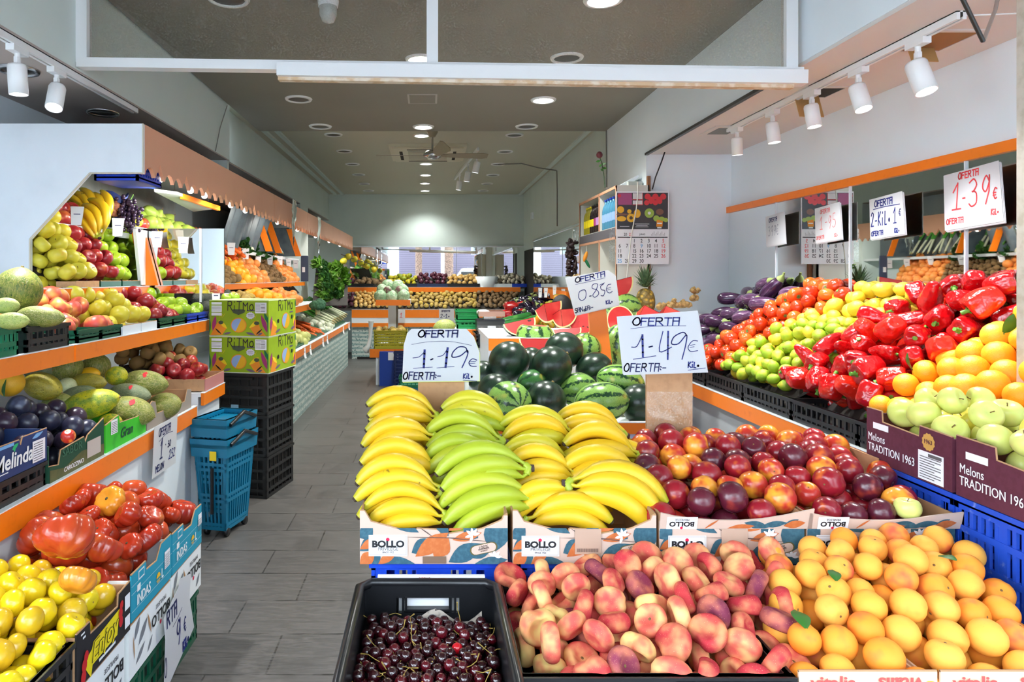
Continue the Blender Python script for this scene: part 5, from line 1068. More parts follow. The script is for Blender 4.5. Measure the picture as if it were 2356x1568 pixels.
# ---------------------------------------------------------------- far left shelves
FAR = ('at the front', 'in the middle', 'at the back')
def fq(y0, y1, xf=-1.79, xb=-2.15, zf=1.445, zb=1.77): return ((xf, y0, zf), (xf, y1, zf), (xb, y1+.25, zb), (xb, y0+.25, zb))
for kk, y0, y1, d, sd, g in (('kiwi', 5.6, 6.45, .08, 70, 'kiwis on the far left shelf'), ('orange', 6.45, 7.1, .098, 71, 'oranges on the far left shelf'), ('grapefruit', 7.1, 7.7, .1, 72, 'grapefruits on the far left shelf'), ('walnut', 7.7, 8.6, .065, 73, 'walnuts on the far left shelf'), ('grapefruit', 8.6, 9.4, .1, 74, 'grapefruits past the walnuts')):
    heap(kk, fq(y0, y1), d, sd, g, '{w} '+K[kk].name+(' past the walnuts' if sd == 74 else '')+' on the far left sloping tray, {p}', EN, ('at the bottom', 'halfway up', 'at the top'), layers=1 if kk == 'walnut' else 2)
skirt_tray('long tilted board under the far left fruit', fq(5.5, 9.4), .19, DKT, 1.40)
def gq(y0, y1): return ((-1.52, y0, 1.20), (-1.52, y1, 1.20), (-1.76, y1+.1, 1.33), (-1.76, y0+.1, 1.33))
for kk, y0, y1, d, sd, g in (('avocado', 4.98, 5.85, .1, 75, 'avocados on the middle far left shelf'), ('potato', 5.85, 6.5, .085, 76, 'tan potatoes on the middle far left shelf'), ('orange', 6.5, 7.35, .098, 77, 'oranges on the middle far left shelf'), ('grapefruit', 7.35, 8.2, .1, 78, 'grapefruits on the middle far left shelf')):
    heap(kk, gq(y0, y1), d, sd, g, '{w} '+K[kk].name+' on the middle far left shelf, {p}', EN, FAR, bulge=.03, mode='any')
for p, s in (((522, 686, 4.93), 'green apple above the stacked boxes, nearer one'), ((538, 684, 4.95), 'green apple above the stacked boxes, farther one')): K['gapple'].put(TRS(W(*p), (.3, .3, 0), .085), s, None)
def tq2(y0, y1): return ((-2.0, y0, 1.80), (-2.0, y1, 1.80), (-2.2, y1+.1, 1.93), (-2.2, y0+.1, 1.93))
heap('carrot', tq2(6.1, 7.1), .3, 79, 'carrots on the upper far left ledge', 'orange carrot on the upper far left ledge, {p}', EN, FAR, mode='lie', axis=(.9, -.2, -.5), tilt=.25)
heap('wonion', tq2(7.15, 7.8), .13, 80, 'white cauliflower heads on the ledge', '{w} round vegetable on the upper ledge, {p}', EN, FAR, layers=1)
# far left counter with cloth front
def cq(y0, y1): return ((-1.38, y0, .79), (-1.38, y1, .79), (-1.8, y1+.15, .93), (-1.8, y0+.15, .93))
heap('turnip', cq(6.4, 8.0), .12, 81, 'turnips on the cloth-fronted counter', '{w} turnip on the cloth-fronted counter, {p}', EN, FAR, bulge=.03)
heap('carrot', tuple((a-.12, b, c) for a, b, c in cq(8.05, 9.15)), .3, 82, 'carrots on the cloth-fronted counter', 'orange carrot on the cloth-fronted counter, {p}', EN, FAR, mode='lie', axis=(.8, -.6, -.3), tilt=.25, bulge=.04)
heap('wonion', cq(9.2, 10.1), .1, 83, 'white onions on the cloth-fronted counter', '{w} onion between carrots and leeks, {p}', EN, FAR)
tray('green rimmed tray along the cloth-fronted counter', cq(6.4, 11.2), .05, GREEND)
# ---------------------------------------------------------------- back counter
def bq(a, c, z0, z1, y0, y1): return ((x(a, y0), y0, z0), (x(c, y0), y0, z0), (x(c, y1), y1, z1), (x(a, y1), y1, z1))
BT = ('at the tray rim', 'in the middle', 'at the top')
UB = ('left end', 'middle', 'right end')
for kk, a, c, d, sd, g, w in (('potato', 940, 1100, .088, 90, 'golden potatoes on the lower back shelf', 'tan potato'), ('bpotato', 1100, 1190, .088, 91, 'brown potatoes on the lower back shelf', 'brown potato'), ('onion', 815, 935, .075, 92, 'small onions on the lower back shelf', 'small onion'), ('ronion', 766, 815, .08, 93, 'red onions on the lower back shelf', 'red onion')):
    heap(kk, bq(a, c, .98, 1.22, 12.35, 12.75), d, sd, g, w+' on the lower back shelf, {p}', UB, BT, layers=1)
tray('long dark tray under the back potatoes', bq(764, 1192, .98, 1.22, 12.33, 12.76), .1, DKT)
for kk, a, c, d, sd, g, w, zt in (('mango', 895, 958, .1, 94, 'mangoes on the upper back shelf', 'yellow-green mango', 1.5), ('ronion', 962, 1028, .095, 95, 'red onions on the upper back shelf', 'dark red onion', 1.55), ('onion', 1030, 1100, .09, 96, 'golden onions on the upper back shelf', 'golden onion', 1.5), ('garlic', 1142, 1208, .085, 97, 'garlic on the upper back shelf', 'garlic bulb', 1.5),
                             ('bpotato', 815, 885, .1, 98, 'brown roots on the upper back shelf', 'brown root', 1.42), ('ronion', 770, 812, .1, 99, 'dark beets on the upper back shelf', 'dark beet', 1.42)):
    heap(kk, bq(a, c, 1.36, zt, 12.82, 13.15), d, sd, g, w+' on the upper back shelf, {p}', UB, BT, bulge=.07, layers=1)
    tray('tray under the '+g, bq(a-2, c+2, 1.36, zt, 12.80, 13.18), .09, DKT)
for a, c, m, s in ((895, 960, BLACKN, 'black tray front below the mangoes'), (960, 1030, mat('navy tray', S(28, 44, 80), .5), 'navy tray front below the red onions'), (1030, 1104, BLACKN, 'black tray front below the golden onions'), (1112, 1178, PALEW, 'pale tray front below the garlic'), (1178, 1212, BLUEP, 'blue tray front at the right end of the upper back shelf'), (775, 858, BLACKN, 'black tray front below the beets')):
    t = thing('tray_front', s, 'tray', (x(a, 12.78), 12.78, 1.285)); wpart('front_panel', MB().box(x(a, 12.78), x(c, 12.78), 12.775, 12.79, 1.286, 1.35), m, t)
t = thing('planter', 'white tub of green plants on the upper back shelf', 'planter', W(1120, 655, 12.9)); 
wpart('tub', MB().lathe([(.17, 0), (.22, .2), (.2, .2), (.19, .17), (0, .17)], 20, Matrix.Translation((x(1120, 12.9), 12.9, 1.287))), PALEW, t)
# right rear: peppers, eggplants, cucumbers on the sloping shelf
P_ = lambda *a: tuple(W(*a))
heap('pepper', (P_(1156, 718, 7.6), P_(1192, 722, 7.4), P_(1200, 694, 7.9), P_(1168, 692, 8.2)), .13, 110, 'red peppers on the far right shelf', '{w} red pepper on the far right slope, {p}', None, ('lowest', 'middle', 'upper'), mode='lie', axis=(1, 0, .1), tilt=.3, layers=2)
heap('blackegg', (P_(1196, 722, 7.4), P_(1225, 718, 7.2), P_(1282, 672, 7.6), P_(1178, 684, 8.6)), .12, 111, 'black eggplants on the far right shelf', '{w} eggplant on the far right slope, {p}', ('beside the red peppers', 'in the middle', 'towards the price tags'), ('lowest', 'middle', 'upper'), mode='any', layers=2)
heap('cuke', (P_(1163, 742, 6.6), P_(1218, 742, 6.3), P_(1228, 716, 6.8), P_(1170, 716, 7.1)), .26, 112, 'cucumbers behind the scale', '{w} cucumber behind the weighing scale, {p}', None, ('lowest', 'middle', 'upper'), mode='lie', axis=(1, .2, .25), tilt=.2)
heap('ypepper', (P_(1212, 738, 6.2), P_(1232, 738, 6.1), P_(1300, 676, 6.9), P_(1280, 682, 7.2)), .09, 113, 'small peppers beside the person', '{w} small pepper on the far right slope, {p}', None, ('lowest', 'middle', 'upper'), layers=2)
tray('dark slope under the far right vegetables', (P_(1150, 748, 6.6), P_(1240, 748, 6.0), P_(1310, 674, 7.4), P_(1172, 674, 8.8)), .09, DKT)
# ---------------------------------------------------------------- bananas
def ban_mat(n, a, b):
    t = NT(n); t.co(); sx = t.n('SeparateXYZ', {0: t.obj}).outputs[0]
    c = t.mix(t.rnd, S(*a), S(*b)); c = t.mix(t.math('MULTIPLY', t.ramp(t.math('ABSOLUTE', sx), .07, .12), .75), c, S(158, 178, 44))
    c = t.mix(t.ramp(t.noise(22, 4, .6), .69, .76), c, S(120, 88, 30))
    t.set('Base Color', c); t.set('Roughness', .4); t.bump(t.noise(40, 2), .12, .002); return t.m
BAN = [ban_mat('yellow banana peel', (236, 194, 34), (228, 184, 30)), ban_mat('green yellow banana peel', (204, 194, 40), (214, 196, 38)), ban_mat('greenish banana peel', (168, 184, 42), (182, 190, 44))]
TIP = mat('dark banana tip', S(62, 48, 34), .8); CROWN = mat('brown crown', S(70, 50, 44), .8)
def banana_hand(label, p, n, col, s=1.1, rot=0., flip=1, slope=.55, seed=0, yaw=0., grp='hands of bananas in the printed cartons'):
    r = random.Random(seed)
    B = frame(p, (math.cos(yaw), -math.sin(yaw), 0), (0, slope, 1)) @ Matrix.Rotation(rot, 4, 'Z') @ Matrix.Scale(s, 4)
    t = thing('banana_hand', label, 'bananas', M=B, group=grp)
    for k in range(n):
        q = k-(n-1)/2; P, Rd = [], []; L = r.uniform(.95, 1.06); bw = r.uniform(.032, .046)
        for i in range(13):
            u = i/12; xx = (-.108+.205*u)*L
            yy = q*.042*(1-.55*u**3)+bw*(1-(2*u-1)**2)-.014
            zz = .016*math.sin(PI*u)-.0035*q*q+(.012 if k % 2 else 0)*(1-u)
            P.append((flip*xx, yy, zz)); Rd.append(.0262*min(1, (math.sin(PI*(u*.93+.035)))**.42)*(1 if u < .82 else 1-(u-.82)*3.1))
        P.append((flip*.116, q*.007-.016, -.004)); Rd.append(.007)
        b = part('banana', MB().tube(P, Rd, 7), BAN[col if r.random() < .8 else max(0, col-1)], t)
        e = Vector(P[0]); d = (e-Vector(P[1])).normalized()
        part('tip', MB().tube([e-d*.003, e+d*.006], [Rd[0]*.9, Rd[0]*.55], 7), TIP, b)
    part('neck', MB().tube([(flip*.106, -.02-.003*n, -.004), (flip*.118, -.016, -.004), (flip*.110, -.012+.003*n, -.004)], [.009, .012, .009], 8), BAN[2], t)
    part('crown', MB().tube([(flip*.116, -.016, -.004), (flip*.13, -.019, -.004)], [.011, .009], 8), CROWN, t)
    return t
bs = [((925, 948), 2.37, 3, 0, 1.08, .02, 1, 'topmost, at the aisle corner'), ((915, 1012), 2.24, 2, 0, 1.08, .25, 1, 'second from the top in the aisle column, crown showing'), ((918, 1068), 2.13, 2, 0, 1.12, .05, 1, 'third from the top in the aisle column'),
      ((915, 1125), 2.03, 3, 0, 1.14, .12, 1, 'large one low in the aisle column'), ((932, 1182), 1.975, 3, 0, 1.02, .1, 1, 'lowest of the aisle column, resting on the carton'),
      ((1092, 962), 2.36, 3, 2, 1.1, -.05, 1, 'topmost of the green column'), ((1066, 1012), 2.26, 3, 2, 1.14, .1, 1, 'second of the green column'), ((1062, 1065), 2.15, 3, 2, 1.1, .15, 1, 'middle of the green column'),
      ((1112, 1088), 2.05, 3, 2, 1.18, .25, 1, 'greenest one bulging forward'), ((1122, 1160), 2.0, 3, 2, 1.2, .27, 1, 'lowest green one with dark crown to the right'),
      ((1236, 994), 2.33, 3, 1, 1.12, .04, 1, 'topmost in front of the melons'), ((1230, 1048), 2.23, 2, 1, 1.0, .05, 1, 'second in the third column'), ((1244, 1088), 2.12, 3, 0, 1.0, .06, 1, 'middle of the third column'), ((1250, 1150), 2.03, 2, 0, .95, .25, 1, 'low in the third column, half hidden'),
      ((1358, 985), 2.40, 3, 0, 1.05, -.05, 1, 'topmost by the tall price sign'), ((1380, 1030), 2.27, 2, 0, 1.14, -.02, 1, 'second by the nectarines'), ((1378, 1082), 2.15, 2, 0, 1.16, .1, 1, 'third by the nectarines'),
      ((1420, 1140), 2.01, 3, 0, 1.25, -.38, -1, 'fanned out low by the nectarines, crown to the left'), ((1310, 1195), 1.99, 2, 0, 1.12, -.12, -1, 'lying flat at the rim of the second carton'), ((1440, 1055), 2.3, 2, 1, .9, -.5, -1, 'pointing down behind the nectarine edge')]
for i, (c, Y, n, col, s, ro, fl, w) in enumerate(bs):
    banana_hand(('yellow', 'yellow-green', 'greenish')[col]+' hand of bananas, '+w, W(*c, Y), n, col, s, ro, fl, seed=i)
for i, (c, Y) in enumerate((((925, 1010), 2.42), ((925, 1095), 2.25), ((1085, 1020), 2.42), ((1085, 1110), 2.25), ((1240, 1030), 2.42), ((1240, 1110), 2.25), ((1390, 1040), 2.42), ((1390, 1120), 2.25))):
    banana_hand('hand of bananas deep in the pile, under the '+('upper left', 'lower left', 'upper green', 'lower green', 'upper third column', 'lower third column', 'upper nectarine-side', 'lower nectarine-side')[i]+' ones', W(*c, Y), 5, (0, 0, 2, 2, 1, 0, 0, 0)[i], 1.1, .05, 1, seed=40+i)
# bananas on the top left ledge
for i, (c, Y, ro) in enumerate((((185, 478), 4.05, -1.0), ((222, 482), 4.05, -1.2), ((210, 505), 3.9, -.9))):
    banana_hand('yellow bananas on the top left ledge, '+('nearest the white panel', 'next to the blue bag', 'hanging lowest')[i], W(*c, Y), 4, 0, 1.05, ro, 1, .4, seed=60+i, grp='bananas on the top ledge')
# ---------------------------------------------------------------- melons
def stripe_mat(n, base, base2, dark, N, thin=.25, spot=None):
    t = NT(n); t.co(); s = t.n('SeparateXYZ', {0: t.obj})
    ang = t.math('ARCTAN2', s.outputs[1], s.outputs[0])
    ns = t.noise(7, 3, .6)
    w = t.math('ADD', t.math('SINE', t.math('MULTIPLY_ADD', ang, float(N), t.math('MULTIPLY', t.noise(3, 2), 3.))), t.math('MULTIPLY', t.math('SUBTRACT', ns, .5), 3.2))
    c = t.mix(t.ramp(t.noise(30, 3), .4, .65), S(*base), S(*base2))
    c = t.mix(t.ramp(w, thin, thin+.5), c, S(*dark))
    if spot: c = t.mix(t.ramp(t.noise(1.1, 1), .62, .75), c, S(*spot))
    t.set('Base Color', c); t.set('Roughness', .28); t.set('Specular IOR Level', .5); return t.m
WMS = stripe_mat('striped watermelon rind', (142, 182, 88), (112, 160, 70), (24, 66, 36), 9, .35, (196, 190, 90))
WMD = stripe_mat('dark watermelon rind', (30, 52, 38), (40, 64, 46), (22, 40, 30), 9, .2)
WMG = stripe_mat('mid green watermelon rind', (52, 104, 50), (64, 120, 56), (28, 66, 38), 9, .3, (200, 180, 60))
def netted(n, a, b, net, dark, amt=.5):
    t = NT(n); t.co(); st = t.n('Mapping', {'Vector': t.co(), 'Scale': (9, 9, 2.2)}).outputs[0]
    c = t.mix(t.ramp(t.noise(1.8, 3), .4, .65), S(*a), S(*b))
    c = t.mix(t.ramp(t.noise(9, 3), .56, .7), c, S(*dark))
    v = t.n('TexNoise', {'Vector': st, 'Scale': 1., 'Detail': 3., 'Distortion': 1.}).outputs[0]
    ln = t.math('ABSOLUTE', t.math('SUBTRACT', v, .5))
    f = t.math('MULTIPLY', t.ramp(ln, .045, .015), amt)
    c = t.mix(f, c, S(*net)); t.set('Base Color', c); t.set('Roughness', .45); t.bump(f, .4, .01); return t.m
ML1 = netted('green netted melon rind', (116, 128, 48), (138, 144, 58), (192, 178, 118), (72, 92, 34), .8)
ML8 = netted('mottled olive melon rind', (96, 112, 42), (128, 136, 52), (184, 166, 84), (42, 64, 28), .6)
ML2 = netted('yellow green melon rind', (206, 196, 30), (122, 150, 44), (196, 190, 90), (78, 112, 40), .3)
ML3 = netted('grey green melon rind', (112, 126, 92), (128, 138, 104), (170, 172, 130), (84, 98, 66), .5)
ML4 = netted('olive melon rind', (168, 150, 40), (150, 140, 48), (190, 176, 90), (96, 92, 36), .4)
ML5 = netted('pale striped melon rind', (172, 184, 90), (150, 168, 76), (206, 204, 140), (96, 120, 50), .6)
ML6 = netted('cream melon rind', (216, 220, 170), (206, 214, 156), (226, 226, 196), (190, 200, 140), .2)
ML7 = mat('canary melon rind', S(246, 186, 30), .4)
def ellips(a, b, tip=0.): return lambda T, P: (b*sn(T)*cs(P), b*sn(T)*sn(P), a*cs(T)+tip*a*(G(T, 0, .3)-G(T, PI, .3)))
UME = {}
def melon(label, px, py, Y, Lp, Hp, ang, m, cat='melon', name='melon', dep=0., sticker=False, grp=None, tip=.06, blossom=None):
    """melon seen Lp x Hp pixels, its long axis turned ang degrees in the view, dep radians towards the street"""
    a, b = Lp*Y/F/2, Hp*Y/F/2
    key = (round(a/b, 2), m.name, tip)
    if key not in UME: UME[key] = MB().blob(ellips(a/b, 1., tip), 28, 18).mesh(name, m)
    d = Vector((math.cos(math.radians(ang))*math.cos(dep), -math.sin(dep), math.sin(math.radians(ang))*math.cos(dep)))
    Mx = Matrix.Translation(W(px, py, Y)) @ d.to_track_quat('Z', 'Y').to_matrix().to_4x4() @ Matrix.Rotation(px*.7, 4, 'Z') @ Matrix.Scale(b, 4)
    t = thing(name, label, cat, group=grp, me=UME[key], M=Mx)
    z = a/b*(1+tip)
    part('stem_scar', MB().tube([(0, 0, z-.06), (0, 0, z+.05)], [.09, .06], 8), mat('dry stem', S(150, 130, 80), .8), t)
    if blossom: part('blossom_scar', MB().tube([(0, 0, -z+.04), (0, 0, -z-.015)], [.1, .08], 10), mat('dark scar', S(84, 66, 44), .8), t)
    if sticker:
        v = Mx.inverted().to_3x3() @ Vector((.3, -.62, .72)); v = Vector((v.x, v.y, v.z*b/a*1.0)).normalized()
        c = Vector((v.x, v.y, v.z*a/b))*1.012
        st = part('sticker', MB().prism(lens(-.3, 0, .3, 0, .2), c.to_track_quat('Z', 'Y').to_matrix().to_4x4(), .01), mat('red sticker', S(222, 40, 50), .4), t, 'red oval sticker')
        st.location = c*.985
    return t
for a in ((205, 930, 3.0, 138, 66, 14, ML2, 'bright yellow-green melon lying at the front edge above the plums'), (303, 945, 3.2, 104, 66, -14, ML1, 'netted green melon in the bright green carton', 0, 1), (378, 933, 3.5, 76, 60, 10, ML1, 'netted melon in the grey carton at the counter end'),
          (333, 880, 3.45, 104, 58, -6, ML1, 'dark green melon with a red sticker, highest at the counter end', 0, 1), (300, 905, 3.35, 92, 46, -8, ML3, 'grey green melon with a red sticker behind the netted one', 0, 1), (98, 888, 2.92, 88, 62, -18, ML4, 'olive yellow melon beside the big oranges'),
          (152, 843, 3.3, 66, 74, 80, ML1, 'netted melon standing upright, left one of two'), (222, 842, 3.5, 58, 62, 85, ML1, 'netted melon standing upright, right one of two'), (205, 878, 3.2, 78, 40, -4, ML4, 'brownish melon below the upright ones'), (182, 908, 3.1, 84, 42, 10, ML3, 'grey green melon behind the bright yellow one'),
          (155, 890, 3.15, 42, 44, 0, ML6, 'pale cream melon with thin green lines, in mid heap'), (113, 834, 3.35, 50, 44, 0, ML6, 'pale cream melon behind the upright melons'), (87, 852, 3.1, 64, 42, 0, ML3, 'grey melon behind the big oranges', 0, 1), (72, 820, 3.3, 62, 34, 4, ML3, 'ribbed grey melon at the back of the heap'),
          (12, 806, 3.1, 56, 36, 0, ML5, 'pale melon at the back by the end of the view'), (268, 864, 3.4, 50, 44, 0, ML2, 'yellow green melon behind the brownish one'), (206, 860, 3.35, 48, 32, 0, ML7, 'small canary yellow melon between the upright ones'), (254, 968, 3.0, 52, 34, 0, ML2, 'green melon deep in the bright green carton'), (130, 925, 3.0, 70, 40, 12, ML1, 'green melon between plums and the bright yellow one')):
    melon(a[7], *a[:7], sticker=len(a) > 9, grp=None)
for a in ((42, 668, 2.75, 104, 102, 80, ML8, 'big tall mottled green melon on the upper left shelf'), (93, 728, 2.65, 108, 50, -4, ML1, 'netted melon in the black basket, upper left shelf'), (14, 703, 2.5, 60, 38, 0, ML5, 'pale striped melon above the green basket'), (28, 738, 2.4, 76, 40, 0, ML5, 'pale striped melon in the green basket')):
    melon(a[7], *a[:7])
wm = ((1171, 832, 3.6, 96, 94, 60, WMD, 'dark watermelon with a pale scar, left one on top'), (1269, 842, 3.5, 94, 94, 40, WMD, 'dark watermelon in the middle of the upper row'), (1297, 806, 3.78, 90, 86, 20, WMD, 'dark watermelon highest of the pile'), (1367, 850, 3.7, 86, 80, 30, WMD, 'dark watermelon below the orange post'),
      (1112, 868, 3.66, 76, 78, 30, WMD, 'dark watermelon behind the left price sign'), (1140, 900, 3.38, 84, 84, 20, WMD, 'dark watermelon behind the end-on striped one'), (1256, 922, 3.28, 94, 94, 70, WMD, 'dark watermelon front and centre of the pile'), (1226, 884, 3.46, 78, 70, 20, WMG, 'mid green watermelon with a yellow patch'),
      (1330, 896, 3.47, 88, 78, 12, WMS, 'striped watermelon in the middle, partly hidden'), (1384, 924, 3.24, 124, 92, 4, WMS, 'big striped watermelon lying along the front edge'), (1428, 878, 3.5, 112, 78, -14, WMS, 'striped watermelon under the right price sign'), (1472, 928, 3.3, 90, 92, 20, WMD, 'dark watermelon at the right end beside the cardboard'),
      (1345, 800, 3.98, 70, 76, 80, WMS, 'striped watermelon behind the highest dark one'), (1222, 838, 3.85, 70, 80, 0, WMD, 'dark watermelon hidden between the two upper ones'), (1425, 800, 4.1, 110, 84, 85, WMS, 'striped watermelon right of the orange post'))
for a in wm: melon(a[7], *a[:7], cat='watermelon', name='watermelon', tip=0.)
melon('striped watermelon seen end-on with its scar facing out', 1172, 926, 3.24, 118, 100, 0, WMS, 'watermelon', 'watermelon', dep=1.25, tip=0., blossom=None)
melon('striped watermelon behind the leaning slice and pineapple', 1433, 706, 4.85, 84, 66, 0, WMS, 'watermelon', 'watermelon', tip=0.)
melon('netted pale melon behind the left price sign', 1022, 752, 5.6, 50, 36, 10, ML5)
# cut watermelon
FLESH = fmat('watermelon flesh', S(196, 48, 46), S(186, 40, 42), S(216, 88, 76), blush=(6., .5, .75), rough=.35, speck=(26, S(60, 20, 16), .735, .75)); RIND = mat('pale inner rind', S(226, 226, 160), .5)
def wedge_me(R, al, half):
    """watermelon slice: rind, pale band and red flesh; al opening angle, half = quarter-length piece"""
    n, k = 16, 12; t1 = PI/2 if half else PI
    rim = [(R*math.sin(t1*i/n), R*math.cos(t1*i/n)*1.12) for i in range(n+1)]
    rd = MB().grid(lambda u, v: (R*math.sin(t1*v)*math.cos(al*u), R*math.sin(t1*v)*math.sin(al*u), R*1.12*math.cos(t1*v)), k, n)
    inn = MB(); fl = MB()
    for a, e in ((0, -.001), (al, .001)):
        q = lambda r, z: (r*math.cos(a)+e*math.sin(a)*-1, r*math.sin(a)+e*math.cos(a), z)
        outer = [q(*p) for p in rim]; inner = [q(p[0]*.91, p[1]*.91) for p in rim]; e *= 3
        inn.add(outer+inner, [(i, i+1, n+2+i, n+1+i) for i in range(n)])
        f = [q(p[0]*.91, p[1]*.91) for p in rim]
        fl.add(f+[q(0, 0)], [tuple(range(n+1))+((n+1,) if half else ())])
    if half:
        ar = [(math.cos(al*i/k), math.sin(al*i/k)) for i in range(k+1)]
        inn.add([(R*c, R*s, -.0) for c, s in ar]+[(R*.91*c, R*.91*s, -.0) for c, s in ar], [(i, i+1, k+2+i, k+1+i) for i in range(k)])
        fl.add([(R*.91*c, R*.91*s, -.0005) for c, s in ar]+[(0, 0, -.0005)], [tuple(range(k+2))])
    return rd, inn, fl
def slice_(label, px, py, Y, Rp, al, half, turn, tilt=-12, yaw=0, dk=True, name='watermelon_slice'):
    """px, py is the cut's corner or centre; turn spins the red face in the view, tilt leans it back"""
    R = Rp*Y/F; rd, inn, fl = wedge_me(R, al, half); r_ = math.radians
    t = thing(name, label, 'watermelon slice', M=Matrix.Translation(W(px, py, Y)) @ Matrix.Rotation(r_(yaw), 4, 'Z') @ Matrix.Rotation(r_(tilt), 4, 'X') @ Matrix.Rotation(r_(turn), 4, 'Y'))
    part('rind', rd, WMD if dk else WMS, t); part('inner_rind', inn, RIND, t); part('flesh', fl, FLESH, t, 'red flesh')
S_ = slice_
S_('watermelon slice left of the scale, bitten along its top', 1194, 738, 4.45, 36, 1.2, False, 78, -25, 10)
S_('watermelon wedge pointing up, nearest the weighing scale', 1252, 699, 4.62, 44, 1.3, True, 82, -8, 25)
S_('watermelon wedge pointing up, in front of the person', 1290, 712, 4.55, 42, 1.3, True, 88, -8, 25)
S_('cut half of watermelon left of the orange post', 1338, 738, 4.6, 30, PI, False, 0, -14, -10)
S_('flat watermelon slice above the highest dark melon', 1304, 756, 4.4, 30, 1.1, False, 84, -30, 0)
S_('watermelon slice behind the dark melons on the left', 1232, 780, 4.2, 34, 1.2, False, 92, -20, 0)
S_('cut half of watermelon right of the orange post', 1428, 738, 4.62, 34, PI, False, 20, -20, 10, False)
S_('watermelon slice in front of the pineapple', 1416, 646, 4.8, 44, 1.0, True, 78, -5, 20)
S_('watermelon wedge peeping over the right price sign, nearer one', 1483, 702, 4.6, 40, 1.1, True, 118, -5, 0)
S_('watermelon wedge peeping over the right price sign, farther one', 1532, 704, 4.75, 36, 1.1, True, 112, -5, 0)
R = 44*4.4/F
t = thing('watermelon', 'striped watermelon with its top cut off, on the raised stand', 'watermelon', M=TRS(W(1230, 772, 4.42), (0, .05, 0), R))
part('rind', MB().blob(lambda T, P: (1.0*sn(T)*cs(P), 1.0*sn(T)*sn(P), np.minimum(.8*cs(T), .55)), 28, 18), WMS, t); part('cut_face', MB().lathe([(.62, .552), (0, .556)], 24), FLESH, t); part('inner_rind', MB().lathe([(.72, .5505), (.6, .5515)], 24), RIND, t)
# pineapple, ginger
t = thing('pineapple', 'pineapple with spiky crown beside the cut watermelon', 'pineapple', M=TRS(W(1485, 688, 4.9)))
pm = NT('pineapple skin'); pm.co(); v = pm.n('TexVoronoi', {'Vector': pm.n('Mapping', {'Vector': pm.obj, 'Scale': (1, 1, 1.1)}).outputs[0], 'Scale': 34.}).outputs[0]
pm.set('Base Color', pm.mix(pm.ramp(v, .1, .55), S(206, 164, 56), S(112, 92, 40))); pm.set('Roughness', .6); pm.bump(v, .8, .01)
part('body', MB().blob(lambda T, P: (.068*sn(T)**.8*cs(P), .068*sn(T)**.8*sn(P), .1*cs(T)-.02), 24, 14), pm.m, t)
cr = MB(); rr = random.Random(3)
for k in range(46):
    a, e, l = k*2.4, .2+1.1*(k/46), .16-.07*k/46; d = Vector((math.cos(a)*math.sin(e), math.sin(a)*math.sin(e), math.cos(e))); s_ = d.cross(Vector((0, 0, 1))).normalized()*.011; b0 = Vector((0, 0, .08+.012*(1-k/46)))+d*.02
    m1 = b0+d*l*.55+Vector((0, 0, .004)); e1 = b0+d*l-Vector((0, 0, .02*math.sin(e)))
    cr.add([b0-s_, b0+s_, m1+s_*.8, m1-s_*.8, e1], [(0, 1, 2, 3), (3, 2, 4)])
part('crown', cr, mat('pineapple leaf', S(86, 112, 76), .55, noise=(40., S(60, 84, 56), .4, .7)), t)
t = thing('produce_box', 'white box carrying the pineapple on the raised stand', 'box', (1.38, 4.95, 1.075)); wpart('body', MB().box(1.15, 1.60, 4.72, 5.12, 1.0755, 1.17), PALEW, t)
t = thing('ginger_shelf', 'narrow white shelf carrying ginger before the alcove wall', 'shelf', (1.84, 5.1, 1.18)); wpart('board', MB().box(1.64, 2.08, 4.97, 5.28, 1.165, 1.18), PALEW, t)
for a_ in (1.79, 2.06): wpart('leg', MB().box(a_, a_+.015, 5.2, 5.215, .752, 1.165), PALEW, t)
GING = mat('ginger skin', S(206, 168, 108), .75, noise=(60., S(170, 130, 76), .45, .7))
rr = random.Random(12)
for i in range(9):
    px, py = 1520+i*10, 712-i*1.2-rr.uniform(0, 6)-(26 if i == 8 else 0)-(14 if i == 7 else 0)
    t = thing('ginger_root', nth[i % 7]+(' ginger root' if i < 7 else ' upper ginger root')+' of the row in front of the alcove wall', 'ginger', M=TRS(W(px, py, 5.05)), group='ginger roots by the alcove wall')
    mb = MB()
    for k in range(4):
        a = rr.uniform(0, 6.28); d = Vector((math.cos(a), math.sin(a)*.6, rr.uniform(.1, .9))).normalized()*rr.uniform(.03, .06)
        mb.tube([(0, 0, 0), d*.4, d*.8, d, d*1.12], [.017, .02, .016, .019, .006], 7)
    part('body', mb, GING, t)
# ---------------------------------------------------------------- signs
def sign(label, M, poly, k, texts, backs=1, extra=None, name='price_sign', bcol=PAPER, deco=None):
    """paper sign; poly and texts in small units of k metres in M's xy plane"""
    t = thing(name, label, 'price sign', M=M)
    part('sheet', MB().prism([(x*k, y*k) for x, y in poly], Matrix.Translation((0, 0, -.001)), .001), SHEET, t)
    for j in range(backs): part('rear_sheet', MB().prism([((x+1.5+j)*k, (y-1.8-j)*k) for x, y in poly], Matrix.Translation((0, 0, -.003-.002*j)), .001), (mat('yellow paper', S(222, 232, 130), .7) if bcol is None else SHEET), t)
    for i, (tx, x, y, h, th, sl, ww, ink) in enumerate(texts):
        mb = MB(); hand(mb, tx, x*k, y*k, h*k, th*k, sl, ww, seed=i) if isinstance(tx, str) else ribbon(mb, [(a*k, b*k) for a, b in smooth_pts(tx)], th*k)
        part('handwriting', mb, ink, t)
    return t
FWD = lambda px, py, Y, rot=0.: frame(W(px, py, Y), (1, 0, 0), (0, 0, 1)) @ Matrix.Rotation(rot, 4, 'Z')
INK2 = mat('dark blue ink', S(34, 40, 92), .6)
k = 2.5/F
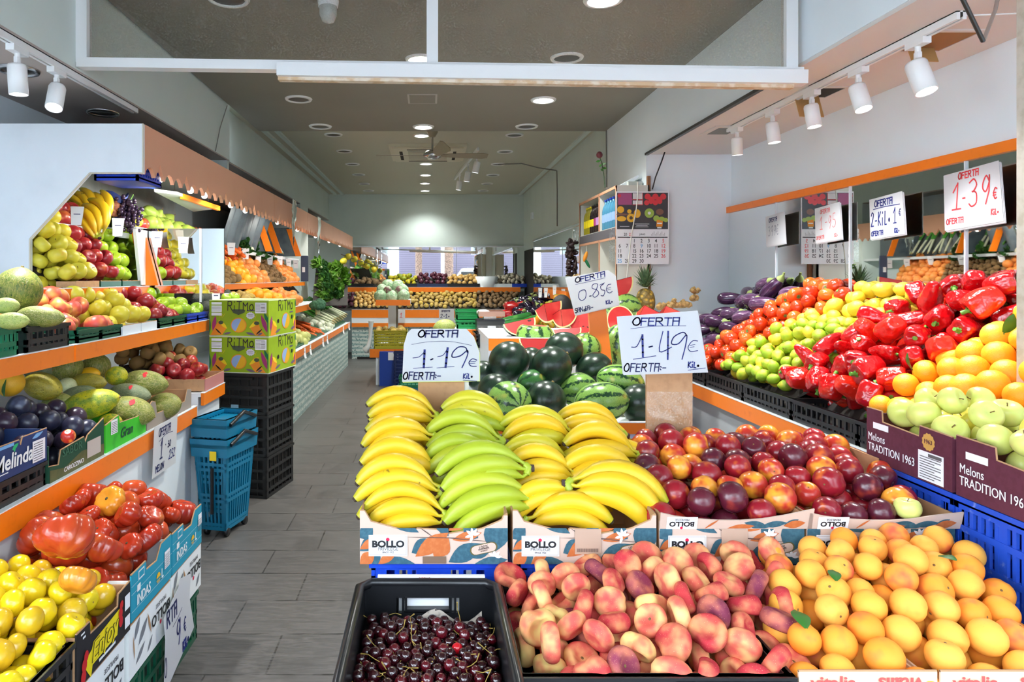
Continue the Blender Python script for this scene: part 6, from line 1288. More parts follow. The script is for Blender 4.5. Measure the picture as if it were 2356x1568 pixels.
sign('white offer sign reading 1.19 on cardboard above the bananas', FWD(925, 878, 2.5), [(0, 0), (178, 3), (178, 68), (165, 104), (148, 122), (22, 122), (12, 112), (4, 85)], k,
     [('OFERTA', 37, 103, 15, 3.2, .12, .9, INK2), ([(22, 86), (60, 92), (110, 93), (160, 84)], 0, 0, 0, .9, 0, 0, INK2), ([(25, 55), (40, 58), (52, 70)], 0, 0, 0, 1.6, 0, 0, INK), ([(52, 73), (50, 33)], 0, 0, 0, 5, 0, 0, INK), ([(26, 31), (50, 33), (70, 34)], 0, 0, 0, 1.2, 0, 0, INK),
      ([(66, 51), (71, 53)], 0, 0, 0, 3, 0, 0, INK), ([(82, 58), (95, 62), (104, 76)], 0, 0, 0, 1.6, 0, 0, INK), ([(105, 78), (100, 34)], 0, 0, 0, 5, 0, 0, INK), ([(80, 32), (100, 34), (120, 35)], 0, 0, 0, 1.2, 0, 0, INK),
      ([(150, 68), (146, 79), (130, 80), (117, 68), (116, 57), (134, 60), (150, 72), (150, 60), (138, 33)], 0, 0, 0, 2.6, 0, 0, INK), ([(172, 50), (162, 53), (154, 45), (158, 37), (171, 36)], 0, 0, 0, 2, 0, 0, INK), ([(155, 46), (170, 47)], 0, 0, 0, 1.2, 0, 0, INK), ([(155, 42), (168, 43)], 0, 0, 0, 1.2, 0, 0, INK),
      ('OFERTA:-', 2, 6, 16, 2.8, .14, .62, INK2), ('KIL*', 141, 8, 11, 2.4, .1, .5, INK), ([(140, 4), (172, 2)], 0, 0, 0, 1.2, 0, 0, INK)], bcol=None)
t = thing('cardboard_post', 'brown cardboard holding the 1.19 sign behind the bananas', 'cardboard', W(1020, 960, 2.52))
wpart('panel', MB().box(W(962, 0, 2.52).x, W(1068, 0, 2.52).x, 2.515, 2.53, .70, W(0, 872, 2.52).z), CARD, t); wpart('inner_panel', MB().box(W(1068, 0, 2.53).x, W(1078, 0, 2.53).x, 2.52, 2.56, .70, W(0, 872, 2.52).z), mat('white post', S(214, 214, 210), .6), t)
k = 2.3/F; M = FWD(1433, 860, 2.3)
sign('white offer sign reading 1.49 on taped cardboard behind the nectarines', M, [(0, 0), (195, 6), (172, 146), (-14, 132)], k,
     [('OFERTA', 22, 112, 17, 3., .1, .95, INK), ([(18, 104), (70, 110), (145, 111)], 0, 0, 0, 1, 0, 0, INK), ([(20, 62), (32, 64), (44, 88)], 0, 0, 0, 2, 0, 0, INK), ([(45, 90), (46, 40)], 0, 0, 0, 4.6, 0, 0, INK), ([(24, 34), (44, 37), (76, 42)], 0, 0, 0, 1.6, 0, 0, INK), ([(60, 62), (68, 64)], 0, 0, 0, 3, 0, 0, INK),
      ([(92, 98), (84, 52), (112, 62)], 0, 0, 0, 2.2, 0, 0, INK), ([(104, 98), (103, 34)], 0, 0, 0, 4, 0, 0, INK), ([(146, 90), (138, 96), (118, 86), (112, 70), (128, 70), (146, 90), (145, 70), (136, 34)], 0, 0, 0, 2.6, 0, 0, INK),
      ([(172, 76), (160, 76), (150, 62), (156, 52), (172, 54)], 0, 0, 0, 1.8, 0, 0, INK), ([(154, 66), (166, 68)], 0, 0, 0, 1.2, 0, 0, INK), ([(154, 61), (164, 63)], 0, 0, 0, 1.2, 0, 0, INK),
      ('OFERTA:-', 2, 6, 18, 2.6, .14, .62, INK2), ('KIL*', 150, 15, 13, 2.8, .1, .52, INK), ([(150, 9), (190, 14)], 0, 0, 0, 1.4, 0, 0, INK)], 2)
t = thing('cardboard_post', 'brown cardboard wrapped in clear tape holding the 1.49 sign', 'cardboard', W(1540, 960, 2.48))
a = W(1487, 855, 2.48); wpart('panel', MB().box(a.x, W(1592, 0, 2.48).x, 2.475, 2.49, .72, a.z), CARD, t)
rr = random.Random(2); wpart('clear_tape', MB().grid(lambda u, v: (a.x-.004+.17*u, 2.470-.003*rr.random(), a.z-.07-.13*v-.05*u*v), 8, 6, False), glass_mat('glossy clear tape', (.97, .97, .97, 1), .3), t)
k = 3.9/F; M = FWD(1322, 722, 3.9, math.radians(12))
sign('white sign reading 0.85 for watermelon on the orange post', M, [(0, -3), (104, -1), (110, 68), (96, 83), (-4, 86)], k,
     [('OFERTA', 17, 70, 11, 2.2, .15, .95, INK), ([(16, 66), (40, 66), (86, 67)], 0, 0, 0, .8, 0, 0, INK), ([(33, 50), (22, 48), (17, 36), (22, 27), (32, 31), (36, 44), (33, 50)], 0, 0, 0, 1.5, 0, 0, INK), ([(42, 33), (46, 33)], 0, 0, 0, 2, 0, 0, INK),
      ([(66, 56), (56, 58), (52, 50), (62, 43), (64, 34), (54, 28), (50, 34), (60, 44), (66, 56)], 0, 0, 0, 1.5, 0, 0, INK), ([(80, 54), (72, 50), (72, 42), (79, 38), (74, 28), (68, 29)], 0, 0, 0, 1.5, 0, 0, INK), ([(70, 53), (82, 56)], 0, 0, 0, 1.2, 0, 0, INK),
      ([(96, 50), (88, 49), (83, 38), (88, 31), (96, 33)], 0, 0, 0, 1.4, 0, 0, INK), ([(85, 42), (94, 43)], 0, 0, 0, .9, 0, 0, INK), ([(85, 38), (93, 39)], 0, 0, 0, .9, 0, 0, INK), ('SANdIA:-', 2, 2, 10, 1.7, .12, .52, INK2), ('KIL*', 76, 7, 8, 1.8, .1, .5, INK)], 1)
t = thing('orange_post', 'leaning orange board post carrying the 0.85 sign', 'post', W(1385, 830, 4.0))
P = [W(1352, 690, 3.95), W(1392, 690, 3.95), W(1408, 832, 3.95), W(1364, 832, 3.95)]
wpart('board', MB().prism([(p.x, p.z) for p in P][::-1], frame((0, 3.98, 0), (1, 0, 0), (0, 0, 1)), .03), ORANGE, t)
wpart('foot', MB().box(P[3].x, P[2].x, 3.95, 3.98, .797, P[2].z), ORANGE, t)
# signs hanging on the right wall mirror
def rsign(label, y0, y1, z0, z1, texts, backs=2, X0=2.28):
    w, h = y0-y1, z1-z0
    return sign(label, frame((X0, y0, z0), (0, -1, 0.06), (0, 0, 1)), [(0, 0), (100, 2), (98, 78), (3, 76)], w/100, texts, backs)
rsign('paper sign with red 1-39 hanging on the right mirror', 3.02, 2.70, 1.66, 1.87, [('OFERTA', 30, 66, 8, 1.7, .1, .6, REDI), ('1', 16, 26, 36, 2., .15, .45, REDI), ('-', 36, 30, 20, 2., 0, .3, REDI), ('39', 46, 27, 36, 2., .1, .42, REDI), ('€', 86, 32, 14, 1.6, .1, .5, REDI), ('OFERTA', 4, 8, 7, 1.4, .1, .6, REDI), ('KIL*', 82, 12, 7, 1.4, .1, .4, REDI)])
rsign('paper sign with blue two-kilo offer on the right mirror', 3.53, 3.26, 1.65, 1.855, [('OFERTA', 18, 60, 11, 2.4, .1, .66, INK), ([(14, 56), (50, 57), (90, 56)], 0, 0, 0, 1.4, 0, 0, INK), ('2-KIL*', 5, 24, 24, 2.4, .1, .3, INK), ('1', 70, 24, 28, 2, .1, .3, INK), ('€', 86, 36, 12, 1.5, .1, .5, INK), ('OFERTA', 4, 6, 8, 2, .1, .6, INK), ('KIL*', 72, 6, 8, 2, .1, .4, INK)])
FAINT = mat('faded red ink', S(226, 104, 104), .7); FGREY = mat('faded grey ink', S(140, 142, 156), .7)
rsign('paper sign with faded red writing, second from the alcove', 4.03, 3.76, 1.655, 1.865, [('OFERTA', 24, 62, 8, 1.6, .1, .65, FAINT), ('1', 20, 28, 28, 1.4, .12, .4, FAINT), ('-95', 40, 28, 28, 1.2, .1, .4, FAINT), ('OFERTA', 4, 8, 7, 1.4, .1, .6, FAINT), ('KIL*', 74, 8, 7, 1.4, .1, .4, FAINT)])
rsign('curled paper sign with grey 3.99, nearest the alcove', 4.62, 4.35, 1.66, 1.85, [('OFERTA', 20, 60, 9, 1.8, .1, .65, INK2), ('399€', 14, 26, 24, 1.4, .12, .44, FGREY)], 1)
# signs on the left
def lsign(label, X0, y0, y1, z0, z1, texts): return sign(label, frame((X0, y0, z0), (0, 1, 0), (.04, 0, 1)), [(0, 0), (100, -1), (100, 100*(z1-z0)/(y1-y0)), (1, 100*(z1-z0)/(y1-y0))], (y1-y0)/100, texts, 0)
lsign('hanging paper sign reading 1.50 on the melon counter front', -1.312, 3.23, 3.53, .50, .745, [('OFERTA', 20, 62, 12, 2.4, .05, .55, INK2), ([(22, 54), (50, 60), (80, 58)], 0, 0, 0, 1, 0, 0, INK2), ('1', 28, 24, 30, 3, .1, .3, INK2), ('.', 50, 40, 12, 2.4, 0, .4, INK2), ('50', 60, 36, 10, 2, .1, .5, INK2), ('MELON', 12, 6, 10, 2.2, .05, .55, INK2), ('252', 66, 14, 14, 2, .2, .5, INK)])
t = sign('torn paper sign with 9 euro, hanging from the white cartons', frame((-.905, 2.33, .015), (.02, 1, .1), (.0, -.05, 1)), [(-6, -16), (14, 6), (100, 22), (90, 66), (98, 92), (62, 104), (56, 96), (10, 86), (12, 60)], .31/100,
     [('RTA', 18, 70, 16, 3, .1, .5, INK2), ([(34, 62), (50, 64), (64, 68)], 0, 0, 0, 1, 0, 0, INK2), ('9', 42, 32, 26, 2.4, .1, .5, INK), ('€', 66, 36, 16, 2, .1, .5, INK), ('KIL*', 60, 17, 10, 3.6, .1, .5, INK), ('0', 4, 20, 20, 1.6, .1, .3, INK2), ('E:-', 2, 2, 8, 1.4, .1, .4, INK2)], 0)
for p, w, h, Y, s in (((1010, 740), 35, 30, 12.25, 'paper sign with blue writing on the back counter'), ((916, 742), 16, 30, 12.25, 'narrow paper sign beside the cabbage stand post')):
    sign(s, FWD(*p, Y), [(0, 0), (w, 0), (w, h), (0, h)], Y/F, [('OFERTA', w*.15, h*.75, 4, 1, .1, .7, INK2), ('2-1*', w*.1, h*.3, 9, 1.2, .1, .5, INK2)] if w > 20 else [('1', 4, 12, 10, 1.2, .1, .5, REDI)], 0)
# ---------------------------------------------------------------- stack of black crates with two green melon boxes
RG = mat('lime printed card', S(150, 178, 22), .6, noise=(5., S(140, 168, 18), .4, .7)); RGD = mat('dark leaf print', S(10, 112, 66), .65); RPU = mat('magenta print', S(160, 48, 110), .65); RYE = mat('print yellow', S(236, 206, 30), .65); ROR = mat('print orange', S(228, 140, 34), .65); RPB = mat('print pale blue', S(140, 170, 214), .65); RGR = mat('print slate', S(110, 92, 112), .65)
SR = Matrix.Rotation(-math.radians(12), 4, 'Z')
c0 = Vector((-1.056, 4.48, 0))   # nearest corner on the aisle side
def stackM(w, z, dx=0.): return Matrix.Translation(c0+Vector((0, 0, z))) @ SR @ Matrix.Translation((-w+dx, 0, 0))
for i, s in enumerate(('bottom', 'middle', 'top')):
    c = crate('dusty black crate under the lime green melon boxes, '+s+' of the stack', stackM(.40, i*.2742, -.012), .40, .43, .272, BLACKP, pitch=.066, bars=(0, .22, .45, .7, 1.), bw=.012, group='stacked black crates')
    mb = MB().box(.012, .388, .02, .024, .0, .25).box(.37, .374, .02, .41, .0, .25); part('inner_wall', mb, mat('dim crate inside', S(38, 36, 34), .8, noise=(50., S(70, 62, 50), .6, .8)), c)
    hh = MB(); lattice(hh, (.1, -.002, .16), (1, 0, 0), (0, 0, 1), (0, 1, 0), [], [(0, .012), (.07, .085)], .2, .1, .01); part('hand_grip', hh, BLACKP, c)
    if i != 1: decal('sticker', [rect(.145, .03, .2, .065)], mat('pale blue sticker', S(150, 190, 214), .5), c, FACE(MF(0, 0, 0), .003))
def ritmo(label, z):
    w, d, h = .4256, .444, .241
    t = thing('melon_box', label, 'box', M=stackM(w, z))
    part('body', MB().box(0, w, 0, d, .004, h-.004), RG, t); part('edge_strip', MB().box(-.003, w+.003, -.003, d+.003, 0, .005), mat('grey card edge', S(196, 200, 190), .7), t); part('lid', MB().box(-.001, w+.001, -.001, d+.001, h-.005, h), mat('pale lime lid', S(206, 222, 160), .7), t)
    for FM, fw, sd in ((FACE(MF(0, 0, 0)), w, 0), (frame((w+.0008, 0, 0), (0, 1, 0), (0, 0, 1)), d, 1)):
        f = lambda P: [(x/1000*fw, (780-y)/640*h*.97+.006) for x, y in P]
        L = (lambda n, P, m, l=.0: decal(n, [f(p) for p in P], m, t, FM, l, (fw, h)))
        lz = lambda x0, y0, x1, y1, wd: lens(x0, y0, x1, y1, wd)
        if sd == 0:
            L('leaf_marking', [lz(1000, 780, 1060, 180, 45), lz(1000, 560, 930, 360, 26), lz(0, 440, 10, 740, 22)], RGD)
            L('stripe_marking', [lz(60, 700, 110, 420, 34), lz(980, 720, 880, 400, 36)], RPU, .0004)
            L('rind_marking', [[(20, 780), (110, 600), (170, 500), (240, 540), (300, 640), (220, 770)], [(960, 780), (860, 640), (830, 500), (760, 520), (680, 620), (780, 770)]], ROR, .0002)
            L('slice_marking', [lz(160, 500, 310, 660, 30), lz(840, 500, 680, 640, 30)], RYE, .0006)
            L('zigzag_marking', [lz(100, 650, 210, 760, 14), lz(900, 650, 790, 760, 14)], BLK, .0008); L('seed_marking', [lz(240, 760, 380, 720, 22), lz(620, 720, 780, 765, 24), lz(820, 770, 900, 720, 20)], RGR, .0004)
            L('ring_marking', [disc(500, 590, 135, 28)], ROR, .0006); L('ring_fill', [disc(500, 590, 120, 28)], RPB, .0010); L('half_fill', [[(500+120*math.cos(a), 590-120*math.sin(a)) for a in [-2.0+i*.196 for i in range(17)]]], mat('print gold', S(226, 172, 30), .65), .0014)
            L('hand_hole', [[(385, 310), (420, 302), (580, 302), (615, 320), (600, 360), (500, 405), (405, 365)]], mat('box opening', S(70, 82, 60), .8), .0010)
            L('vent_hole', [disc(200, 545, 42, 16, 34), disc(805, 550, 45, 16, 34)], mat('box opening', S(70, 82, 60), .8), .0014)
            L('info_label', [rect(780, 370, 970, 178), rect(38, 220, 215, 175), rect(38, 355, 215, 235), rect(38, 420, 215, 368)], PAPER, .0008); L('info_marking', [rect(790, 200+22*i, 790+(80 if i % 3 else 150), 206+22*i) for i in range(7)]+[rect(880, 215+22*i, 950, 221+22*i) for i in range(6)]+[rect(45, 245+24*i, 200, 250+24*i) for i in range(4)], PGREY, .0012)
            L('burst_marking', [[(700+(64+10*(i % 2))*math.cos(i*PI/12), 415+(56+10*(i % 2))*math.sin(i*PI/12)) for i in range(24)]], mat('print grey white', S(206, 206, 216), .65), .0006); L('small_marking', [rect(640, 312, 770, 335), rect(655, 395, 745, 402), rect(660, 420, 740, 427)], PGREY, .001)
            L('ray_marking', [lz(180+18*i, 470, 190+45*i, 380-8*i, 3) for i in range(3)]+[lz(780-12*i, 470, 800-45*i, 390, 3) for i in range(3)], RYE, .0004)
            tw, tx, ty, cx = .055, .5*w, (780-235)/640*h*.97, None
        else:
            L('stripe_marking', [lz(60, 700, 110, 420, 36), lz(960, 760, 940, 460, 20)], RPU, .0004); L('rind_marking', [[(60, 780), (130, 560), (190, 520), (280, 640), (250, 780)], [(900, 760), (930, 520), (1000, 560), (1000, 760)]], ROR, .0002); L('slice_marking', [lz(120, 500, 290, 640, 34), lz(880, 640, 960, 440, 26)], RYE, .0006)
            L('ring_marking', [disc(610, 540, 150, 28)], ROR, .0006); L('ring_fill', [disc(610, 540, 134, 28)], RPB, .0010); L('half_fill', [[(610+134*math.cos(a), 540-134*math.sin(a)) for a in [-2.0+i*.196 for i in range(17)]]], mat('print gold', S(226, 172, 30), .65), .0014)
            L('vent_hole', [disc(330, 530, 34, 16, 40), disc(840, 480, 30, 16, 40)], BLK, .0014); L('leaf_marking', [lz(985, 300, 985, 160, 20)], RGD, .0004); L('small_marking', [rect(760, 370, 880, 400)], PGREY, .001); L('seed_marking', [lz(220, 740, 420, 680, 24), lz(800, 720, 960, 680, 30)], RGR, .0004)
            tx, ty = .58*d, (780-240)/640*h*.97
        mb = MB(); s = .062 if sd == 0 else .072; xx = tx-.078 if sd == 0 else tx-.105
        for ch in 'RIT': xx = hand(mb, ch, xx, ty-s*.45, s, .0055, .03, .55 if sd == 0 else .7)
        hand(mb, 'M', xx, ty-s*.42, s*.85, .006, .0, .62, seed=3); hand(mb, '0', xx+s*.72, ty-s*.36, s*.62, .006, 0, .75, seed=4)
        part('lettering', move(mb, FM @ Matrix.Translation((0, 0, .0008))), mat('plum ink', S(44, 28, 44), .6), t)
ritmo('lime green melon box with plum lettering, lower of two on the black crates', .8226); ritmo('lime green melon box with plum lettering, upper of two on the black crates', 1.0646)
# ---------------------------------------------------------------- teal rolling baskets
def basket(label, M, w, d, h, wheels):
    t = crate(label, M, w, d, h, TEAL, 'shopping basket', 'shopping_basket', pitch=.03, bars=(0, .08, .34, .4, .68, .74, .86, 1.), bw=.022, rw=.02)
    part('rim_band', MB().box(-.012, w+.012, -.012, d+.012, h-.05, h-.03).box(-.012, w+.012, -.012, .0, h-.1, h).box(-.012, w+.012, d, d+.012, h-.1, h).box(-.012, 0, 0, d, h-.1, h).box(w, w+.012, 0, d, h-.1, h), TEAL, t)
    for ch in t.children:
        for v in ch.data.vertices: f = .74+.26*v.co.z/h; v.co.x = w/2+(v.co.x-w/2)*f; v.co.y = d/2+(v.co.y-d/2)*f
    part('handle', MB().tube([(w+.016, .02, h-.03), (w+.02, d*.5, h+.02), (w+.016, d-.02, h-.03)], .011), BLACKN, t, 'black grip')
    if wheels:
        part('pull_rod', MB().tube([(w*.62, -.014, h*.7), (w*.52, .02, .1)], .01), BLACKN, t, 'black pull handle')
        for x_ in (w*.2, w*.78):
            for y_ in (d*.2, d*.8): part('wheel', MB().lathe([(0, 0), (.024, 0), (.024, .02), (0, .02)], 14, frame((x_, y_, -.012), (0, 1, 0), (0, 0, 1))), BLACKN, t)
        decal('yellow_sticker', [rect(w*.55, h*.78, w*.75, h*.88)], RYE, t, FACE(MF(0, 0, 0), .016))
    return t
BM = TRS((-1.325, 3.82, .036), (0, 0, math.radians(-14)))
basket('lower teal rolling basket with black wheels beside the melon counter', BM, .21, .33, .52, True)
basket('upper teal basket nested in the rolling one', BM @ Matrix.Translation((0, 0, .1)), .207, .325, .53, False)
# ---------------------------------------------------------------- shelf cabinet, bottles, calendar
EDGEW = mat('pinkish wood edge', S(206, 150, 118), .6); CABW = mat('cabinet white', S(216, 214, 204), .5)
cx0, cx1, cy0, cy1 = 1.424, 1.675, 5.2, 6.48
t = thing('shelf_cabinet', 'open white cabinet with bottles between calendar and rear mirror', 'cabinet', (cx0, cy0, 0))
wpart('side_panel', MB().box(cx0, cx1, cy0, cy0+.018, 0, 2.16), CABW, t); wpart('side_panel', MB().box(cx0, cx1, cy1-.018, cy1, 0, 2.16), CABW, t); wpart('back_panel', MB().box(cx1-.01, cx1, cy0, cy1, .9, 2.16), CABW, t)
for z in (2.155, 1.846, 1.44, 1.0): wpart('shelf_board', MB().box(cx0+.004, cx1, cy0+.018, cy1-.018, z-.018, z), CABW, t)
wpart('grey_band', MB().box(cx0-.004, cx0+.004, cy0+.018, cy1-.018, 1.77, 1.84), mat('slate band', S(96, 92, 100), .5), t)
e = MB()
for z in (2.155, 1.768, 1.44): e.box(cx0-.003, cx0+.006, cy0, cy1, z-.018, z+.003)
for y in (cy0, 5.72, cy1-.018): e.box(cx0-.003, cx0+.006, y, y+.018, 1.0, 2.16)
wpart('edge_strip', e, EDGEW, t, 'pinkish edge strips'); wpart('divider', MB().box(cx0+.006, cx1-.01, 5.72, 5.738, 1.0, 2.14), CABW, t)
for y, m_, cap, lab, s in [(6.33-.075*i, 'oil', YELL, YELL, nth[i]+' bottle of yellow oil from the far end, top cabinet shelf') for i in range(3)]+[(6.1-.075*i, 'cola', BLACKN, (YELL, YELL, RPU, mat('lilac label', S(190, 140, 200), .5), mat('lilac label', S(190, 140, 200), .5))[i], nth[i]+' dark bottle with bright label, top cabinet shelf') for i in range(5)]+[(5.66-.08*i, 'water', BLUEP, RPB, nth[i]+' blue water bottle, nearest compartment of the cabinet') for i in range(5)]:
    t = thing('bottle', s, 'bottle', (1.466, y, 1.847), {'oil': 'oil bottles on the cabinet', 'cola': 'dark bottles on the cabinet', 'water': 'water bottles on the cabinet'}[m_])
    g = {'oil': mat('yellow oil', S(150, 140, 30), .15), 'cola': mat('dark drink', S(34, 22, 24), .12), 'water': mat('blue bottle', S(70, 130, 160), .15)}[m_]
    part('body', MB().lathe([(0, 0), (.033, 0), (.034, .01), (.034, .15), (.028, .185), (.013, .215), (.013, .235), (0, .235)], 16), g, t); part('cap', MB().lathe([(0, .236), (.015, .236), (.015, .252), (0, .252)][::-1], 12), cap, t); part('label', MB().lathe([(.0347, .06), (.0347, .125)], 16), lab, t)
k = 5.17/F; M = frame(W(1418, 608, 5.17), (1, 0, 0), (0, 0, 1))
t = thing('calendar', 'wall calendar with fruit pictures hung on the cabinet side', 'calendar', M=M)
q = lambda *P: [[(a*k, b*k) for a, b in p] for p in P]
part('sheet', MB().box(0, 121*k, 1*k, 168*k, -.006, -.002), PAPER, t)
I4 = Matrix()
D = lambda n, P, m_, l: decal(n, q(*P), m_, t, I4, l)
D('picture', [rect(2, 81, 119, 165)], mat('dark photo print', S(52, 44, 48), .4), -.0018)
CP = lambda n, c: mat('calendar print '+n, S(*c), .4)
D('photo_violet', [rect(4, 137, 36, 164), disc(28, 150, 9)], CP('violet', (160, 70, 120)), -.0014); D('photo_red', [disc(72+9*i, 156-7*(i % 2), 7) for i in range(5)]+[disc(70+10*i, 142+3*(i % 2), 6) for i in range(4)]+[disc(7, 158, 4)], CP('red', (214, 50, 60)), -.0012)
D('photo_yellow', [disc(12, 105, 11, 16, 6), disc(34, 107, 10), disc(48, 117, 8, 16, 10), disc(10, 126, 8), disc(30, 122, 5)], CP('yellow', (236, 180, 40)), -.0010); D('photo_green', [disc(76, 118, 11), disc(92, 106, 7), disc(104, 104, 8, 14, 6), disc(114, 102, 5)], CP('green', (150, 176, 70)), -.0010)
D('photo_pale', [disc(76, 118, 3.5), rect(38, 150, 60, 164), rect(38, 138, 60, 147)], CP('pale', (220, 214, 216)), -.0008); D('photo_brown', [disc(100, 121, 9, 16, 7), disc(14, 115, 14, 14, 2.5)], CP('brown', (120, 78, 60)), -.0009); D('photo_seed', [disc(34, 107, 4)], CP('seed', (90, 60, 30)), -.0006)
D('print_band', [rect(2, 81, 119, 97)], CP('band', (44, 46, 52)), -.0009); D('mark', [[(92, 87), (106, 87), (107, 100), (93, 103)]], ROR, -.0004); D('mark_text', [rect(94, 93, 105, 96), rect(94, 83, 104, 86)], WHT, -.0002); D('band_text', [rect(42, 92.5, 76, 93.5), rect(46, 89, 72, 90), rect(44, 86, 74, 87), rect(8, 87, 30, 88)], WHT, -.0004)
D('rule', [rect(3, 61.5, 118, 63.5)], BLK, -.0012); D('rules_red', [rect(37, 148.5, 61, 149.5), rect(37, 136.5, 61, 137.5), rect(60, 137, 61, 165)], REDI, -.0006); D('skyline', [rect(80+3*i, 66, 82+3*i, 70+3*((i*7) % 3)) for i in range(11)], mat('pale print', S(206, 206, 210), .7), -.0012)
rows = (('', '', '1', '2', '3', '4', '5'), ('6', '7', '8', '9', '10', '11', '12'), ('11', '', '15', '16', '17', '18', '19'), ('18', '', '22', '23', '24', '25', '26'), ('25', '28', '29', '30', '', '', ''))
SKY = mat('sky blue print', S(50, 160, 220), .6)
cm = {0: (MB(), BLK), 1: (MB(), REDI), 2: (MB(), SKY)}
def put_txt(s, a, b, size, c): g = move(text_mb(s, size*k, ext=.0001, bold=.0003, sx=.85), Matrix.Translation((a*k, b*k, -.0012))); cm[c][0].add(g.v, g.f)
for j, rw_ in enumerate(rows):
    for i, s in enumerate(rw_):
        if s: put_txt(s, 8+16.7*i, 54-11.6*j, 12, 1 if i == 6 else 2 if (i, j) in ((3, 1), (0, 4)) else 0)
put_txt('20', 21, 69, 9, 0); put_txt('22', 33, 69, 9, 1); put_txt('JUNIO', 60, 69, 5.5, 0)
for n, (g, m_) in zip(('date_marking', 'date_print_red', 'date_print_blue'), cm.values()): part(n, g, m_, t)
wire('white cord hanging from the cabinet top across the calendar', [W(1467, 418, 5.14), W(1468, 440, 5.14), W(1464, 480, 5.14), W(1452, 545, 5.14), W(1446, 600, 5.14), W(1442, 640, 5.15)], .004, CABW, 'cord')
t = thing('red_flower', 'single dark red flower on a tall stem on the cabinet', 'flower', W(1391, 440, 5.6))
wpart('stem', MB().tube([W(1392, 432, 5.6), W(1389, 400, 5.6), W(1384, 372, 5.6), W(1379, 360, 5.6)], .004), mat('dark stem', S(46, 66, 40), .6), t)
wpart('bloom', MB().blob(lambda T, P: (.022*sn(T)*cs(P)*(1+.25*cs(5*P)), .022*sn(T)*sn(P), .028*cs(T)), 20, 8, Matrix.Translation(W(1379, 356, 5.6))), mat('dark red petal', S(84, 14, 24), .6), t)
for px, py in ((1376, 372), (1388, 378), (1381, 382), (1391, 388), (1386, 392)): wpart('leaf', MB().prism(lens(-.02, 0, .025, .01, .01), Matrix.Translation(W(px, py, 5.6)) @ Euler((1.3, 0, px)).to_matrix().to_4x4(), .001), LEAF, t)
t = thing('white_board', 'slanted white board lying on top of the cabinet', 'board', W(1440, 418, 5.6)); wpart('board', MB().prism([(0, 0), (.1, .0), (.2, .1), (.19, .11)], frame((1.46, 5.6, 2.157), (1, 0, 0), (0, 0, 1)), .2), PALEW, t)
t = thing('white_box', 'small white device on top of the cabinet', 'box', (1.63, 5.4, 2.157)); wpart('body', MB().box(1.56, 1.67, 5.35, 5.5, 2.157, 2.21), mat('dim plastic', S(186, 190, 186), .4), t)
t = thing('wood_batten', 'brown wooden batten at the cabinet corner', 'batten', (1.69, 5.25, 2.1)); wpart('bar', MB().box(1.682, 1.705, 5.262, 5.288, .9, 2.24), mat('brown batten', S(150, 104, 72), .7), t)
t = thing('pepper_garland', 'string of dark dried peppers hanging at the cabinet front', 'garland', W(1318, 548, 6.55))
mb = MB(); rr = random.Random(4)
for i in range(46):
    p = W(1316+rr.uniform(-9, 9), 552+i*1.75, 6.55+rr.uniform(-.04, .04)); mb.blob(lambda T, P: (.022*sn(T)*cs(P), .016*sn(T)*sn(P), .035*cs(T)), 8, 6, Matrix.Translation(p) @ randrot(rr))
wpart('dried_peppers', mb, mat('dried pepper', S(44, 26, 28), .35), t); wpart('string', MB().tube([W(1318, 525, 6.55), W(1317, 560, 6.55)], .003), CABW, t)
t = thing('clear_bag', 'clear plastic bag hanging above the dried peppers', 'bag', W(1324, 530, 6.5)); wpart('sheet', MB().grid(lambda u, v: tuple(W(1318+14*u, 525+30*v, 6.5+.03*math.sin(9*u+5*v))), 5, 6), FILM, t)
t = thing('parrot_ornament', 'small green and orange hanging ornament in the cabinet', 'ornament', W(1348, 590, 6.2))
wpart('body', MB().blob(lambda T, P: (.018*sn(T)*cs(P), .018*sn(T)*sn(P), .05*cs(T)), 10, 8, Matrix.Translation(W(1347, 590, 6.2)) @ Euler((0, .3, 0)).to_matrix().to_4x4()), ROR, t); wpart('tail', MB().blob(lambda T, P: (.014*sn(T)*cs(P), .014*sn(T)*sn(P), .05*cs(T)), 10, 8, Matrix.Translation(W(1351, 605, 6.2)) @ Euler((0, -.5, 0)).to_matrix().to_4x4()), RGD, t); wpart('string', MB().tube([W(1351, 548, 6.2), W(1349, 582, 6.2)], .002), CABW, t)
t = thing('plastic_strip', 'long clear plastic strip hanging at the cabinet edge', 'strip', W(1408, 526, 5.25)); wpart('sheet', MB().grid(lambda u, v: tuple(W(1401+16*u, 526+76*v, 5.19)), 2, 4), glass_mat('milky strip', (.9, .92, .92, 1), .6), t)
t = thing('wall_socket', 'small white socket box on the rear right wall', 'socket', W(1229, 496, 12.2)); wpart('body', MB().box(1.81, 1.85, 12.1, 12.25, 2.5, 2.62), PALEW, t)
# ---------------------------------------------------------------- aisle island with cabbages, scale, person
x = lambda px, Y: (px-CX)*Y/F
zi = W(0, 802, 9.3).z
t = thing('island_counter', 'white island counter under the yellow crate', 'counter', (x(868, 9.3), 9.3, 0)); wpart('body', MB().box(x(866, 9.4), x(985, 9.4), 9.31, 10.4, 0, zi-.002), PALEW, t); wpart('orange_edge', MB().box(x(852, 9.4), x(985, 9.4), 9.30, 9.31, zi-.12, zi-.002), ORANGE, t)
t = thing('blue_crate_stack', 'blue slatted panel standing in front of the island', 'crate', (x(873, 9.2), 9.2, 0)); wpart('body', MB().box(x(873, 9.2), x(926, 9.2), 9.2, 9.29, 0, zi-.03), mat('deep blue plastic', S(22, 62, 158), .35), t); wpart('note', MB().box(x(893, 9.2), x(918, 9.2), 9.195, 9.2, W(0, 828, 9.2).z, W(0, 810, 9.2).z), PAPER, t, 'white paper notes')
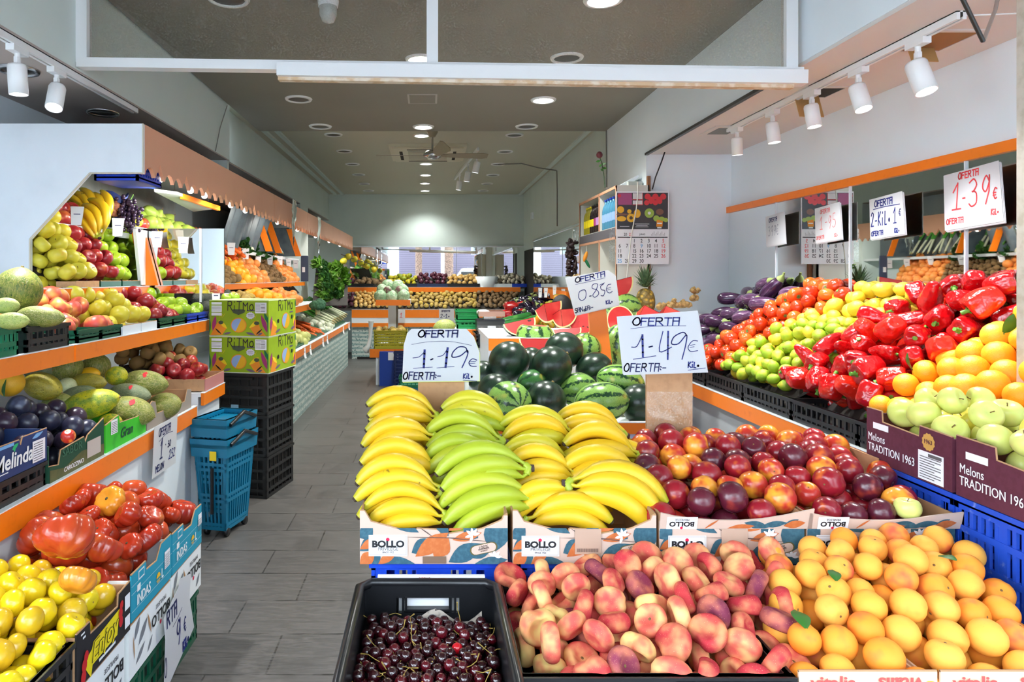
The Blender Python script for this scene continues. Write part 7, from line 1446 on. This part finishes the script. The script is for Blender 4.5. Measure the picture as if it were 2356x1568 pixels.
crate('dark blue crate standing on edge beside the island', MF(x(906, 8.95), 8.95, 0), .24, .2, .48, mat('dark blue plastic', S(26, 40, 92), .4), pitch=.03, bars=(0, .1, .2, .3, .4, .5, .6, .7, .8, .9, 1.), bw=.01)
crate('teal crate on the aisle floor behind the sign, upper one', MF(x(918, 8.3), 8.3, .12), .45, .35, .12, GREENP); crate('teal crate on the aisle floor behind the sign, lower one', MF(x(914, 8.3), 8.3, 0), .45, .35, .118, mat('teal crate plastic', S(10, 110, 130), .4))
heap('potato', ((x(864, 9.33), 9.33, zi+.27), (x(932, 9.33), 9.33, zi+.27), (x(932, 9.6), 9.6, zi+.3), (x(864, 9.6), 9.6, zi+.3)), .09, 130, 'roots in the yellow crate', 'pale root in the yellow island crate, {p}', None, ('at the front', 'in the middle', 'at the back'), layers=1)
zc = W(0, 689, 9.7).z
t = thing('cabbage_stand', 'white post stand with orange edged top heaped with cabbages', 'stand', (x(904, 9.7), 9.8, zi))
wpart('post', MB().box(x(893, 9.7), x(911, 9.7), 9.72, 9.84, zi, zc-.06), PALEW, t); wpart('post_edge', MB().box(x(911, 9.7), x(915, 9.7), 9.72, 9.84, zi, zc-.06), mat('dark post edge', S(120, 112, 96), .6), t)
wpart('top_board', MB().box(x(865, 9.5), x(943, 9.5), 9.51, 10.1, zc-.06, zc), PALEW, t); wpart('front_trim', MB().box(x(864, 9.5), x(944, 9.5), 9.5, 9.51, zc-.075, zc+.005), ORANGE, t)
CABM = NT('cabbage leaf'); CABM.co(); cn = CABM.noise(4, 5, .65); CABM.set('Base Color', CABM.mix(CABM.ramp(cn, .4, .65), CABM.mix(CABM.rnd, S(150, 190, 140), S(170, 206, 156)), S(206, 224, 190))); CABM.set('Roughness', .45); CABM.bump(cn, .8, .05)
cb = MB().blob(lambda T, P: (.5*sn(T)*cs(P)*(1+.04*cs(3*P+2*T)), .5*sn(T)*sn(P), .44*cs(T)), 18, 12).mesh('cabbage', CABM.m)
for i, (px, py, Y) in enumerate(((876, 680, 9.6), (902, 682, 9.6), (928, 680, 9.6), (880, 668, 9.75), (926, 668, 9.75), (892, 657, 9.9), (914, 657, 9.9))): thing('cabbage', ('lower left', 'lower middle', 'lower right', 'middle left', 'middle right', 'top left', 'top right')[i]+' pale green cabbage on the post stand', 'cabbage', group='cabbages on the stand', me=cb, M=TRS(W(px, py, Y), (i, .4*i, 0), .19))
for i, px in enumerate((892, 918)): thing('cabbage', 'purple-hearted cabbage on the stand, '+('left one', 'right one')[i], 'cabbage', group='cabbages on the stand', me=MB().blob(lambda T, P: (.42*sn(T)*cs(P), .42*sn(T)*sn(P), .5*cs(T)), 16, 10).mesh('cabbage', mat('purple leaf', S(122, 82, 84), .5, noise=(4., S(160, 176, 140), .45, .6))), M=TRS(W(px, 669, 9.62), (.5, 0, i), .15))
BAGW = mat('white bag plastic', S(226, 232, 230), .35)
t = thing('plastic_bag', 'white plastic bag hanging at the island corner', 'bag', W(852, 740, 9.25))
wpart('bag', MB().tube([W(854, 738, 9.28), W(853, 752, 9.28), W(852, 775, 9.28), W(848, 795, 9.28), W(841, 806, 9.28), W(838, 808, 9.28)], [.04, .028, .022, .03, .055, .03], 10), BAGW, t)
Y = 5.6; zt = W(0, 757, Y).z
t = thing('rear_counter', 'counter with orange edge behind the cut watermelon', 'counter', (x(1050, Y), Y, 0)); wpart('body', MB().box(x(1010, Y), x(1215, Y), 5.58, 6.3, 0, zt), PALEW, t); wpart('orange_edge', MB().box(x(1010, Y), x(1215, Y), 5.565, 5.58, zt-.1, zt), ORANGE, t)
for z, s in ((0, 'lower'), (.075, 'upper')): crate('bright green crate behind the left sign, '+s+' one', MF(x(1050, 5.7), 5.62+.1*(z > 0), zt+.002+z), .19, .3, .072, mat('bright green plastic', S(14, 140, 70), .4), pitch=.03, bars=(0, .5, 1.))
t = thing('weighing_scale', 'shop weighing scale with steel pan beside the green cucumbers', 'scale', (x(1128, 5.4), 5.4, 0))
z0 = W(0, 757, 5.4).z; a, c = x(1098, 5.4), x(1162, 5.4)
wpart('body', MB().prism([(5.36, z0-.02), (5.42, z0+.06), (5.42, z0+.075), (5.62, z0+.075), (5.62, z0-.02)], frame((a, 0, 0), (0, 1, 0), (0, 0, 1)), c-a), mat('black scale plastic', S(40, 42, 46), .35), t); wpart('column', MB().box((a+c)/2-.05, (a+c)/2+.05, 5.5, 5.58, z0+.07, z0+.1), CHROME, t)
wpart('pan', MB().box(a+.01, c, 5.40, 5.62, z0+.1, z0+.107).box(a+.01, c, 5.395, 5.402, z0+.1, z0+.14).box(a+.01, c, 5.618, 5.625, z0+.1, z0+.14).box(a+.01, a+.017, 5.4, 5.62, z0+.1, z0+.14).box(c-.007, c, 5.4, 5.62, z0+.1, z0+.14), mat('steel pan', S(176, 140, 124), .3, .7), t)
wpart('white_plate', MB().box(x(1122, 5.35), x(1141, 5.35), 5.352, 5.356, z0-.01, z0+.03), PAPER, t); wpart('foot', MB().box(a, c, 5.37, 5.62, zt, z0-.02), BLACKN, t)
t = thing('plastic_bag', 'crumpled bag lying on the scale pan', 'bag', W(1112, 712, 5.5)); wpart('bag', MB().blob(lambda T, P: (.05*sn(T)*cs(P)*(1+.3*sn(5*P)), .04*sn(T)*sn(P), .025*cs(T)), 14, 8, Matrix.Translation((x(1112, 5.5), 5.5, z0+.128))), BAGW, t)
crate('black crate of dark figs in front of the scale', MF(x(1096, 5.0), 5.0, W(0, 800, 5.0).z), .31, .34, .1, BLACKN, pitch=.03)
K['fig'] = Kind('fig', 'fig', [('dark', MB().blob(SH['onion'], 10, 8).mesh('fig', F2('fig skin', (44, 36, 42), (60, 48, 50), (80, 64, 60), blush=(4, .5, .7), rough=.5)), 1.)])
zq = W(0, 800, 5.0).z; heap('fig', ((x(1100, 5.03), 5.03, zq+.1), (x(1190, 5.03), 5.03, zq+.1), (x(1185, 5.3), 5.3, zq+.13), (x(1104, 5.3), 5.3, zq+.13)), .042, 131, 'figs in the black crate by the scale', '{w} fig in the black crate before the scale, {p}', None, ('at the front', 'in the middle', 'at the back'), layers=1)
t = thing('crate_support', 'white block under the black fig crate', 'block', (x(1130, 5.1), 5.1, 0)); wpart('body', MB().box(x(1098, 5.02), x(1190, 5.02), 5.17, 5.33, 0, zq), PALEW, t)
# the person seated behind the cut watermelons, head turned away to the left
HC = W(1289, 712, 5.55)
t = thing('person', 'person with short black hair seated behind the cut watermelon, face turned left', 'person', (HC.x, HC.y, 0))
vs = [(0, 0, -.72), (0, .02, -.52), (0, .01, -.32), (0, 0, -.24), (0, 0, -.17), (.17, 0, -.27), (.22, -.04, -.5), (.14, -.24, -.6), (-.17, 0, -.27), (-.22, -.04, -.5), (-.14, -.24, -.6), (.1, -.05, -.78), (.12, -.38, -.76), (.12, -.36, -1.1), (-.1, -.05, -.78), (-.12, -.38, -.76), (-.12, -.36, -1.1)]
ed = [(0, 1), (1, 2), (2, 3), (3, 4), (3, 5), (5, 6), (6, 7), (3, 8), (8, 9), (9, 10), (0, 11), (11, 12), (12, 13), (0, 14), (14, 15), (15, 16)]
rad = [.15, .14, .16, .09, .05, .07, .05, .035, .07, .05, .035, .09, .075, .05, .09, .075, .05]
me = bpy.data.meshes.new('figure'); me.from_pydata([(HC.x+a, HC.y+b, HC.z+c) for a, b, c in vs], ed, []); o = bpy.data.objects.new('figure', me); COL.objects.link(o)
o.modifiers.new('s', 'SKIN'); o.modifiers.new('d', 'SUBSURF').levels = 1
for i, sv in enumerate(me.skin_vertices[0].data): sv.radius = (rad[i], rad[i]*.8); sv.use_root = i == 0
bpy.context.view_layer.update(); em = bpy.data.meshes.new_from_object(o.evaluated_get(bpy.context.evaluated_depsgraph_get())); bpy.data.objects.remove(o)
SKINM = mat('skin', S(196, 142, 112), .55)
mb = MB(); mb.add([v.co for v in em.vertices], [tuple(p.vertices) for p in em.polygons], True); wpart('clothing', mb, mat('black shirt', S(28, 28, 34), .8), t)
hd = lambda T, P: (.076*sn(T)*cs(P)-.012*np.clip(-cs(P), 0, 1)*sn(T)*(T > 1.6), .068*sn(T)*sn(P), .108*cs(T)-.008)
hb = MB().blob(hd, 24, 16, Matrix.Translation(HC)); hb.tube([HC+Vector((.015, 0, -.07)), HC+Vector((.02, 0, -.17))], [.05, .055], 12)
hb.blob(lambda T, P: (.018*sn(T)*cs(P)-.074, .012*sn(T)*sn(P), .028*cs(T)-.02), 8, 6, Matrix.Translation(HC))
for s in (-1, 1): hb.blob(lambda T, P: (.018*sn(T)*cs(P)+.008, .01*sn(T)*sn(P)+s*.068, .03*cs(T)-.015), 10, 6, Matrix.Translation(HC))
wpart('head', hb, SKINM, t)
for s in (-1, 1): wpart('eye', MB().blob(lambda T, P: (.008*sn(T)*cs(P)-.07, .01*sn(T)*sn(P)+s*.027, .007*cs(T)+.005), 8, 6, Matrix.Translation(HC)), BLK, t)
wpart('mouth', MB().blob(lambda T, P: (.008*sn(T)*cs(P)-.072, .02*sn(T)*sn(P), .005*cs(T)-.062), 8, 6, Matrix.Translation(HC)), mat('lip', S(160, 90, 84), .5), t)
hr = MB().blob(lambda T, P: ((.088*sn(T)*cs(P)+.012)*1., .08*sn(T)*sn(P), np.maximum(.112*cs(T)+.012, -.03-.06*np.clip(cs(P), 0, 1))), 30, 18, Matrix.Translation(HC))
hr.v = [v if v[0]-HC.x > -.05 or v[2]-HC.z > .045 else (HC.x-.05, v[1], v[2]) for v in hr.v]
wpart('hair', hr, mat('black hair', S(26, 22, 22), .6, bump=(120, .6, .004)), t)
for s in (-1, 1):
    b = HC+Vector((s*.14, -.25, -.6)); hm = MB().tube([b, b+Vector((0, -.05, .0)), b+Vector((0, -.09, -.01))], [.03, .038, .034], 10)
    for j in range(4): f = b+Vector(((j-1.5)*.018, -.085, -.008)); hm.tube([f, f+Vector((0, -.03, -.006)), f+Vector((0, -.055+.006*abs(j-1.5), -.025))], [.0095, .009, .007], 7)
    hm.tube([b+Vector((-s*.03, -.03, 0)), b+Vector((-s*.05, -.06, -.005)), b+Vector((-s*.048, -.085, -.015))], [.011, .01, .008], 7); wpart('hand', hm, SKINM, t)
s_ = thing('stool', 'dark stool under the person behind the melons', 'stool', (HC.x, HC.y, 0)); wpart('seat', MB().lathe([(0, HC.z-.93), (.16, HC.z-.93), (.17, HC.z-.885), (0, HC.z-.88)], 20, Matrix.Translation((HC.x, HC.y, 0))), BLACKN, s_)
for a in range(4): wpart('leg', MB().tube([(HC.x+.1*math.cos(a*1.571+.8), HC.y+.1*math.sin(a*1.571+.8), HC.z-.92), (HC.x+.15*math.cos(a*1.571+.8), HC.y+.15*math.sin(a*1.571+.8), 0)], .012), BLACKN, s_)
# ---------------------------------------------------------------- leafy things on the far left
def leafy(n, l, w, seed, spread=1.2):
    r = random.Random(seed); mb = MB()
    for k in range(n):
        a, e = r.uniform(0, 6.28), r.uniform(.1, spread); ll = l*r.uniform(.7, 1.1); R_ = Euler((0, e, a)).to_matrix(); ph = r.uniform(0, 6)
        def fn(u, v): q = ll*u; s = (v-.5)*2*w*(math.sin(PI*min(.97, .12+.86*u))**.7); p = R_ @ Vector((-.25*ll*u*u, s, q)); return (p.x+.012*math.sin(9*u+ph), p.y+.012*math.sin(11*v+ph), p.z+.014*math.sin(14*v+8*u+ph))
        mb.grid(fn, 5, 4)
    return mb
GRN = [fmat('bright leaf', S(120, 172, 58), S(98, 156, 52), S(176, 206, 116), blush=(8, .5, .75), rough=.5), fmat('dark leaf', S(60, 116, 50), S(48, 100, 44), S(104, 150, 74), blush=(8, .5, .75), rough=.5)]
LB = [leafy(26, .2, .05, 1).mesh('leafy_bunch', GRN[0]), leafy(26, .22, .045, 2).mesh('leafy_bunch', GRN[1]), leafy(20, .16, .06, 3).mesh('leafy_bunch', GRN[0])]
STALK = MB().lathe([(0, -.05), (.025, -.05), (.03, .02), (.02, .05), (0, .05)], 10).mesh('stalk', mat('pale stalk', S(206, 220, 170), .5))
rr = random.Random(9); ORD = ('lowest', 'lower', 'middle', 'upper', 'topmost')
for i in range(26):
    f = i/26; px, py = 736+54*((i*7) % 26)/26, 612+f*78; Y = 10.4+.8*((i*5) % 7)/7-.8*f
    t = thing('leafy_bunch', ('bright', 'dark', 'curly', 'bright')[i % 4]+' green leafy bunch, '+ORD[4-int(f*4.99)]+' of the greens in the far left corner', 'greens', group='leafy greens in the far corner', me=LB[(0, 1, 2, 0)[i % 4]], M=TRS(W(px, py, Y), (1.0+rr.uniform(-.4, .4), rr.uniform(-.5, .5), rr.uniform(-1, 1)), .8)); obj('stalk', STALK, t)
tray('dark slope under the far corner greens', (tuple(W(718, 692, 9.6)), tuple(W(800, 692, 10.2)), tuple(W(800, 600, 11.4)), tuple(W(728, 600, 11.0))), .06, DKT)
for i, (px, py, Y) in enumerate(((548, 572, 7.3), (572, 578, 7.9), (590, 585, 8.3), (606, 590, 8.7))):
    t = thing('leafy_bunch', nth[i]+' dark green bunch on the upper far left ledge, counted from the cauliflower', 'greens', group='greens on the ledge', me=LB[1], M=TRS(W(px, py, Y), (1.2, 0, .6), .9)); obj('stalk', STALK, t)
LKW = mat('leek white', S(226, 230, 200), .45); LKG = fmat('leek green', S(84, 156, 56), S(66, 138, 50), rough=.45)
def leek(seed):
    r = random.Random(seed); mw = MB().tube([(0, 0, 0), (.1, 0, .01), (.24, 0, .02)], [.012, .014, .013], 8); mg = MB()
    for k in range(5): a = r.uniform(-.12, .12); mg.tube([(.22, 0, .02), (.36, a*.5, .04+r.uniform(0, .02)), (.55+r.uniform(-.06, .1), a*1.4, .03+r.uniform(-.03, .05))], [.011, .012, .004], 5)
    return mw.mesh('leek', LKW), mg.mesh('leaves', LKG), MB().tube([(-.03, 0, .0), (.004, 0, 0)], [.003, .013], 6).mesh('root', mat('leek root', S(190, 170, 120), .9))
LK = [leek(i) for i in range(4)]
for i in range(30):
    y = 9.6+1.6*i/30; z = .80+.09*((i*3) % 5)/5; a, b, c = LK[i % 4]
    t = thing('leek', 'leek with green leaves lying '+('low', 'midway', 'high')[i % 3]+' in the bunch, cloth counter '+('nearer', 'middle', 'farther')[i*3//30]+' part', 'leek', group='leeks on the cloth-fronted counter', me=a, M=TRS((-1.40+.05*((i*3) % 5)/5, y, z), (0, -.3, PI-.35+rr.uniform(-.15, .15)), 1.15)); obj('leaves', b, t); obj('root', c, t)
for i in range(16):
    a, b, c = LK[i % 4]; y = 7.9+.1*i
    t = thing('leek', 'leek standing on the upper far left ledge, '+('nearer', 'middle', 'farther')[i*3//16]+' part', 'leek', group='leeks on the upper ledge', me=a, M=TRS((-2.02, y, 1.80), (0, -.9, PI-.2+rr.uniform(-.3, .3)), .9)); obj('leaves', b, t); obj('root', c, t)
BRO = mat('broccoli head', S(58, 104, 74), .8, bump=(90, .8, .01)); t = thing('broccoli', 'broccoli head beside the oranges on the middle far shelf', 'broccoli', M=TRS(W(731, 706, 8.4)))
mb = MB(); rr = random.Random(7)
for k in range(26): d = Vector((rr.gauss(0, 1), rr.gauss(0, 1), abs(rr.gauss(0, 1)))).normalized()*.075; mb.blob(lambda T, P: (.042*sn(T)*cs(P), .042*sn(T)*sn(P), .04*cs(T)), 8, 6, Matrix.Translation(d))
part('florets', mb, BRO, t); part('stalk', MB().tube([(0, 0, -.09), (0, 0, .02)], .03), mat('pale stalk', S(206, 220, 170), .5), t)
for i, (px, py) in enumerate(((757, 660), (769, 655), (746, 668))):
    t = thing('butternut_squash', ('pale squash standing upright in the far corner', 'pale squash right of the upright one', 'pale squash left of the upright one')[i], 'squash', me=body('pear', F2('squash skin', (206, 164, 110), (196, 152, 100), rough=.5)), M=TRS(W(px, py, 10.6), (.3*i, 2.6, 0), .17)); obj('stem', GENST, t)
for i, (px, py, Y) in enumerate(((800, 590, 11.6), (815, 596, 11.9), (830, 604, 12.2), (845, 612, 12.4), (860, 620, 12.6), (790, 600, 11.5))):
    K['mango'].put(TRS(W(px, py, Y), (.5*i, 1, 0), .13), nth[i]+' yellow gourd hanging in the far left corner', 'gourds in the far corner'); 
wire('pole holding the gourds in the far corner', [W(785, 585, 11.4), W(866, 612, 12.7)], .008, mat('dark steel', S(80, 78, 76), .35, .8), 'pole')
# paper tags, bags and small goods on the left shelves
def tag_card(label, p, w, h, m_=PAPER, tilt=-.15, yaw=.3, grp='paper tags on the left shelves'):
    t = thing('price_tag', label, 'price tag', M=TRS(p, (tilt, 0, yaw)), group=grp); part('card', MB().grid(lambda u, v: ((u-.5)*w*(1-.25*v), -.02*v*v, -h*v), 3, 4).box(-w/2, w/2, -.002, .0, -.01, .0), m_, t)
    part('marks', MB().box(-w*.25, w*.25, -.0045, -.004, -h*.42, -h*.38), INK2, t); return t
for i, (px, py, Y) in enumerate(((532, 566, 6.4), (565, 579, 7.2), (594, 588, 7.9), (621, 596, 8.5), (644, 597, 9.0), (664, 603, 9.4), (680, 606, 9.7))): tag_card(nth[i]+' white price tag along the upper far left ledge', W(px, py-8, Y), .075, .12)
for i, (px, py, Y) in enumerate(((178, 475, 3.62), (272, 502, 3.85), (362, 532, 4.28), (422, 545, 4.28))): tag_card(nth[i]+' folded paper tag with brown holder above the top left trays', W(px, py, Y), .065, .105)
for i, px in enumerate((700, 713, 742, 752, 789, 802)): tag_card(nth[i]+' white paper strip hanging from the cloth counter edge', Vector((-1.325, -1.325*F/(px-CX), .715)), .05, .11, PAPER, 0., 1.2, 'paper strips on the cloth counter')
for i, (px, py) in enumerate(((1243, 662), (1256, 662), (1276, 656), (1296, 664))): tag_card(nth[i]+' white clip tag on the far right shelf edge', W(px, py, 7.2), .04, .1, PAPER, 0., -.3, 'clip tags on the far right shelf')
a = [W(1240, 662, 8.2), W(1305, 668, 6.9)]; t = thing('tag_rail', 'orange rail with clip tags above the far right vegetables', 'rail', a[0]); wpart('board', bar(MB(), a[0]-Vector((0, 0, .05)), a[1]-Vector((0, 0, .06)), .01, .05), ORANGE, t); wpart('bracket', MB().box(a[1].x, 1.85, 6.95, 6.98, a[1].z-.1, a[1].z-.02), ORANGE, t)
tag_card('paper tag hanging from the top left shelf end beside the green boxes', W(497, 658, 4.9), .06, .17)
BB = mat('blue bag paper', S(26, 52, 130), .6)
t = thing('blue_bag', 'open dark blue paper bag of dates on the top left ledge', 'bag', W(252, 476, 4.2)); p = W(252, 478, 4.2)
wpart('bag', MB().grid(lambda u, v: (p.x+.1*math.cos(u*PI*1.6+2.6)*(.8+.35*v), p.y+.07*math.sin(u*PI*1.6+2.6), p.z-.06+.14*v+.02*math.sin(u*17)), 20, 4), BB, t)
rr = random.Random(6); DT = mat('date skin', S(186, 120, 90), .5); de = MB().blob(lambda T, P: (.018*sn(T)*cs(P), .018*sn(T)*sn(P), .032*cs(T)), 8, 6).mesh('date', DT)
for i in range(14): thing('date', 'tan date in the open blue bag, '+('low', 'middle', 'high')[i % 3]+' in the pile', 'date', group='dates in the blue bag', me=de, M=Matrix.Translation(W(258+rr.uniform(-14, 12), 492-rr.uniform(0, 26), 4.12)) @ randrot(rr))
GRP = MB(); rr = random.Random(8)
for k in range(60): GRP.blob(lambda T, P: (.012*sn(T)*cs(P), .012*sn(T)*sn(P), .013*cs(T)), 7, 5, Matrix.Translation((rr.gauss(0, .03), rr.gauss(0, .03), rr.uniform(-.08, .06))))
gm = GRP.mesh('grape_bunch', mat('dark grape', S(52, 36, 60), .25))
for i, (px, py) in enumerate(((292, 478), (302, 492), (298, 505))): t = thing('grape_bunch', ('upper', 'middle', 'lower')[i]+' bunch of dark grapes beside the blue bag', 'grapes', group='dark grapes on the ledge', me=gm, M=TRS(W(px, py, 4.15), (0, .4, i))); part('stem', MB().tube([(0, 0, .05), (0, .01, .09)], .003), GSTEM, t)
o = crate('blue plastic crate stored above the scalloped header end', ML(-1.46, 3.42, 1.94), .3, .22, .1, BLUEP, pitch=.03, bars=(0, .3, .6, 1.)); part('hanger', MB().box(.1, .105, .1, .105, .1, .256).box(.2, .205, .1, .105, .1, .256).box(.1, .205, .0, .22, .1, .104), CHROME, o)
t = thing('torn_sticker', 'torn white and blue sticker on the grey back panel', 'sticker', W(298, 414, 4.6)); wpart('paper', MB().prism([(.0, .02), (.05, .05), (.09, .045), (.1, .0), (.07, -.02), (.06, -.05), (.04, -.03), (.01, -.02)], frame(W(285, 416, 4.9), (1, 0, 0), (0, 0, 1)), .002), PAPER, t)
wpart('backing', MB().box(-2.235, W(310, 0, 4.9).x, 4.9, 4.905, W(0, 412, 4.9).z, W(0, 410, 4.9).z), GREYP, t)
